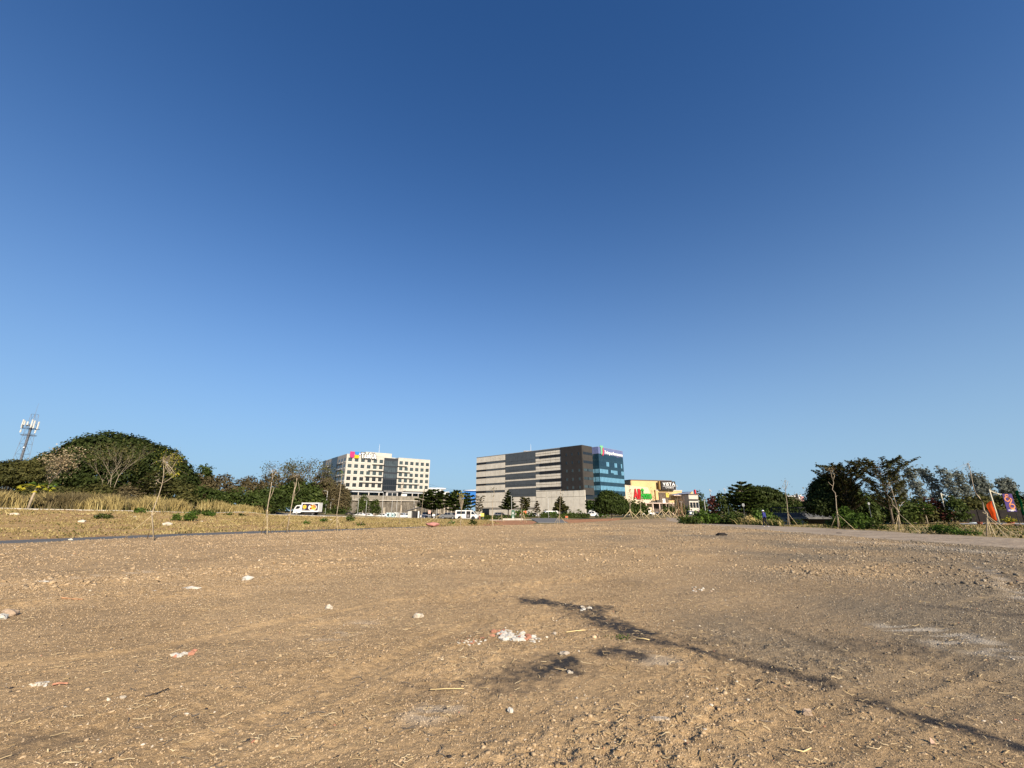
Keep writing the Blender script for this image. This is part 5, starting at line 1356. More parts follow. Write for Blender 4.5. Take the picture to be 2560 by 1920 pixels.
# ------------------------------------------------------------------ vehicles
TYRE = simple('tyre', (.018, .018, .018), .85, .1, 5); HUB = simple('wheel_hub', (.45, .45, .46), .4, .1, 3, metal=.6)
CARGL = simple('car_glass', (.010, .012, .015), .06, .1, 2, spec=.6); LAMP = simple('headlamp_lens', (.62, .62, .60), .15, .05, 3, spec=.6); TAIL = simple('tail_lamp', (.30, .02, .02), .3, .05, 3); TRIM = simple('black_trim', (.02, .02, .022), .6, .1, 3)
def paint(name, c): return simple('paint_' + name, c, .25, .03, 1, spec=.5)
def body_mb(prof, hw, top_in=.0, belt=0.9, zmax=None):
    """side profile (x,z) polygon lofted across; narrower above the belt line"""
    zmax = zmax or max(p[1] for p in prof)
    w = lambda z: hw - (top_in * max(0, z - belt) / (zmax - belt) if z > belt else 0) - (.03 if z < .35 else 0)
    n = len(prof); V = [(x, -w(z), z) for x, z in prof] + [(x, w(z), z) for x, z in prof]
    return MB().add(V, [tuple(range(n)), tuple(range(n, 2 * n))[::-1]] + [(i, n + i, n + (i + 1) % n, (i + 1) % n) for i in range(n)]), w
def sidepoly(mb, w, pts, s, t=.012):
    V = [(x, s * (w(z) + .004), z) for x, z in pts] + [(x, s * (w(z) + .004 + t), z) for x, z in pts]; n = len(pts)
    f = [tuple(range(n)), tuple(range(n, 2 * n))[::-1]] + [(i, n + i, n + (i + 1) % n, (i + 1) % n) for i in range(n)]
    return mb.add(V, f)
def wheels(t, xs, hw, r, w=.2):
    for x in xs:
        for s in (-1, 1):
            ty = MB().disc((x, s * (hw - w + .02) if s > 0 else -(hw + .0) + .0, r), (0, 1, 0), r, w, 18).build('tyre', TYRE, t, local=True)
            ty.name = 'wheel'
            MB().disc((x, s * (hw + .022) if s > 0 else -(hw + .012), r), (0, 1, 0), r * .58, .01, 12).build('hub', HUB, ty, local=True)
def car(lab, px, base, Y, heading, kind, col, group=None, name='parked_car', scale=1.0):
    """kind: sedan / suv / pickup / van"""
    g = at(px, base, Y); z = Z(g[0], Y)
    t = thing(name, lab, {'sedan': 'car', 'suv': 'car', 'pickup': 'pickup truck', 'van': 'van'}[kind], (g[0], Y, z), heading, group)
    P = {'sedan': [(-2.2, .3), (2.2, .3), (2.25, .62), (2.1, .78), (1.1, .92), (.35, 1.42), (-.95, 1.44), (-1.65, .98), (-2.2, .92)],
         'suv': [(-2.25, .38), (2.25, .38), (2.3, .8), (2.15, 1.0), (1.2, 1.12), (.55, 1.72), (-1.9, 1.76), (-2.22, 1.1)],
         'pickup': [(-2.6, .42), (2.5, .42), (2.55, .85), (2.4, 1.05), (1.4, 1.14), (.8, 1.72), (-.55, 1.74), (-.9, 1.12), (-2.6, 1.1)],
         'van': [(-2.5, .3), (2.35, .3), (2.5, .75), (2.3, 1.1), (1.55, 1.9), (1.2, 2.1), (-2.4, 2.14), (-2.5, 1.9)]}[kind]
    W = {'sedan': [[(.95, .96), (.32, 1.36), (-.25, 1.37), (-.25, .96)], [(-.35, .96), (-.35, 1.37), (-.9, 1.37), (-1.4, 1.0)]],
         'suv': [[(1.1, 1.14), (.55, 1.64), (-.2, 1.66), (-.2, 1.14)], [(-.3, 1.14), (-.3, 1.66), (-1.1, 1.67), (-1.1, 1.14)], [(-1.2, 1.14), (-1.2, 1.67), (-1.8, 1.67), (-2.0, 1.18)]],
         'pickup': [[(1.3, 1.16), (.78, 1.65), (.2, 1.66), (.2, 1.16)], [(.1, 1.16), (.1, 1.66), (-.5, 1.66), (-.75, 1.18)]],
         'van': [[(1.95, 1.18), (1.5, 1.82), (.95, 1.85), (.95, 1.18)], [(.85, 1.2), (.85, 1.86), (-.6, 1.88), (-.6, 1.2)], [(-.7, 1.2), (-.7, 1.88), (-2.25, 1.88), (-2.3, 1.2)]]}[kind]
    hw = {'sedan': .86, 'suv': .92, 'pickup': .93, 'van': .94}[kind]
    mb, w = body_mb(P, hw, .16 if kind != 'van' else .10, .95 if kind == 'sedan' else 1.12)
    mb.build('body', col, t, local=True)
    for s in (-1, 1):
        for q in W: m = MB(); sidepoly(m, w, q, s); m.build('window', CARGL, t, local=True)
        m = MB().box((P[1][0] + .02, s * hw * .72, (P[2][1] + .3) * .62 + .1), (.12, .3, .16)); m.build('headlight', LAMP, t, local=True)
        m = MB().box((P[0][0] - .0, s * hw * .80, .86), (.08, .18, .22)); m.build('tail_light', TAIL, t, local=True)
    i = {'sedan': 4, 'suv': 4, 'pickup': 4, 'van': 3}[kind]; a, b = P[i], P[i + 1]
    ww = lambda q: w(q) - .09
    V = []
    for k, off in ((0, .006), (1, .02)):
        V += [(a[0] - .06 + off, -ww(a[1]), a[1] + .05 + off), (a[0] - .06 + off, ww(a[1]), a[1] + .05 + off), (b[0] + .05 + off, ww(b[1]), b[1] - .05 + off), (b[0] + .05 + off, -ww(b[1]), b[1] - .05 + off)]
    MB().add(V, [(0, 1, 2, 3), (7, 6, 5, 4), (0, 4, 5, 1), (1, 5, 6, 2), (2, 6, 7, 3), (3, 7, 4, 0)]).build('windscreen', CARGL, t, local=True)
    MB().box((P[1][0] - .02, 0, .42), (.14, hw * 1.9, .2)).build('bumper', TRIM if kind != 'sedan' else col, t, local=True)
    if kind == 'pickup': MB().box((-1.75, 0, 1.08), (1.5, 1.6, .08)).build('bed', TRIM, t, local=True)
    wheels(t, (1.4, -1.38) if kind != 'van' else (1.55, -1.5), hw - .02, .32 if kind == 'sedan' else .37)
    if scale != 1: t.scale = (scale,) * 3
    return t
PW = paint('white', (.66, .66, .64)); PB = paint('black', (.015, .016, .018)); PG = paint('grey', (.16, .165, .17)); PS = paint('silver', (.40, .41, .42)); PBL = paint('dark_blue', (.02, .03, .06))
# the white van with its open sliding door
def open_van():
    g = at(1167, 1299, 104); z = Z(g[0], 104)
    t = thing('van', 'white passenger van facing right with its side door open', 'van', (g[0], 104, z), R(-4))
    prof = [(-2.4, .34), (2.3, .34), (2.52, .62), (2.5, .86), (2.15, 1.16), (1.45, 1.88), (1.1, 2.03), (-2.3, 2.06), (-2.42, 1.9)]
    mb, w = body_mb(prof, .93, .09, 1.15); mb.build('body', PW, t, local=True)
    m = MB(); sidepoly(m, w, [(.92, .45), (.92, 1.86), (.02, 1.88), (.02, .45)], -1, .02); m.build('door_opening', simple('van_interior', (.012, .011, .012), .8), t, local=True)
    m = MB().box((.45, -.97, .9), (.5, .06, .5)); m.build('seat', simple('van_seat', (.20, .19, .20), .8), t, local=True)
    for s in (-1, 1):
        m = MB(); sidepoly(m, w, [(1.98, 1.2), (1.42, 1.8), (1.12, 1.82), (1.12, 1.2)], s); m.build('window', CARGL, t, local=True)
        m = MB(); sidepoly(m, w, [(-.25, 1.28), (-.25, 1.84), (-2.1, 1.84), (-2.15, 1.28)], s); m.build('window', CARGL, t, local=True)
        MB().box((2.42, s * .72, .82), (.12, .3, .2)).build('headlight', LAMP, t, local=True); MB().box((-2.42, s * .8, 1.1), (.06, .16, .6)).build('tail_light', TAIL, t, local=True)
        m = MB(); sidepoly(m, w, [(2.05, 1.1), (2.05, 1.28), (1.9, 1.3), (1.9, 1.1)], s, .12); m.build('mirror', PW, t, local=True)
    V = []
    for off in (.006, .02): V += [(2.08 + off, -.80, 1.22 + off), (2.08 + off, .80, 1.22 + off), (1.52 + off, .78, 1.80 + off), (1.52 + off, -.78, 1.80 + off)]
    MB().add(V, [(0, 1, 2, 3), (7, 6, 5, 4), (0, 4, 5, 1), (1, 5, 6, 2), (2, 6, 7, 3), (3, 7, 4, 0)]).build('windscreen', CARGL, t, local=True)
    MB().box((2.42, 0, .42), (.2, 1.8, .22)).build('bumper', PG, t, local=True)
    m = MB(); sidepoly(m, w, [(-.1, .5), (-.1, 1.2), (-1.05, 1.2), (-1.05, .5)], -1, .05); m.build('sliding_door', PW, t, local=True)
    for x in (1.55, -1.45):
        m = MB().disc((x, -.945, .40), (0, 1, 0), .43, .01, 18); m.build('wheel_arch', TRIM, t, local=True)
    wheels(t, (1.55, -1.45), .93, .34)
    t.scale = (1.04,) * 3
open_van()
# delivery truck with the food advertisement
def truck():
    Y = 90; g = at(767, 1288.5, Y); z = Z(g[0], Y)
    t = thing('delivery_truck', 'white delivery truck facing left with a dark food advertisement on its box', 'truck', (g[0], Y, z), R(180))
    # x forward; the side seen from the photograph is +y after the half turn
    prof = [(1.15, .5), (2.75, .5), (2.85, .9), (2.8, 1.25), (2.35, 2.1), (2.05, 2.22), (1.15, 2.22)]
    mb, w = body_mb(prof, .93, .08, 1.3); mb.build('cab', PW, t, local=True)
    for s in (-1, 1):
        m = MB(); sidepoly(m, w, [(2.45, 1.38), (2.18, 2.0), (1.5, 2.02), (1.38, 1.62), (1.75, 1.42)], s); m.build('window', CARGL, t, local=True)
        MB().box((2.78, s * .68, .98), (.14, .36, .2)).build('headlight', LAMP, t, local=True)
        MB().box((2.6, s * 1.08, 1.75), (.08, .16, .36)).build('mirror', TRIM, t, local=True)
    V = []
    for off in (.006, .025): V += [(2.76 + off, -.82, 1.34 + off), (2.76 + off, .82, 1.34 + off), (2.38 + off, .80, 2.06 + off), (2.38 + off, -.80, 2.06 + off)]
    MB().add(V, [(0, 1, 2, 3), (7, 6, 5, 4), (0, 4, 5, 1), (1, 5, 6, 2), (2, 6, 7, 3), (3, 7, 4, 0)]).build('windscreen', CARGL, t, local=True)
    MB().box((2.86, 0, .92), (.06, 1.1, .22)).build('grille', TRIM, t, local=True); MB().box((2.8, 0, .55), (.2, 1.86, .22)).build('bumper', PW, t, local=True)
    bx = MB().box((-.95, 0, 1.72), (4.0, 2.02, 1.98)).build('cargo_box', PW, t, local=True)
    MB().box((-.95, 0, 2.74), (4.08, 2.08, .07)).build('roof_rim', PW, t, local=True)
    MB().box((1.0, 0, 2.45), (.5, 1.2, .4)).build('cooling_unit', PW, t, local=True)
    MB().box((-.6, 0, .58), (5.6, .8, .2)).build('chassis', TRIM, t, local=True)
    MB().box((-.9, 1.0, .5), (2.0, .05, .3)).build('side_guard', TRIM, t, local=True)
    ad = MB().box((-.98, 1.022, 1.78), (3.62, .02, 1.52)).build('advert_panel', simple('advert_dark', (.035, .032, .055), .4, .1, 3), t, local=True)
    Dd = lambda x, z, r, m, tt, r2=None: MB().disc((x, 1.034, z), (0, 1, 0), r, tt, 20, r2).build('print', m, ad, local=True)
    yl = simple('print_yellow', (.75, .46, .05), .5, .2, 8); br = simple('print_brown', (.32, .09, .03), .5, .4, 9); wh = simple('print_white', (.66, .66, .62), .5); og = simple('print_orange', (.62, .24, .05), .5, .3, 10)
    Dd(.28, 1.85, .42, yl, .010, .44); Dd(.30, 1.86, .12, og, .016)
    Dd(-1.55, 1.72, .98, wh, .008, .72); Dd(-1.25, 2.12, .36, wh, .012, .26)
    rr = random.Random(3)
    for x, z, r, m in ((-1.22, 2.13, .27, br), (-1.75, 2.12, .28, og), (-2.1, 2.0, .24, br), (-1.5, 1.85, .26, yl), (-1.9, 1.72, .26, og), (-1.2, 1.5, .32, br), (-1.65, 1.45, .30, yl), (-2.05, 1.42, .26, yl), (-2.2, 1.68, .2, og), (-1.45, 1.62, .2, og)): Dd(x, z, r, m, .018 + rr.random() * .006, r * .8)
    MB().box((.42, 1.036, 1.18), (.7, .012, .09)).build('print', wh, ad, local=True)
    wheels(t, (2.0,), .90, .40); wheels(t, (-1.7,), .95, .40, .34)
    t.scale = (.86,) * 3
truck()
GC2 = 'cars parked below the retaining wall'
for a in [('white saloon in front of the lamp pair', 898, 1291, 118, R(185), 'sedan', PW), ('second white saloon beneath the lamp pair', 918, 1292, 124, R(180), 'sedan', PW), ('white hatch left of the cabins', 955, 1293, 122, R(175), 'sedan', PW), ('white saloon before the light blue cabins', 968, 1293.5, 124, R(180), 'sedan', PW),
          ('white multi seat car right of the cabins', 1003, 1294, 122, R(0), 'suv', PW), ('white van with dark windows left of the guard shed', 1016, 1294, 126, R(5), 'suv', PW), ('white low car right of the guard shed', 1045, 1295, 124, R(0), 'sedan', PW),
          ('dark blue car under the left of the paired layered trees', 1074, 1295.5, 120, R(10), 'suv', PBL), ('black saloon behind the white board', 1098, 1296, 118, R(5), 'sedan', PB), ('grey pickup behind the white van', 1122, 1297, 116, R(170), 'pickup', PG), ('black pickup touching the white van', 1140, 1297.5, 118, R(175), 'pickup', PB),
          ]: car(a[0], a[1], a[2] + 1.0, a[3] * (1.25 if a[1] < 1060 else 1.08), *a[4:], group=GC2)
GC3 = 'cars parked before the striped block'
for a in [('black car below the tallest pointed layered tree', 1252, 1291, 150, R(5), 'suv', PB), ('white pickup before the brown corner of the striped block', 1480, 1291.5, 142, R(178), 'pickup', PW), ('white and black van left of the small palm', 1374, 1293, 146, R(200), 'van', PW), ('silver car behind the clipped shrubs', 1336, 1291, 170, R(0), 'sedan', PS)]: car(*a, group=GC3)
GC4 = 'cars before the mall'
for a in [('white car parked before the mall canopy', 1620, 1290, 170, R(182), 'suv', PW), ('white van left of the mall canopy', 1570, 1289, 175, R(180), 'van', PW), ('dark car under the mall canopy', 1646, 1289, 210, R(0), 'sedan', PB), ('small white car far down the mall road', 1757, 1287.5, 260, R(90), 'sedan', PW)]: car(*a, group=GC4)
def box_truck(lab, px, base, Y):
    g = at(px, base, Y); z = Z(g[0], Y); t = thing('box_truck', lab, 'truck', (g[0], Y, z), R(180))
    mb, w = body_mb([(1.2, .4), (2.9, .4), (2.95, 1.2), (2.5, 2.1), (1.2, 2.15)], .95, .06, 1.3); mb.build('cab', PW, t, local=True)
    m = MB(); sidepoly(m, w, [(2.5, 1.35), (2.3, 2.0), (1.5, 2.0), (1.5, 1.35)], 1); m.build('window', CARGL, t, local=True)
    MB().box((-.9, 0, 1.85), (4.1, 2.1, 2.3)).build('cargo_box', PW, t, local=True); MB().box((-.6, 0, .55), (5.4, .8, .2)).build('chassis', TRIM, t, local=True); wheels(t, (2.0, -1.8), .93, .4)
box_truck('white box truck behind the white pickup', 1492, 1289, 160)
# cabins, guard shed, notice boards, tents
def cabin(lab, px, base, Y, w, h, m, cat='cabin', name='portable_cabin'):
    g = at(px, base, Y); z = Z(g[0], Y); W = wpx(w, Y); H = hpx(h, Y)
    t = thing(name, lab, cat, (g[0], Y, z)); MB().box((g[0], Y, z + H / 2), (W, 2.2, H)).build('wall', m, t)
    MB().box((g[0] - W * .15, Y - 1.11, z + H * .55), (W * .4, .03, H * .4)).build('window', CARGL if cat == 'cabin' else WHITEP, t); MB().box((g[0], Y, z + H + .04), (W + .2, 2.4, .08)).build('roof', WHITEP, t); MB().box((g[0] + W * .3, Y - 1.12, z + H * .42), (W * .18, .03, H * .8)).build('door', GREYP, t)
LBL = simple('light_blue_panel', (.42, .58, .62), .6, .08, 2)
cabin('light blue cabin left of its pair', 974, 1293, 130, 11, 12, LBL); cabin('light blue narrow cabin beside the first', 985, 1293, 131, 6, 11, LBL); cabin('white cabin right of the blue cabins', 992, 1293, 132, 9, 13, WHITEP)
def shed():
    Y = 120; g = at(1034, 1294.5, Y); z = Z(g[0], Y); x = g[0]; t = thing('guard_shed', 'grey guard shed with a steep single pitch roof below the retaining wall', 'shed', (x, Y, z))
    MB().box((x - .9, Y, z + .9), (.9, 2, 1.8)).build('wall', GREYP, t); MB().box((x + .55, Y + .5, z + .9), (2.0, 1, 1.8)).build('opening', TRIM, t); MB().box((x + 1.4, Y, z + .9), (.25, 2, 1.8)).build('pillar', WHITEP, t)
    MB().prism([(x - 2.0, Y - 1.4, z + 1.75), (x + 1.6, Y - 1.4, z + 2.7), (x + 1.6, Y - 1.4, z + 2.82), (x - 2.0, Y - 1.4, z + 1.88)], (0, 0, 0), (0, 2.8, 0)).build('roof', simple('shed_roof', (.10, .10, .11), .7), t)
shed()
def board(lab, px, top, bot, base, Y, w, m, legs=2):
    g = at(px, base, Y); z = Z(g[0], Y); a = at(px, top, Y); b = at(px, bot, Y); W = wpx(w, Y); x = g[0]
    t = thing('notice_board', lab, 'sign', (x, Y, z), 0, None)
    MB().box((x, Y, (a[2] + b[2]) / 2), (W, .08, a[2] - b[2])).build('panel', m, t)
    for k in range(legs): MB().tube([(x + (k - (legs - 1) / 2) * W * .6, Y + .08, z - .1), (x + (k - (legs - 1) / 2) * W * .6, Y + .08, b[2] + .1)], .04, 5).build('post', GREYP, t)
board('small white notice board under the paired layered tree', 1084, 1285.5, 1290.5, 1296, 110, 7, WHITEP, 1)
board('white and red notice board behind the paired layered tree', 1073, 1276, 1284, 1294, 126, 6, simple('pinkish_board', (.62, .40, .34), .6), 2)
board('yellow board beside the white van', 1204, 1283, 1291, 1298, 116, 12, simple('yellow_board', (.62, .52, .12), .6), 2)
board('orange board behind the round shrub', 1305, 1278.5, 1285, 1293, 156, 13, simple('orange_board', (.55, .13, .04), .6), 2)
board('leaning orange board right of the round shrub', 1314, 1277, 1288, 1293, 155, 5, MATS['orange_board'], 1)
board('red orange barrier block before the clipped shrubs', 1416.5, 1290, 1294.5, 1296, 118, 6, simple('red_barrier', (.62, .15, .07), .6), 2)
cabin('dark blue tent at the end of the mall road', 1727, 1289, 185, 13, 11, PBL, 'tent', 'tent'); cabin('mauve tent beside the dark blue tent', 1742, 1289, 190, 12, 10, simple('mauve_tent', (.20, .10, .15), .8), 'tent', 'tent')
# green advertising pylon
def pylon():
    Y = 104; g = at(1282.5, 1298, Y); x = g[0]; z = Z(x, Y); a = at(1282, 1275.5, Y); b = at(1282, 1296.5, Y); W = wpx(7.6, Y)
    t = thing('sign_pylon', 'dark green vertical pylon sign with white marks beside the access road', 'sign', (x, Y, z))
    MB().box((x, Y, (a[2] + b[2]) / 2), (W, .5, a[2] - b[2])).build('panel', simple('pylon_green', (.022, .105, .055), .4, .1, 2), t)
    MB().box((x, Y + .2, (z + b[2]) / 2), (W * .6, .3, max(.2, b[2] - z + .1))).build('foot', CONC2, t)
    H = a[2] - b[2]; yy = Y - .262
    for k in range(2): MB().box((x, yy, a[2] - H * (.20 + k * .045)), (W * .5, .02, H * .02)).build('mark', WHITEP, t)
    for f, r in ((.37, .24), (.85, .26)):
        m = MB(); c = (x, yy, a[2] - H * f); n = 18; R1 = W * r; R2 = R1 * .45
        V = [(c[0] + q * math.cos(2 * math.pi * k / n), c[1] + dy, c[2] + q * 1.25 * math.sin(2 * math.pi * k / n)) for dy in (.01, -.01) for q in (R1, R2) for k in range(n)]
        F = []
        for k in range(n):
            k2 = (k + 1) % n; F += [(2 * n + k, 2 * n + k2, 3 * n + k2, 3 * n + k), (k, k2, 2 * n + k2, 2 * n + k), (n + k, n + k2, 3 * n + k2, 3 * n + k)]
        m.add(V, F); m.build('mark', WHITEP, t)
    MB().box((x, yy, a[2] - H * .58), (W * .6, .02, H * .025)).build('mark', WHITEP, t); MB().prism([(x - W * .12, yy, a[2] - H * .62), (x + W * .12, yy, a[2] - H * .62), (x, yy, a[2] - H * .68)], (0, -.01, 0), (0, .01, 0)).build('mark', WHITEP, t)
    MB().box((x, Y - .7, z + .2), (4.6, .5, .45)).build('planter_ledge', CONC2, t)
pylon()
# motorcyclist at the wall foot
def rider():
    Y = 112; g = at(872, 1290.5, Y); x = g[0]; z = Z(x, Y)
    t = thing('motorcycle', 'dark motorcycle on the road below the retaining wall', 'motorcycle', (x, Y, z), R(180))
    for dx in (-.62, .62): MB().disc((dx, -.06, .3), (0, 1, 0), .3, .12, 14).build('wheel', TYRE, t, local=True)
    MB().tube([(-.6, 0, .4), (-.1, 0, .62), (.35, 0, .68), (.62, 0, .35)], [.10, .16, .13, .05], 6).build('frame', PB, t, local=True); MB().tube([(.36, -.3, 1.0), (.4, 0, 1.02), (.36, .3, 1.0)], .025, 5).build('handlebar', STEEL_D, t, local=True); MB().box((-.25, 0, .75), (.6, .26, .1)).build('seat', TRIM, t, local=True)
rider()

# ------------------------------------------------------------------ people
SKIN = simple('skin', (.36, .20, .13), .6, .08, 6); CLOTH_B = simple('blue_jacket', (.022, .030, .17), .75, .15, 5, bump=.3); CLOTH_K = simple('black_trousers', (.012, .011, .012), .85, .2, 6); CAPW = simple('white_cap', (.66, .68, .72), .7, .05, 5); HAIR = simple('black_hair', (.012, .010, .009), .6, .1, 8); SHOE = simple('white_shoes', (.55, .55, .54), .6, .1, 8)
def skinned(name, verts, edges, rad, mat, parent, sub=1):
    me = bpy.data.meshes.new('tmp'); me.from_pydata(verts, edges, []); o = bpy.data.objects.new('tmp', me); COL.objects.link(o)
    m = o.modifiers.new('skin', 'SKIN'); m.use_smooth_shade = True
    sv = me.skin_vertices[0].data
    for i, r in enumerate(rad): sv[i].radius = (r, r) if not hasattr(r, '__len__') else r
    sv[0].use_root = True
    s = o.modifiers.new('sub', 'SUBSURF'); s.levels = sub; s.render_levels = sub
    dg = bpy.context.evaluated_depsgraph_get(); m2 = bpy.data.meshes.new_from_object(o.evaluated_get(dg))
    bpy.data.objects.remove(o); bpy.data.meshes.remove(me)
    m2.name = name; m2.materials.clear(); m2.materials.append(mat)
    m2.polygons.foreach_set('use_smooth', [True] * len(m2.polygons))
    return obj(name, m2, parent)
def person(lab, x, y, rz, h=1.68, jacket=CLOTH_B, trousers=CLOTH_K, cap=CAPW, stride=.20):
    """+y is forward for the figure"""
    z = Z(x, y); t = thing('person', lab, 'person', (x, y, z), rz); k = h / 1.70
    J = dict(pel=(0, 0, .95), waist=(0, .0, 1.08), chest=(0, .03, 1.30), neck=(0, .05, 1.46), head=(0.0, .08, 1.56), crown=(0, .09, 1.66),
             shl=(-.19, .03, 1.40), ell=(-.26, -.03, 1.13), wrl=(-.27, .10, .90), shr=(.19, .03, 1.40), elr=(.27, .06, 1.13), wrr=(.26, .20, .92),
             hpl=(-.09, 0, .92), knl=(-.10, stride * .75, .52), anl=(-.10, stride * .55, .09), hpr=(.09, 0, .92), knr=(.10, -stride * .1, .50), anr=(.10, -stride * 1.2, .12),
             tol=(-.11, stride * .55 + .16, .04), tor=(.11, -stride * 1.2 + .15, .04))
    N_ = list(J); V = [tuple(c * k for c in J[n]) for n in N_]; I = {n: i for i, n in enumerate(N_)}
    E_ = [('pel', 'waist'), ('waist', 'chest'), ('chest', 'neck'), ('neck', 'head'), ('head', 'crown'), ('chest', 'shl'), ('shl', 'ell'), ('ell', 'wrl'), ('chest', 'shr'), ('shr', 'elr'), ('elr', 'wrr'), ('pel', 'hpl'), ('hpl', 'knl'), ('knl', 'anl'), ('anl', 'tol'), ('pel', 'hpr'), ('hpr', 'knr'), ('knr', 'anr'), ('anr', 'tor')]
    rad = dict(pel=.13, waist=.12, chest=.14, neck=.055, head=.085, crown=.06, shl=.065, ell=.045, wrl=.032, shr=.065, elr=.045, wrr=.032, hpl=.09, knl=.06, anl=.042, hpr=.09, knr=.06, anr=.042, tol=.035, tor=.035)
    skinned('body', V, [(I[a], I[b]) for a, b in E_], [rad[n] * k for n in N_], SKIN, t, 1)
    def sub_(names, edges, r, nm, m): 
        ii = {n: i for i, n in enumerate(names)}; skinned(nm, [tuple(c * k for c in J[n]) for n in names], [(ii[a], ii[b]) for a, b in edges], [q * k for q in r], m, t, 1)
    sub_(['waist', 'pel', 'chest', 'neck', 'shl', 'ell', 'wrl', 'shr', 'elr', 'wrr'], [('pel', 'waist'), ('waist', 'chest'), ('chest', 'neck'), ('chest', 'shl'), ('shl', 'ell'), ('ell', 'wrl'), ('chest', 'shr'), ('shr', 'elr'), ('elr', 'wrr')], [.165, .17, .185, .085, .095, .075, .055, .095, .075, .055], 'jacket', jacket)
    sub_(['pel', 'hpl', 'knl', 'anl', 'hpr', 'knr', 'anr'], [('pel', 'hpl'), ('hpl', 'knl'), ('knl', 'anl'), ('pel', 'hpr'), ('hpr', 'knr'), ('knr', 'anr')], [.145, .105, .08, .062, .105, .08, .062], 'trousers', trousers)
    for s, a, b in ((-1, 'anl', 'tol'), (1, 'anr', 'tor')):
        A = Vector(J[a]) * k; B = Vector(J[b]) * k; MB().blob(((A.x + B.x) / 2, (A.y + B.y) / 2, .055 * k), (.055 * k, .14 * k, .05 * k), 1, .05, sub=2).build('shoe', SHOE, t, smooth=True, local=True)
    for s, w_, e_ in ((-1, 'wrl', 'ell'), (1, 'wrr', 'elr')):   # hands: palm with five curled fingers
        W_ = Vector(J[w_]) * k; d = (W_ - Vector(J[e_]) * k).normalized(); P = W_ + d * .05 * k
        hv = [tuple(W_), tuple(P)]; he = [(0, 1)]; hr = [.026 * k, .030 * k]
        for f in range(4):
            a = len(hv); off = Vector((0, (f - 1.5) * .019 * k, 0)); q = P + d * .035 * k + off; q2 = q + d * (.035 - .004 * abs(f - 1.3)) * k + Vector((-s * .012 * k, 0, 0)); hv += [tuple(q), tuple(q2)]; he += [(1, a), (a, a + 1)]; hr += [.010 * k, .008 * k]
        a = len(hv); q = P + Vector((-s * .01, .045 * k, .01 * k)); q2 = q + d * .03 * k + Vector((0, .012 * k, 0)); hv += [tuple(q), tuple(q2)]; he += [(1, a), (a, a + 1)]; hr += [.011 * k, .009 * k]
        skinned('hand', hv, he, hr, SKIN, t, 1)
    hc = Vector(J['head']) * k + Vector((0, .005, .03 * k))
    MB().blob((hc.x, hc.y - .012, hc.z), (.088 * k, .105 * k, .115 * k), 2, .02, sub=2).build('hair', HAIR, t, smooth=True, local=True)
    MB().blob((hc.x, hc.y, hc.z + .035 * k), (.098 * k, .115 * k, .095 * k), 2, .02, sub=2).build('cap', cap, t, smooth=True, local=True)
    MB().blob((hc.x, hc.y + .11 * k, hc.z + .03 * k), (.075 * k, .08 * k, .012 * k), 2, .02, sub=2).build('cap_brim', cap, t, smooth=True, local=True)
    f = MB().blob((hc.x, hc.y + .10 * k, hc.z - .035 * k), (.014, .02, .02), 2, .02).build('nose', SKIN, t, smooth=True, local=True)
    for s in (-1, 1):
        MB().blob((hc.x + s * .032 * k, hc.y + .088 * k, hc.z - .01 * k), (.011, .008, .007), 2, .02).build('eye', HAIR, t, smooth=True, local=True); MB().blob((hc.x + s * .09 * k, hc.y - .005, hc.z - .025 * k), (.014, .024, .03), 2, .02).build('ear', SKIN, t, smooth=True, local=True)
    MB().blob((hc.x, hc.y + .088 * k, hc.z - .075 * k), (.024, .008, .006), 2, .02).build('mouth', simple('lips', (.30, .11, .09), .6), t, smooth=True, local=True)
    skinned('hood', [(0, -.10 * k, 1.44 * k), (0.07 * k, -.06 * k, 1.46 * k), (-.07 * k, -.06 * k, 1.46 * k)], [(0, 1), (0, 2)], [.06 * k, .055 * k, .055 * k], jacket, t, 1)
    return t
g = plane(1915, 1317)
person('person in a blue hooded jacket, black trousers and white cap walking away along the track', g[0], g[1], R(38))
g = at(1199, 1299, 106)
person('person in a white shirt standing beside the front of the white van', g[0], 106, R(150), 1.66, simple('white_shirt', (.6, .58, .55), .8), simple('orange_brown_trousers', (.30, .13, .08), .8), HAIR, .03)

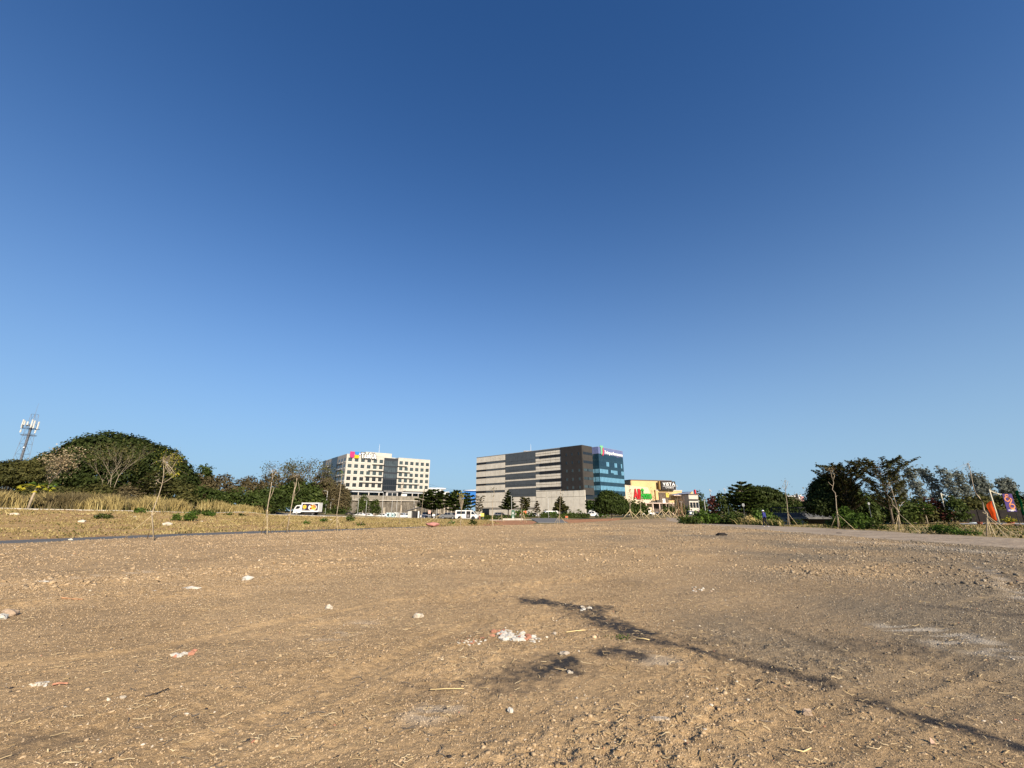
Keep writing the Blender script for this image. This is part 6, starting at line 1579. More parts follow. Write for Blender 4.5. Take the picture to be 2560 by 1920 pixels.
# ------------------------------------------------------------------ footbridge over the creek
def bridge():
    Y = 70; A = at(1932, 1300, 71); B = at(2100, 1301, 69); d = Vector((B[0] - A[0], B[1] - A[1], 0)); L = d.length; F1 = Facade(A[:2], d[:2])
    zd = at(2000, 1282, 70)[2]; zb = at(2000, 1292.5, 70)[2]
    t = thing('footbridge', 'low concrete bridge with dark rail over the creek behind the track', 'bridge', A)
    CB = simple('shaded_bridge_concrete', (.085, .09, .10), .9, .25, 1.2, dirt=.4); RL = simple('rail_steel', (.022, .022, .024), .6)  # deck concrete darkened: the shade of the trees is in its colour
    fpart(F1, 'deck', CB, t, [(0, L, zb, zd, -4, 0)]); fpart(F1, 'beam_edge', simple('shaded_beam_concrete', (.15, .15, .145), .9, .2, 2), t, [(1.5, L, zb - .28, zb, -4, .12)])  # beam edge also darkened, tree shade painted into the concrete
    zr = zd + .72
    fpart(F1, 'top_rail', RL, t, [(0, L, zr, zr + .12, -.22, -.1)]); fpart(F1, 'mid_rail', RL, t, [(0, L, zd + .10, zd + .18, -.17, -.11)])
    for k in range(int(L / 1.3) + 1): fpart(F1, 'rail_post', RL, t, [(k * 1.3, k * 1.3 + .13, zd, zr, -.2, -.1)])
    fpart(F1, 'baluster', RL, t, [(k * .22, k * .22 + .04, zd + .16, zr, -.15, -.13) for k in range(int(L / .22))], kind='stuff')
    fpart(F1, 'under_deck_fill', simple('under_deck_shade', (.045, .04, .038), .95, .2, 2), t, [(.5, L, zb - 2.2, zb - .29, -4, -1.6)])  # dark block stands in for the shaded opening under the deck
    for u in (.4, 2.6):
        mb = MB(); F1.poly(mb, [(u, zb - .02), (u + .9, zb - .02), (u + 2.6, zb - 1.6), (u + 1.2, zb - 1.6)], .15, .6); mb.build('wing_wall', simple('brown_concrete', (.30, .25, .19), .9, .2, 2), t)
bridge()
# ------------------------------------------------------------------ flags, banner, pots, planks on the right
def flag(lab, mat, top, bot, bulge, Y, pole):
    a = at(*top, Y); b = at(*bot, Y); c = at(*bulge, Y); g = at(*pole[0], Y); z = Z(g[0], Y); x0 = g[0]
    t = thing('feather_flag', lab, 'flag', (x0, Y, z)); MB().tube([(x0, Y, z), (x0, Y, a[2] + .1)], [.03, .02], 5).build('pole', STEEL_D, t)
    n = 14; m = 8; V = []; F = []
    bw = x0 - c[0]
    for i in range(n):
        s = i / (n - 1); zz = a[2] + (b[2] - a[2]) * s; w = bw * (math.sin(min(1, s * 2.2) * math.pi / 2) ** .7) * (1 - .28 * max(0, s - .45) / .55)
        for j in range(m):
            u = j / (m - 1); V.append((x0 - .03 - w * u, Y - .05 + .20 * math.sin(u * 8 + s * 2.5) * u + .05 * math.sin(s * 9), zz + .05 * u * math.sin(s * 5)))
    for i in range(n - 1):
        for j in range(m - 1): q = i * m + j; F.append((q, q + 1, q + m + 1, q + m))
    mb = MB(); mb.add(V, F); o = mb.build('cloth', mat, t, smooth=True)
    md = o.modifiers.new('thickness', 'SOLIDIFY'); md.thickness = .006
def clothmat(n, c):
    t = NT(n); d = t.n('ShaderNodeBsdfDiffuse'); col = t.ramp(t.noise(2.5, 3), [(.3, tuple(x * .8 for x in c)), (.7, c)]); t.l(col, d.inputs[0]); tr = t.n('ShaderNodeBsdfTranslucent'); t.l(col, tr.inputs[0]); m = t.n('ShaderNodeMixShader'); m.inputs[0].default_value = .4; t.l(d.outputs[0], m.inputs[1]); t.l(tr.outputs[0], m.inputs[2]); t.l(m.outputs[0], t.out.inputs[0]); return t.m
flag('orange feather flag beside the second lamp on the right', clothmat('orange_cloth', (.58, .085, .018)), (2480, 1253), (2494, 1301), (2470, 1275), 54, ((2495, 1306), 0))
flag('green feather flag right of the purple banner', clothmat('green_cloth', (.012, .16, .055)), (2561, 1226), (2566, 1288), (2546, 1244), 50, ((2570, 1312), 0))
def banner():
    Y = 52; t0 = at(2523, 1312, Y); z = Z(t0[0], Y)
    TL = at(2504.5, 1234.5, Y); BR = at(2543, 1279.6, Y); TR = at(2529, 1234.5, Y); BL = at(2519, 1279, Y)
    x0 = (TL[0] + BL[0]) / 2; x1 = (TR[0] + BR[0]) / 2; zt = TL[2]; zb = BL[2]; W = x1 - x0; H = zt - zb; yb = Y
    t = thing('street_banner', 'purple banner with an orange ribbon knot ornament on black posts', 'banner', (x0, Y, z))
    MB().box(((x0 + x1) / 2, yb, (zt + zb) / 2), (W, .03, H)).build('panel', simple('purple_vinyl', (.040, .020, .12), .45, .1, 2), t)
    for u in (.08, .92): MB().tube([(x0 + W * u, yb + .05, z - .1), (x0 + W * u, yb + .05, zt + .08)], .03, 5).build('post', TRIM, t)
    org = simple('banner_orange', (.62, .22, .07), .5, .15, 4)
    def ribbon(pts, r=.045):
        P = [(x0 + W * u, yb - .02, zb + H * v) for u, v in pts]; m = MB(); n = len(P)
        for a, b in zip(P[:-1], P[1:]):
            d = Vector(b) - Vector(a); q = Vector((-d.z, 0, d.x)).normalized() * r
            m.add([Vector(a) + q, Vector(a) - q, Vector(b) - q, Vector(b) + q] + [v + Vector((0, -.012, 0)) for v in (Vector(a) + q, Vector(a) - q, Vector(b) - q, Vector(b) + q)], [(0, 1, 2, 3), (7, 6, 5, 4), (0, 4, 5, 1), (1, 5, 6, 2), (2, 6, 7, 3), (3, 7, 4, 0)])
        m.build('ornament', org, t)
    arc = lambda cu, cv, ru, rv, a0, a1, n=16: [(cu + ru * math.cos(R(a0 + (a1 - a0) * k / n)), cv + rv * math.sin(R(a0 + (a1 - a0) * k / n))) for k in range(n + 1)]
    ribbon(arc(.40, .90, .16, .055, 0, 250), .05); ribbon(arc(.34, .70, .22, .125, 0, 360, 22), .055)
    ribbon([(.44, .84), (.55, .78), (.72, .73), (.80, .66)], .06); ribbon(arc(.66, .30, .24, .12, -20, 340, 22), .055); ribbon([(.80, .66), (.60, .52), (.42, .40), (.38, .27), (.52, .14), (.80, .12)], .055)
    ribbon([(.50, .74), (.62, .68), (.60, .80)], .04); 
    MB().box(((x0 + x1) / 2, yb - .018, zb + H * .085), (W * .72, .006, H * .035)).build('print', WHITEP, t); MB().box(((x0 + x1) / 2, yb - .018, zb + H * .035), (W * .3, .006, H * .025)).build('print', WHITEP, t)
banner()
def pot(lab, px, base, Y, r, plant):
    g = at(px, base, Y); z = Z(g[0], Y); x = g[0]; t = thing('plant_pot', lab, 'plant pot', (x, Y, z))
    n = 14; mb = MB(); V = []
    for rr, zz in ((r * .6, 0), (r, .62 * r * 2), (r * .88, .62 * r * 2), (r * .8, .5 * r * 2)): V += [(x + rr * math.cos(2 * math.pi * k / n), Y + rr * math.sin(2 * math.pi * k / n), z + zz) for k in range(n)]
    F = [tuple(range(n))[::-1], tuple(range(3 * n, 4 * n))] + [(q * n + k, q * n + (k + 1) % n, (q + 1) * n + (k + 1) % n, (q + 1) * n + k) for q in range(3) for k in range(n)]
    mb.add(V, F); mb.build('pot', simple('terracotta', (.24, .075, .05), .8, .15, 4), t, smooth=False)
    if plant:
        rng = np.random.default_rng(4); P = np.c_[rng.normal(x, r * 1.0, 160), rng.normal(Y, r * .8, 160), z + r * 1.3 + np.abs(rng.normal(0, r * .6, 160))]
        off = np.array(t.location); V, F, T = leaves(P - off, np.tile([0, -.2, 1.], (160, 1)), .12, rng, rng.random(160)); obj('foliage', np_mesh('foliage', V, F, LF_YELLOW, dict(tint=T)), t, kind='stuff')
pot('terracotta pot with a yellowish plant below the purple banner', 2528, 1311.5, 51, .33, True); pot('dark red pot left of the orange flag', 2449, 1306, 56, .30, False)
def planks(lab, px, py, w, seed):
    g = plane(px, py); rr = random.Random(seed); t = thing('timber_pile', lab, 'timber', (g[0], g[1], Z(g[0], g[1])), 0, 'old timber lying on the right lawn'); wd = simple('old_timber', (.24, .155, .085), .9, .2, 4)
    W = wpx(w, g[1])
    for k in range(5): MB().box((rr.uniform(-.3, .3) * W, rr.uniform(-.4, .4), .06 + .09 * k * .5), (W * rr.uniform(.5, .9), .16, .06), rr.uniform(-.2, .2)).build('plank', wd, t, local=True)
    for k in range(2): MB().box((rr.uniform(-.4, .4) * W, rr.uniform(-.4, .4), .10), (.6, .4, .2), rr.uniform(-.5, .5)).build('block', simple('charred_block', (.03, .025, .022), .9), t, local=True)
planks('old timber left of the orange flag', 2418, 1306.5, 26, 1); planks('old timber right below the orange flag', 2475, 1311.5, 34, 2); planks('old timber below the purple banner', 2525, 1315.5, 44, 3)
strip('paved_walk', [at(2395, 1304.5, 60), at(2470, 1309, 56), at(2700, 1322, 48)], [at(2400, 1301, 66), at(2480, 1304.5, 62), at(2720, 1313, 54)], simple('pale_paving', (.30, .30, .30), .9, .1, 1), .10)
tag(MB().blob((0, 0, 0), (.5, .3, .08), 5, .2).build('plastic_sheet', simple('pale_plastic', (.42, .50, .52), .5)), 'pale plastic sheet lying near the right hand fence', 'litter'); g = at(2431, 1298, 68); bpy.data.objects['plastic_sheet'].location = (g[0], 68, Z(g[0], 68) + .2)

# ------------------------------------------------------------------ staked saplings
def sapling(lab, stems, Y, leaf, leafmat_, stakes=None, apex=None, nleaf=60, lsize=.07, lr=(12, 10), bark=BARK_P, r0=.035, jit=.12, group='staked saplings', r_st=.021, stake_lab=None):
    """stems: pixel polylines at distance Y (first one is the main trunk, from the ground); leaf: pixel centres of leaf groups"""
    rng = np.random.default_rng(int(stems[0][0][0])); b = at(*stems[0][0], Y); z = Z(b[0], Y)
    t = thing('sapling', lab, 'sapling', (b[0], Y, z), 0, group)
    for i, st in enumerate(stems):
        P = [np.array(at(p[0], p[1], Y)) for p in st]
        if i == 0: P[0][2] = z - .1
        for k in range(1, len(P)): P[k] = P[k] + np.array([0, rng.normal(0, jit), 0]) * (1 if i else .5)
        n = len(P); r = [r0 * (1 if i == 0 else .55) * (1 - .75 * k / max(1, n - 1)) + .006 for k in range(n)]
        MB().tube([tuple(p) for p in P], r, 6).build('trunk' if i == 0 else 'branch', bark, t, smooth=True)
    if nleaf:
        C = []
        for c in leaf:
            w, h = (c[2], c[3]) if len(c) > 2 else lr
            m = max(4, int(nleaf / len(leaf)))
            q = np.array(at(c[0], c[1], Y)); C.append(q + rng.normal(0, 1, (m, 3)) * np.array([wpx(w, Y) / 2, wpx(w, Y) / 2.5, hpx(h, Y) / 2]))
        C = np.concatenate(C); off = np.array(t.location)
        V, F, T = leaves(C - off, np.tile([0, -.3, .8], (len(C), 1)), lsize, rng, np.clip(rng.normal(.5, .25, len(C)), 0, 1), 1.0)
        obj('leaves', np_mesh('leaves', V, F, leafmat_, dict(tint=T)), t, kind='stuff')
        # fine twigs reaching the leaf groups
        tw = MB(); top = np.array(at(*stems[0][-1], Y))
        for k in range(0, len(C), 6): tw.tube([tuple(top), tuple((top + C[k]) / 2 + rng.normal(0, .05, 3)), tuple(C[k])], [.007, .005, .004], 3, cap=False)
        tw.build('twigs', bark, t, kind='stuff')
    if stakes:
        legs = [np.array(plane(*s)) if s[1] > 1306 else np.array([*at(s[0], s[1], Y)[:2], 0]) for s in stakes]
        a = np.array(at(*apex, Y)); s = thing('stake_tripod', stake_lab or ' '.join(('bamboo stakes round the ' + lab).split()[:16]), 'stakes', (a[0], Y, Z(a[0], Y)), 0, 'bamboo stake tripods')
        for k, l in enumerate(legs):
            if len(l) == 3: l[2] = Z(l[0], l[1]) - .08
            if abs(l[1] - Y) > 4: l[1] = Y + (1.2 if l[1] > Y else -1.2)
            e = a + (a - l) * .10; MB().tube([tuple(l), tuple((l + e) / 2 + rng.normal(0, .02, 3)), tuple(e)], [r_st, r_st * .9, r_st * .75], 6).build('stake', BAMBOO, s, smooth=True)
        MB().tube([tuple(a + np.array([.07, 0, -.05])), tuple(a + np.array([0, -.08, 0])), tuple(a + np.array([-.07, 0, .05])), tuple(a + np.array([0, .08, .02])), tuple(a + np.array([.07, 0, -.05]))], .02, 5).build('tie', simple('jute_tie', (.24, .17, .10), .9), s)
    return t
sapling('sapling with yellow green leaves before the huge dome tree', [[(386, 1347), (383, 1284), (395, 1235), (405, 1209), (410, 1185), (409, 1149)], [(405, 1209), (420, 1199), (437, 1186)], [(410, 1187), (429, 1173), (446, 1134)], [(405, 1209), (397, 1204), (395, 1194)], [(410, 1180), (418, 1160), (424, 1140)], [(409, 1165), (415, 1145), (414, 1134)]],
        26, [(415, 1145, 24, 22), (440, 1142, 20, 22), (428, 1160, 34, 26), (436, 1186, 14, 8)], LF_YELLOW, [(303, 1350), (368, 1347.5), (387, 1349)], (381, 1288), 420, .036, r0=.022)
sapling('sapling with a pale dry top left of its pair', [[(669, 1337), (670, 1279), (674, 1248.5), (678, 1219.6), (680, 1195), (681.5, 1176)], [(674, 1248), (682, 1232), (684, 1218)], [(679, 1205), (686, 1190), (694, 1180)]], 31.5, [(690, 1170, 26, 18), (680, 1185, 14, 20), (695, 1182, 16, 12)], LF_BROWN, [(668, 1338.5), (678.6, 1333.5), (652, 1335)], (668, 1281), 120, .05, r0=.034)
sapling('many stemmed sapling with a flat dry top, right of its pair', [[(717, 1330), (725, 1282), (731, 1256), (734, 1234), (740, 1212), (741, 1188)], [(731, 1250), (736.5, 1221), (747, 1196)], [(736, 1240), (747, 1225), (748, 1205)], [(730, 1258), (735, 1238), (739, 1205)], [(734, 1234), (733, 1215), (735, 1205)]], 33, [(745, 1188, 34, 8), (752, 1184, 26, 8), (738, 1192, 16, 10)], LF_BROWN, [(679, 1332.5), (717, 1330), (724, 1331.5)], (722, 1290), 110, .05, r0=.032)
sapling('thin sapling with a green tuft before the white office block', [[(843, 1327), (842.7, 1286), (845.5, 1261), (851, 1223), (855, 1180)]], 38, [(855, 1184, 9, 12)], LF_BRIGHT, [(809.5, 1326.5), (843.6, 1327.5), (854, 1326.5)], (843.5, 1296), 40, .06, r0=.026)
sapling('short bare sapling below the glazed bay', [[(1000, 1308), (1000, 1285), (1005, 1240), (1008, 1210)]], 55, [(1006, 1216, 8, 16), (1003, 1222, 6, 8)], LF_PALE, None, None, 36, .08, r0=.035)
sapling('thin sapling below the saucer roofs', [[(1053.5, 1306), (1054, 1285), (1056, 1258), (1060, 1228)]], 62, [(1060, 1230, 6, 12)], LF_OLIVE, [(1077, 1306), (1056, 1308)], (1101, 1286), 20, .08, r0=.03, stake_lab='bamboo stakes leaning by the paired trees')
sapling('broom shaped sapling in front of the white van', [[(1151.7, 1314), (1151.7, 1295), (1153.4, 1273)], [(1153.4, 1276), (1150, 1255), (1149, 1234)], [(1153.4, 1276), (1154, 1255), (1154, 1232)], [(1153.4, 1276), (1158, 1255), (1159, 1236)], [(1153.4, 1276), (1156, 1252), (1157, 1233)], [(1153, 1278), (1151.5, 1250), (1152, 1235)]], 48, [(1154, 1234, 12, 9), (1152, 1242, 10, 10)], LF_YELLOW, [(1130.5, 1309.5), (1134, 1315), (1162, 1316)], (1152, 1295), 70, .07, r0=.038)
sapling('tall thin sapling over the red soil', [[(1231.6, 1314), (1231, 1290.5), (1231.6, 1255), (1236, 1234), (1233, 1221)]], 50, [(1234, 1232, 8, 26), (1232, 1222, 8, 5)], LF_OLIVE, [(1212.8, 1314), (1231.5, 1315), (1234, 1315)], (1230.4, 1292), 30, .07, r0=.03)
sapling('low staked sapling left of the green pylon', [[(1254, 1302), (1254, 1290), (1255, 1279)]], 72, [(1255, 1280, 5, 6)], LF_BROWN, [(1237.5, 1302), (1261, 1303)], (1254, 1290.5), 12, .08, r0=.04)
sapling('dark thin sapling right of the green pylon', [[(1303.8, 1306), (1303.8, 1281), (1305, 1262)]], 66, [(1305, 1266, 6, 10)], LF_BROWN, [(1298.6, 1296), (1312.7, 1303), (1318, 1302)], (1308, 1283.5), 14, .08, r0=.035)
sapling('thin red leaved sapling before the pale feathery tree', [[(1398, 1311), (1399, 1289), (1400.5, 1249), (1402, 1222)]], 58, [(1402, 1230, 8, 22), (1403, 1244, 6, 10)], LF_BROWN, [(1383.5, 1303), (1417.5, 1305), (1392, 1301)], (1398.8, 1289), 40, .075, r0=.03)
GX = [(1575, 1222, 'staked sapling with dry leaves nearest the dense dark tree'), (1601, 1240, 'bare staked sapling second from the dense dark tree'), (1630, 1225, 'staked sapling with a tall dry crown below the yellow wall'), (1655, 1236, 'bare staked sapling under the cinema sign'), (1672, 1228, 'staked sapling with dry leaves left of the brown bundle'), (1690, 1246, 'staked sapling nearest the brown bundle')]
for i, (px, top, lab) in enumerate(GX):
    Y = 98 + i * 3
    sapling(lab, [[(px, 1294 - i), (px, 1270), (px + 1, 1252), (px, top)], [(px, 1262), (px + 4, 1245), (px + 5, top + 6)], [(px, 1266), (px - 4, 1250), (px - 5, top + 8)]], Y, [(px, top + 12, 11, 28), (px + 4, top + 18, 8, 20)] if i in (0, 2, 4) else [(px, top + 5, 6, 10)], LF_PALE if i == 2 else LF_BROWN,
            [(px - 20, 1293 - i), (px + 22, 1294 - i), (px + 8, 1297 - i)], (px, 1276), 90 if i in (0, 2, 4) else 20, .12, r0=.06, r_st=.07)
def bundle():
    Y = 112; g = at(1697, 1290, Y); z = Z(g[0], Y); rng = np.random.default_rng(2); t = thing('pole_bundle', 'bundle of tall brown poles standing at the end of the staked saplings', 'pole bundle', (g[0], Y, z)); 
    for k in range(16):
        x = g[0] + rng.normal(0, 1.0); h = rng.uniform(3.2, 5.6); MB().tube([(x, Y + rng.normal(0, .5), z - .1), (x + rng.normal(0, .25), Y + rng.normal(0, .4), z + h)], [.07, .05], 5).build('pole', simple('brown_pole', (.20, .125, .07), .9, .2, 4), t)
    for s in (-1, 1): MB().tube([(g[0] + s * 1.6, Y - .6, z - .1), (g[0] - s * .2, Y - .2, z + 2.6)], .06, 5).build('brace', BAMBOO, t)
bundle()
sapling('leafless grey sapling before the distant white building', [[(1973.6, 1315), (1970, 1287.6), (1967.6, 1255), (1965.5, 1235.6), (1963.8, 1211.7), (1963.5, 1200)], [(1965, 1228), (1960, 1219), (1955, 1216)], [(1964.5, 1222), (1968, 1212), (1968, 1205)]], 50, [(1964, 1203, 9, 8), (1965, 1214, 12, 22), (1957, 1216, 8, 5)], LF_GREY_HAZE, [(1975.8, 1314.5), (1997, 1315), (1968, 1314)], (1970, 1283), 50, .055, r0=.038)
sapling('tall crooked sapling with three stakes beside the footbridge', [[(2095, 1321), (2093, 1284.5), (2091.6, 1269), (2089.4, 1245.5), (2087, 1232.5), (2082.4, 1223.8), (2084, 1206.4), (2082.4, 1193.4), (2076.4, 1177)], [(2083, 1216), (2077, 1209), (2071, 1204)], [(2089.5, 1247), (2092, 1242), (2094, 1239)], [(2083, 1200), (2086, 1190), (2086, 1184)]], 42, [(2073, 1174, 15, 9), (2078, 1171, 10, 6), (2085, 1185, 6, 8)], LF_PALE, [(2075.3, 1321.5), (2100.8, 1321.5), (2139, 1324)], (2093, 1284), 60, .055, r0=.038)
sapling('many stemmed bare sapling leaning before the stout pale trunk', [[(2247, 1330), (2245.3, 1281), (2241, 1257), (2233.4, 1231), (2223.4, 1205.5)], [(2245, 1280), (2238, 1262), (2231, 1248), (2222, 1236), (2219, 1225)], [(2245, 1280), (2241, 1270), (2231, 1262), (2228, 1252)], [(2243, 1268), (2238, 1245), (2234, 1235)], [(2245, 1281), (2246, 1268), (2254, 1257), (2262, 1254)]], 36, [(2223, 1206, 10, 10), (2219, 1226, 8, 8)], LF_BROWN, [(2237.4, 1330.5), (2259, 1330), (2303, 1334), (2217.5, 1326)], (2246.3, 1283), 22, .05, r0=.034)
sapling('crooked sapling with a high leafy tip beside the orange flag', [[(2466, 1343), (2463, 1283.4), (2460, 1275.8), (2454.3, 1257.3), (2449, 1243), (2440, 1232.8), (2434, 1218), (2426, 1190), (2419, 1158)]], 30, [(2418, 1166, 14, 14), (2424, 1180, 16, 12), (2420, 1172, 20, 20), (2430, 1195, 8, 10)], LF_OLIVE, [(2477.5, 1342), (2489.7, 1343.5), (2522.7, 1345.5), (2413, 1332)], (2464.4, 1286), 60, .04, r0=.038)

# ------------------------------------------------------------------ loose matter on the dirt
def gd(x, y):
    """height of the displaced dirt surface"""
    x = np.atleast_1d(x).astype(float); y = np.atleast_1d(y).astype(float)
    return gz(x, y) + disp(x, y)
P_D = PATH_NEAR + DIRT_FAR[1:] + TRACK_NEAR + [np.array([40, -5, 0]), np.array([-40, -5, 0])]
ICO = None
def rock_np(n_faces):
    bm = bmesh.new()
    if n_faces == 8: bmesh.ops.create_icosphere(bm, subdivisions=1, radius=1); 
    else: bmesh.ops.create_icosphere(bm, subdivisions=1, radius=1)
    V = np.array([v.co[:] for v in bm.verts]); F = np.array([[v.index for v in f.verts] for f in bm.faces]); bm.free(); return V, F
OCT_V = np.array([(1, 0, 0), (0, 1, 0), (-1, 0, 0), (0, -1, 0), (0, 0, 1), (0, 0, -.6)], float); OCT_F = np.array([(0, 1, 4), (1, 2, 4), (2, 3, 4), (3, 0, 4), (1, 0, 5), (2, 1, 5), (3, 2, 5), (0, 3, 5)])
def scatter(name, n, rmin, rmax, smin, smax, mat, seed, base=(OCT_V, OCT_F), rough_bias=1.0, flat=.62, jit=.35, sink=.25, attrs=True, amax=53, stretch=1.25):
    rng = np.random.default_rng(seed); X = []; Yv = []; tot = 0
    while tot < n:
        r = np.exp(rng.uniform(math.log(rmin), math.log(rmax), n)); a = rng.uniform(-R(amax), R(amax), n)
        x = r * np.sin(a); y = r * np.cos(a); ok = inpoly(x, y, P_D)
        rg = roughness_map(x, y); ok &= rng.random(n) < (1 - rough_bias) + rough_bias * (.07 + .93 * rg ** 1.1)
        X.append(x[ok]); Yv.append(y[ok]); tot += ok.sum()
    x = np.concatenate(X)[:n]; y = np.concatenate(Yv)[:n]; z = gd(x, y); r = np.hypot(x, y)
    s = smin * (smax / smin) ** (rng.random(n) ** 2.2); s = np.maximum(s, r * .0011)
    V0, F0 = base; m = len(V0); a = rng.uniform(0, 2 * math.pi, n); ca = np.cos(a)[:, None]; sa = np.sin(a)[:, None]
    sc = np.stack([rng.uniform(.75, stretch, n), rng.uniform(.65, 1.1, n), rng.uniform(.6, 1.25, n) * flat], 1)
    P = V0[None] * (1 + rng.uniform(-jit, jit, (n, m, 1))) * sc[:, None]
    tx = rng.normal(0, .3, n)[:, None]; P = np.stack([P[..., 0], P[..., 1] - tx * P[..., 2], P[..., 2] + tx * P[..., 1]], -1)
    P = np.stack([P[..., 0] * ca - P[..., 1] * sa, P[..., 0] * sa + P[..., 1] * ca, P[..., 2]], -1) * s[:, None, None]
    P += np.stack([x, y, z + s * flat * (1 - 2 * sink) * .6], 1)[:, None]
    F = (F0[None] + (np.arange(n) * m)[:, None, None]).reshape(-1, 3)
    A = None
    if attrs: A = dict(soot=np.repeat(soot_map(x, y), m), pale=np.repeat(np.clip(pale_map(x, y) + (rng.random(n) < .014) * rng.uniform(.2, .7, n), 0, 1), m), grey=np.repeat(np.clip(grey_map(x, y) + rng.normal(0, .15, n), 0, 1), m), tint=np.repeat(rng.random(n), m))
    return obj(name, np_mesh(name, P.reshape(-1, 3), F, mat, A), kind='stuff')
def clod_mat():
    t = NT('soil_clod')
    c = t.ramp(t.attr('tint'), [(0, (.27, .19, .108)), (.6, (.39, .282, .166)), (1, (.445, .332, .208))])
    c = t.mix(t.attr('grey'), c, t.ramp(t.attr('tint'), [(0, (.135, .11, .078)), (.6, (.225, .186, .135)), (1, (.30, .255, .19))]))
    c = t.mix(1, c, t.ramp(t.noise(60, 3, .6), [(.3, (.8, .8, .8)), (.7, (1.15, 1.15, 1.15))]), 'MULTIPLY')
    c = t.mix(t.attr('pale'), c, (.58, .52, .42)); c = t.mix(t.attr('soot'), c, (.052, .047, .044))
    return t.done(c, .95, 0, .12, t.bump(t.noise(120, 3, .6), .006, .6))
M_CLOD = clod_mat()
RK = rock_np(20)
TET = np.array([(.9, .2, -.4), (-.3, .95, -.4), (-.7, -.75, -.4), (.55, -.8, -.3), (.35, .3, .7), (-.35, -.15, .85)], float)
TETF = np.array([(0, 1, 4), (1, 5, 4), (1, 2, 5), (2, 3, 5), (3, 4, 5), (3, 0, 4)])
scatter('soil_clods', 110000, 2.9, 16, .0035, .0105, M_CLOD, 1, (TET, TETF), .72, .8, .4)
scatter('soil_lumps', 5000, 2.9, 26, .009, .020, M_CLOD, 2, RK, .85, .62, .42, .3, stretch=1.5)
scatter('field_clods', 40000, 13, 60, .012, .032, M_CLOD, 3, (TET, TETF), .8, .8, .4)
scatter('field_lumps', 4500, 14, 70, .03, .065, M_CLOD, 4, RK, .9, .62, .42, .3, stretch=1.5)
PEB = simple('pale_pebble', (.50, .44, .35), .85, .25, 9)
scatter('pale_pebbles', 520, 3, 40, .005, .020, PEB, 5, RK, .4, .6, attrs=False)
RED = simple('brick_red_chip', (.40, .19, .12), .85, .25, 9)
scatter('red_chips', 260, 3, 26, .004, .014, RED, 6, RK, .1, .45, attrs=False)
DKC = simple('dark_chip', (.035, .03, .028), .9, .2, 9)
scatter('dark_chips', 700, 3, 40, .005, .020, DKC, 7, RK, .4, .5, attrs=False)
def straws(name, n, rmin, rmax, lmin, lmax, w, mat, seed):
    rng = np.random.default_rng(seed); r = np.exp(rng.uniform(math.log(rmin), math.log(rmax), n * 2)); a = rng.uniform(-R(53), R(53), n * 2)
    x = r * np.sin(a); y = r * np.cos(a); ok = inpoly(x, y, P_D) & (fbm(x * .6, y * .6, seed, 2) > .38); x = x[ok][:n]; y = y[ok][:n]; n = len(x)
    L = np.maximum(lmin * (lmax / lmin) ** (rng.random(n) ** 1.8), np.hypot(x, y) * .006); th = rng.uniform(0, math.pi, n); bend = rng.normal(0, .35, n); ww = w * rng.uniform(.6, 1.6, n)
    V = []; K = 4
    for k in range(K):
        s = k / (K - 1) - .5; ang = th + bend * s * 2
        px = x + np.cos(ang) * L * s; py = y + np.sin(ang) * L * s; pz = gd(px, py) + .006 + .012 * rng.random(n)
        ox = -np.sin(ang) * ww; oy = np.cos(ang) * ww
        V += [np.c_[px + ox, py + oy, pz], np.c_[px, py, pz + ww * 1.4], np.c_[px - ox, py - oy, pz]]
    V = np.stack(V, 1); m = K * 3; F = []
    for k in range(K - 1):
        for q in range(2): F.append((k * 3 + q, k * 3 + q + 1, k * 3 + q + 4, k * 3 + q + 3))
    F = (np.array(F)[None] + (np.arange(n) * m)[:, None, None]).reshape(-1, 4)
    return obj(name, np_mesh(name, V.reshape(-1, 3), F, mat, dict(tint=np.repeat(rng.random(n), m))), kind='stuff')
LF_STALK = leafmat('dry_stalk_litter', (.40, .29, .15), (.55, .42, .24), (.68, .55, .34))
straws('straw_litter', 3600, 3, 22, .02, .13, .0026, LF_STALK, 11)
straws('twig_litter', 700, 3, 22, .03, .15, .0026, BARK, 12)
# single stones and rubble one can point to
def stone(name, lab, px, py, w, mat, seed, flat=.6, long=1.0, rot=0, cat='stone', jit=.28, group=None, sub=2):
    g = plane(px, py); r = wpx(w, g[1]) / 2; z = float(gd(g[0], g[1])[0])
    o = MB().blob((0, 0, r * flat * .55), (r, r / long, r * flat), seed, jit, sub=sub).build(name, mat); o.location = (g[0], g[1], z); o.rotation_euler = (0, 0, rot); return tag(o, lab, cat, group)
ROCK = simple('brown_rock', (.36, .27, .19), .9, .2, 18, bump=.6, bscale=40); ROCKG = simple('grey_rock', (.36, .31, .25), .9, .2, 18, bump=.6, bscale=40); PLAS = simple('white_plaster', (.47, .45, .40), .85, .12, 14, bump=.6, bscale=45)
stone('stone', 'rough brown stone with a long shadow on the lower right dirt', 2020, 1788, 22, ROCK, 21, .75, 1.3)
stone('stone', 'flat grey stone in front of the small burnt patch', 1412, 1644, 20, ROCKG, 22, .45, 1.4)
stone('stone', 'small white stone near the bottom middle of the dirt', 1276, 1778, 13, PLAS, 23, .9, 1.2)
stone('stone', 'dark grey lump below the straw stalk', 1386, 1591, 10, ROCKG, 24, .7)
stone('stone', 'tan pebble right of the dark grey lump', 1486, 1601, 11, simple('tan_rock', (.55, .40, .25), .9, .15, 18), 25, .6)
stone('stone', 'small pale pebble beside the dark soot stain', 1423, 1689, 9, PEB, 26, .8, .8)
stone('stone', 'round beige pebble on the lower left dirt', 305, 1751, 11, PEB, 27, .6, 1.2, .6)
stone('stone', 'white chalky stone at the left edge', 4, 1551, 20, PLAS, 28, .8)
stone('stone', 'brown lump beside the chalky stone at the left edge', 24, 1543, 34, ROCK, 29, .6, 1.4)
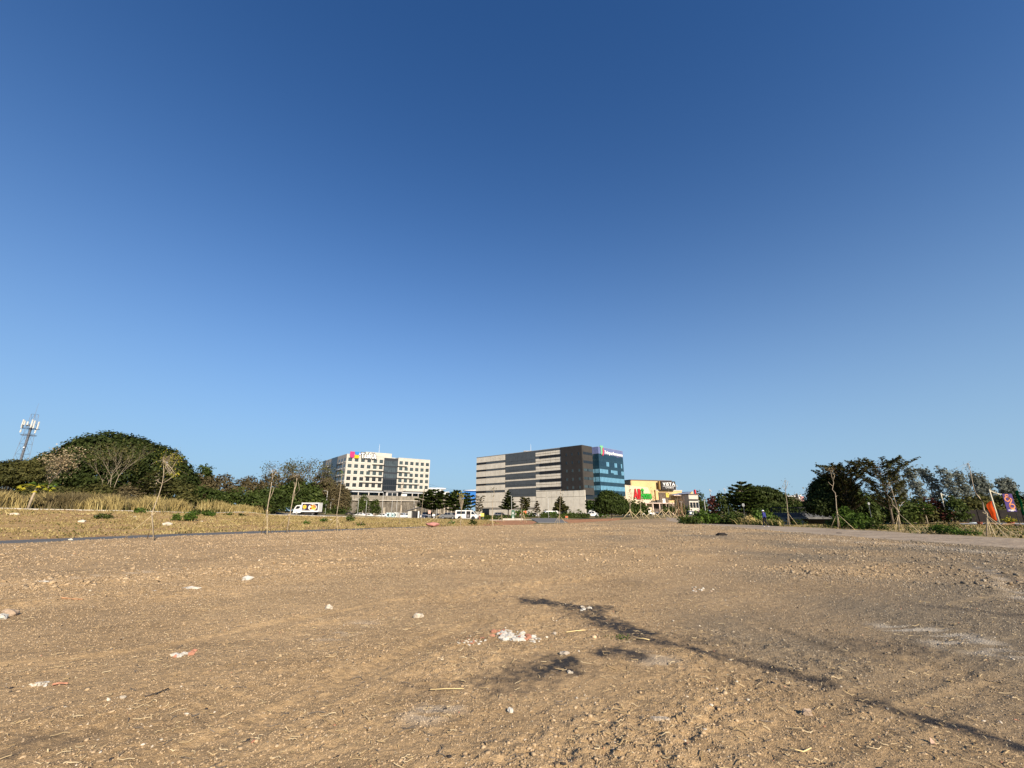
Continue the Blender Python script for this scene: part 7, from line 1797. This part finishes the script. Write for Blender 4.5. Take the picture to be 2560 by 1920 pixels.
stone('stone', 'pale lump in the middle distance on the left', 822, 1520, 16, PEB, 30, .8)
stone('stone', 'pale clod right of the middle of the dirt', 1045, 1545, 22, PEB, 31, .6, 1.5)
stone('stone', 'white broken lump upper left of the dirt', 617, 1453, 26, PLAS, 32, .55, 1.6, .4)
stone('stone', 'long white broken slab left of the white broken lump', 478, 1477, 40, PLAS, 33, .18, 3.0, .1)
stone('stone', 'thin white slab far left', 107, 1453, 26, PLAS, 34, .15, 3.0, .1)
stone('stone', 'white flake near the long broken slab', 384, 1481, 13, PLAS, 35, .4, 1.5)
stone('dark_heap', 'low black heap at the far end of the dirt', 1804, 1339.5, 27, simple('black_soil', (.022, .018, .015), .95, .3, 8), 36, .30, 1.5, cat='soil heap')
stone('dark_heap', 'black patch of soil on the dirt track', 2098, 1333, 15, MATS['black_soil'], 37, .12, 1.5, cat='soil heap')
def wedge():
    g = plane(2336, 1866); z = float(gd(g[0], g[1])[0]); k = wpx(15, g[1])
    o = MB().add([(-k * .45, 0, -.01), (k * .55, -k * .1, -.01), (k * .1, k * .6, -.01), (-k * .35, k * .05, k * .85), (k * .1, k * .3, k * .55)], [(0, 1, 3), (1, 4, 3), (1, 2, 4), (2, 0, 3, 4), (0, 2, 1)]).build('stone', simple('pink_rock', (.50, .34, .26), .9, .1, 18)); o.location = (g[0], g[1], z); tag(o, 'sharp triangular pinkish stone at the lower right', 'stone')
wedge()
def slab():
    g = plane(1652, 1809); z = float(gd(g[0], g[1])[0]); w = wpx(42, g[1])
    P = [(-.52, .12), (-.36, -.16), (.1, -.20), (.42, -.14), (.5, -.02), (.38, .16), (.0, .2), (-.3, .18)]
    rr = random.Random(2); V = [(x * w, y * w * .75, .004) for x, y in P] + [(x * w * .96, y * w * .72, .018 + rr.uniform(0, .006)) for x, y in P]; n = len(P)
    o = MB().add(V, [tuple(range(n))[::-1], tuple(range(n, 2 * n))] + [(i, (i + 1) % n, n + (i + 1) % n, n + i) for i in range(n)]).build('concrete_slab', simple('weathered_slab', (.40, .335, .255), .95, .25, 30, bump=.8, bscale=60)); o.location = (g[0], g[1], z); o.rotation_euler = (0, .05, .05); tag(o, 'flat weathered slab of concrete on the lower middle dirt', 'rubble')
slab()
def rubble(lab, px, py, w, h, n, seed, mats, smin, smax):
    g = plane(px, py); W = wpx(w, g[1]); D = plane(px, py - h)[1] - g[1]; rr = random.Random(seed); t = thing('rubble_heap', lab, 'rubble', (g[0], g[1], float(gd(g[0], g[1])[0])))
    for k in range(n):
        x = rr.gauss(0, W * .22); y = abs(rr.gauss(D * .4, D * .3)); r = rr.uniform(smin, smax); z = float(gd(g[0] + x, g[1] + y)[0]) - t.location.z
        MB().blob((x, y, z + r * .25), (r, r * rr.uniform(.6, 1), r * rr.uniform(.35, .7)), seed * 100 + k, .3).build('fragment', mats[rr.randrange(len(mats))], t, local=True)
rubble('heap of white plaster rubble in the middle of the dirt', 1280, 1608, 90, 26, 95, 41, [PLAS, PLAS, PLAS, PLAS, PLAS, RED, PEB], .012, .05)
rubble('scatter of pale plaster crumbs right of the plaster heap', 1336, 1612, 40, 16, 34, 42, [PEB, PLAS], .008, .022)
rubble('white lump with orange brick fragments on the left dirt', 437, 1647, 46, 18, 28, 43, [PLAS, PLAS, RED, PEB], .010, .045)
rubble('pale crumbs and red fragments left of the plaster heap', 1175, 1622, 60, 22, 34, 44, [PEB, RED, PLAS], .008, .024)
rubble('white flakes beside the black burnt streak', 1465, 1532, 50, 10, 14, 45, [PLAS, PEB], .014, .04)
rubble('patch of whitish crumbs near the bottom left', 80, 1716, 46, 16, 34, 46, [PEB, PLAS], .008, .022)
rubble('pinkish crumbs right of the burnt streak', 1760, 1480, 60, 12, 20, 47, [PEB, PLAS, ROCK], .012, .035)
# curved dry stalks
def stalk(lab, pts, r=.006, mat=None):
    P = []
    for p in pts: g = plane(*p); P.append((g[0], g[1], float(gd(g[0], g[1])[0]) + .02))
    tag(MB().tube(P, [r, r * .9, r * .8] + [r * .7] * (len(P) - 3) if len(P) > 2 else r, 5).build('dry_stalk', mat or simple('straw_stalk', (.62, .48, .24), .8, .15, 8), smooth=True), lab, 'stalk')
stalk('long pale curved stalk at the bottom right', [(1976, 1884), (2010, 1888), (2030, 1882)], .005)
stalk('straight straw stalk right of the plaster heap', [(1416, 1588), (1440, 1585), (1464, 1583)], .008)
stalk('orange brown stick lying on the upper left dirt', [(150, 1507), (180, 1503), (205, 1506)], .014, simple('orange_stick', (.34, .19, .10), .9, .2, 8))
stalk('red broken reed on the lower left dirt', [(130, 1715), (150, 1711), (168, 1713)], .010, RED)
stalk('pale stalk right of the burnt streak end', [(1592, 1605), (1610, 1607), (1624, 1609)], .007)
stalk('dark twig left of the white lump', [(360, 1755), (395, 1743), (420, 1730)], .006, BARK_D)
stalk('pale bent reed near the bottom middle', [(1075, 1733), (1110, 1731), (1160, 1733)], .005)
g = plane(1555, 1599); tag(MB().blob((g[0], g[1], float(gd(g[0], g[1])[0])), (.01, .01, .01), 1).build('grass_tuft', LF_BRIGHT), 'tiny green grass tuft beside the burnt streak', 'grass tuft')
rngt = np.random.default_rng(3); PT = np.c_[rngt.normal(g[0], .07, 90), rngt.normal(g[1], .07, 90), float(gd(g[0], g[1])[0]) + np.abs(rngt.normal(.012, .012, 90))]
Vt, Ft, Tt = leaves(PT, rngt.normal(0, 1, (90, 3)), .012, rngt, rngt.random(90)); bpy.data.objects['grass_tuft'].data = np_mesh('grass_tuft', Vt, Ft, LF_BRIGHT, dict(tint=Tt))
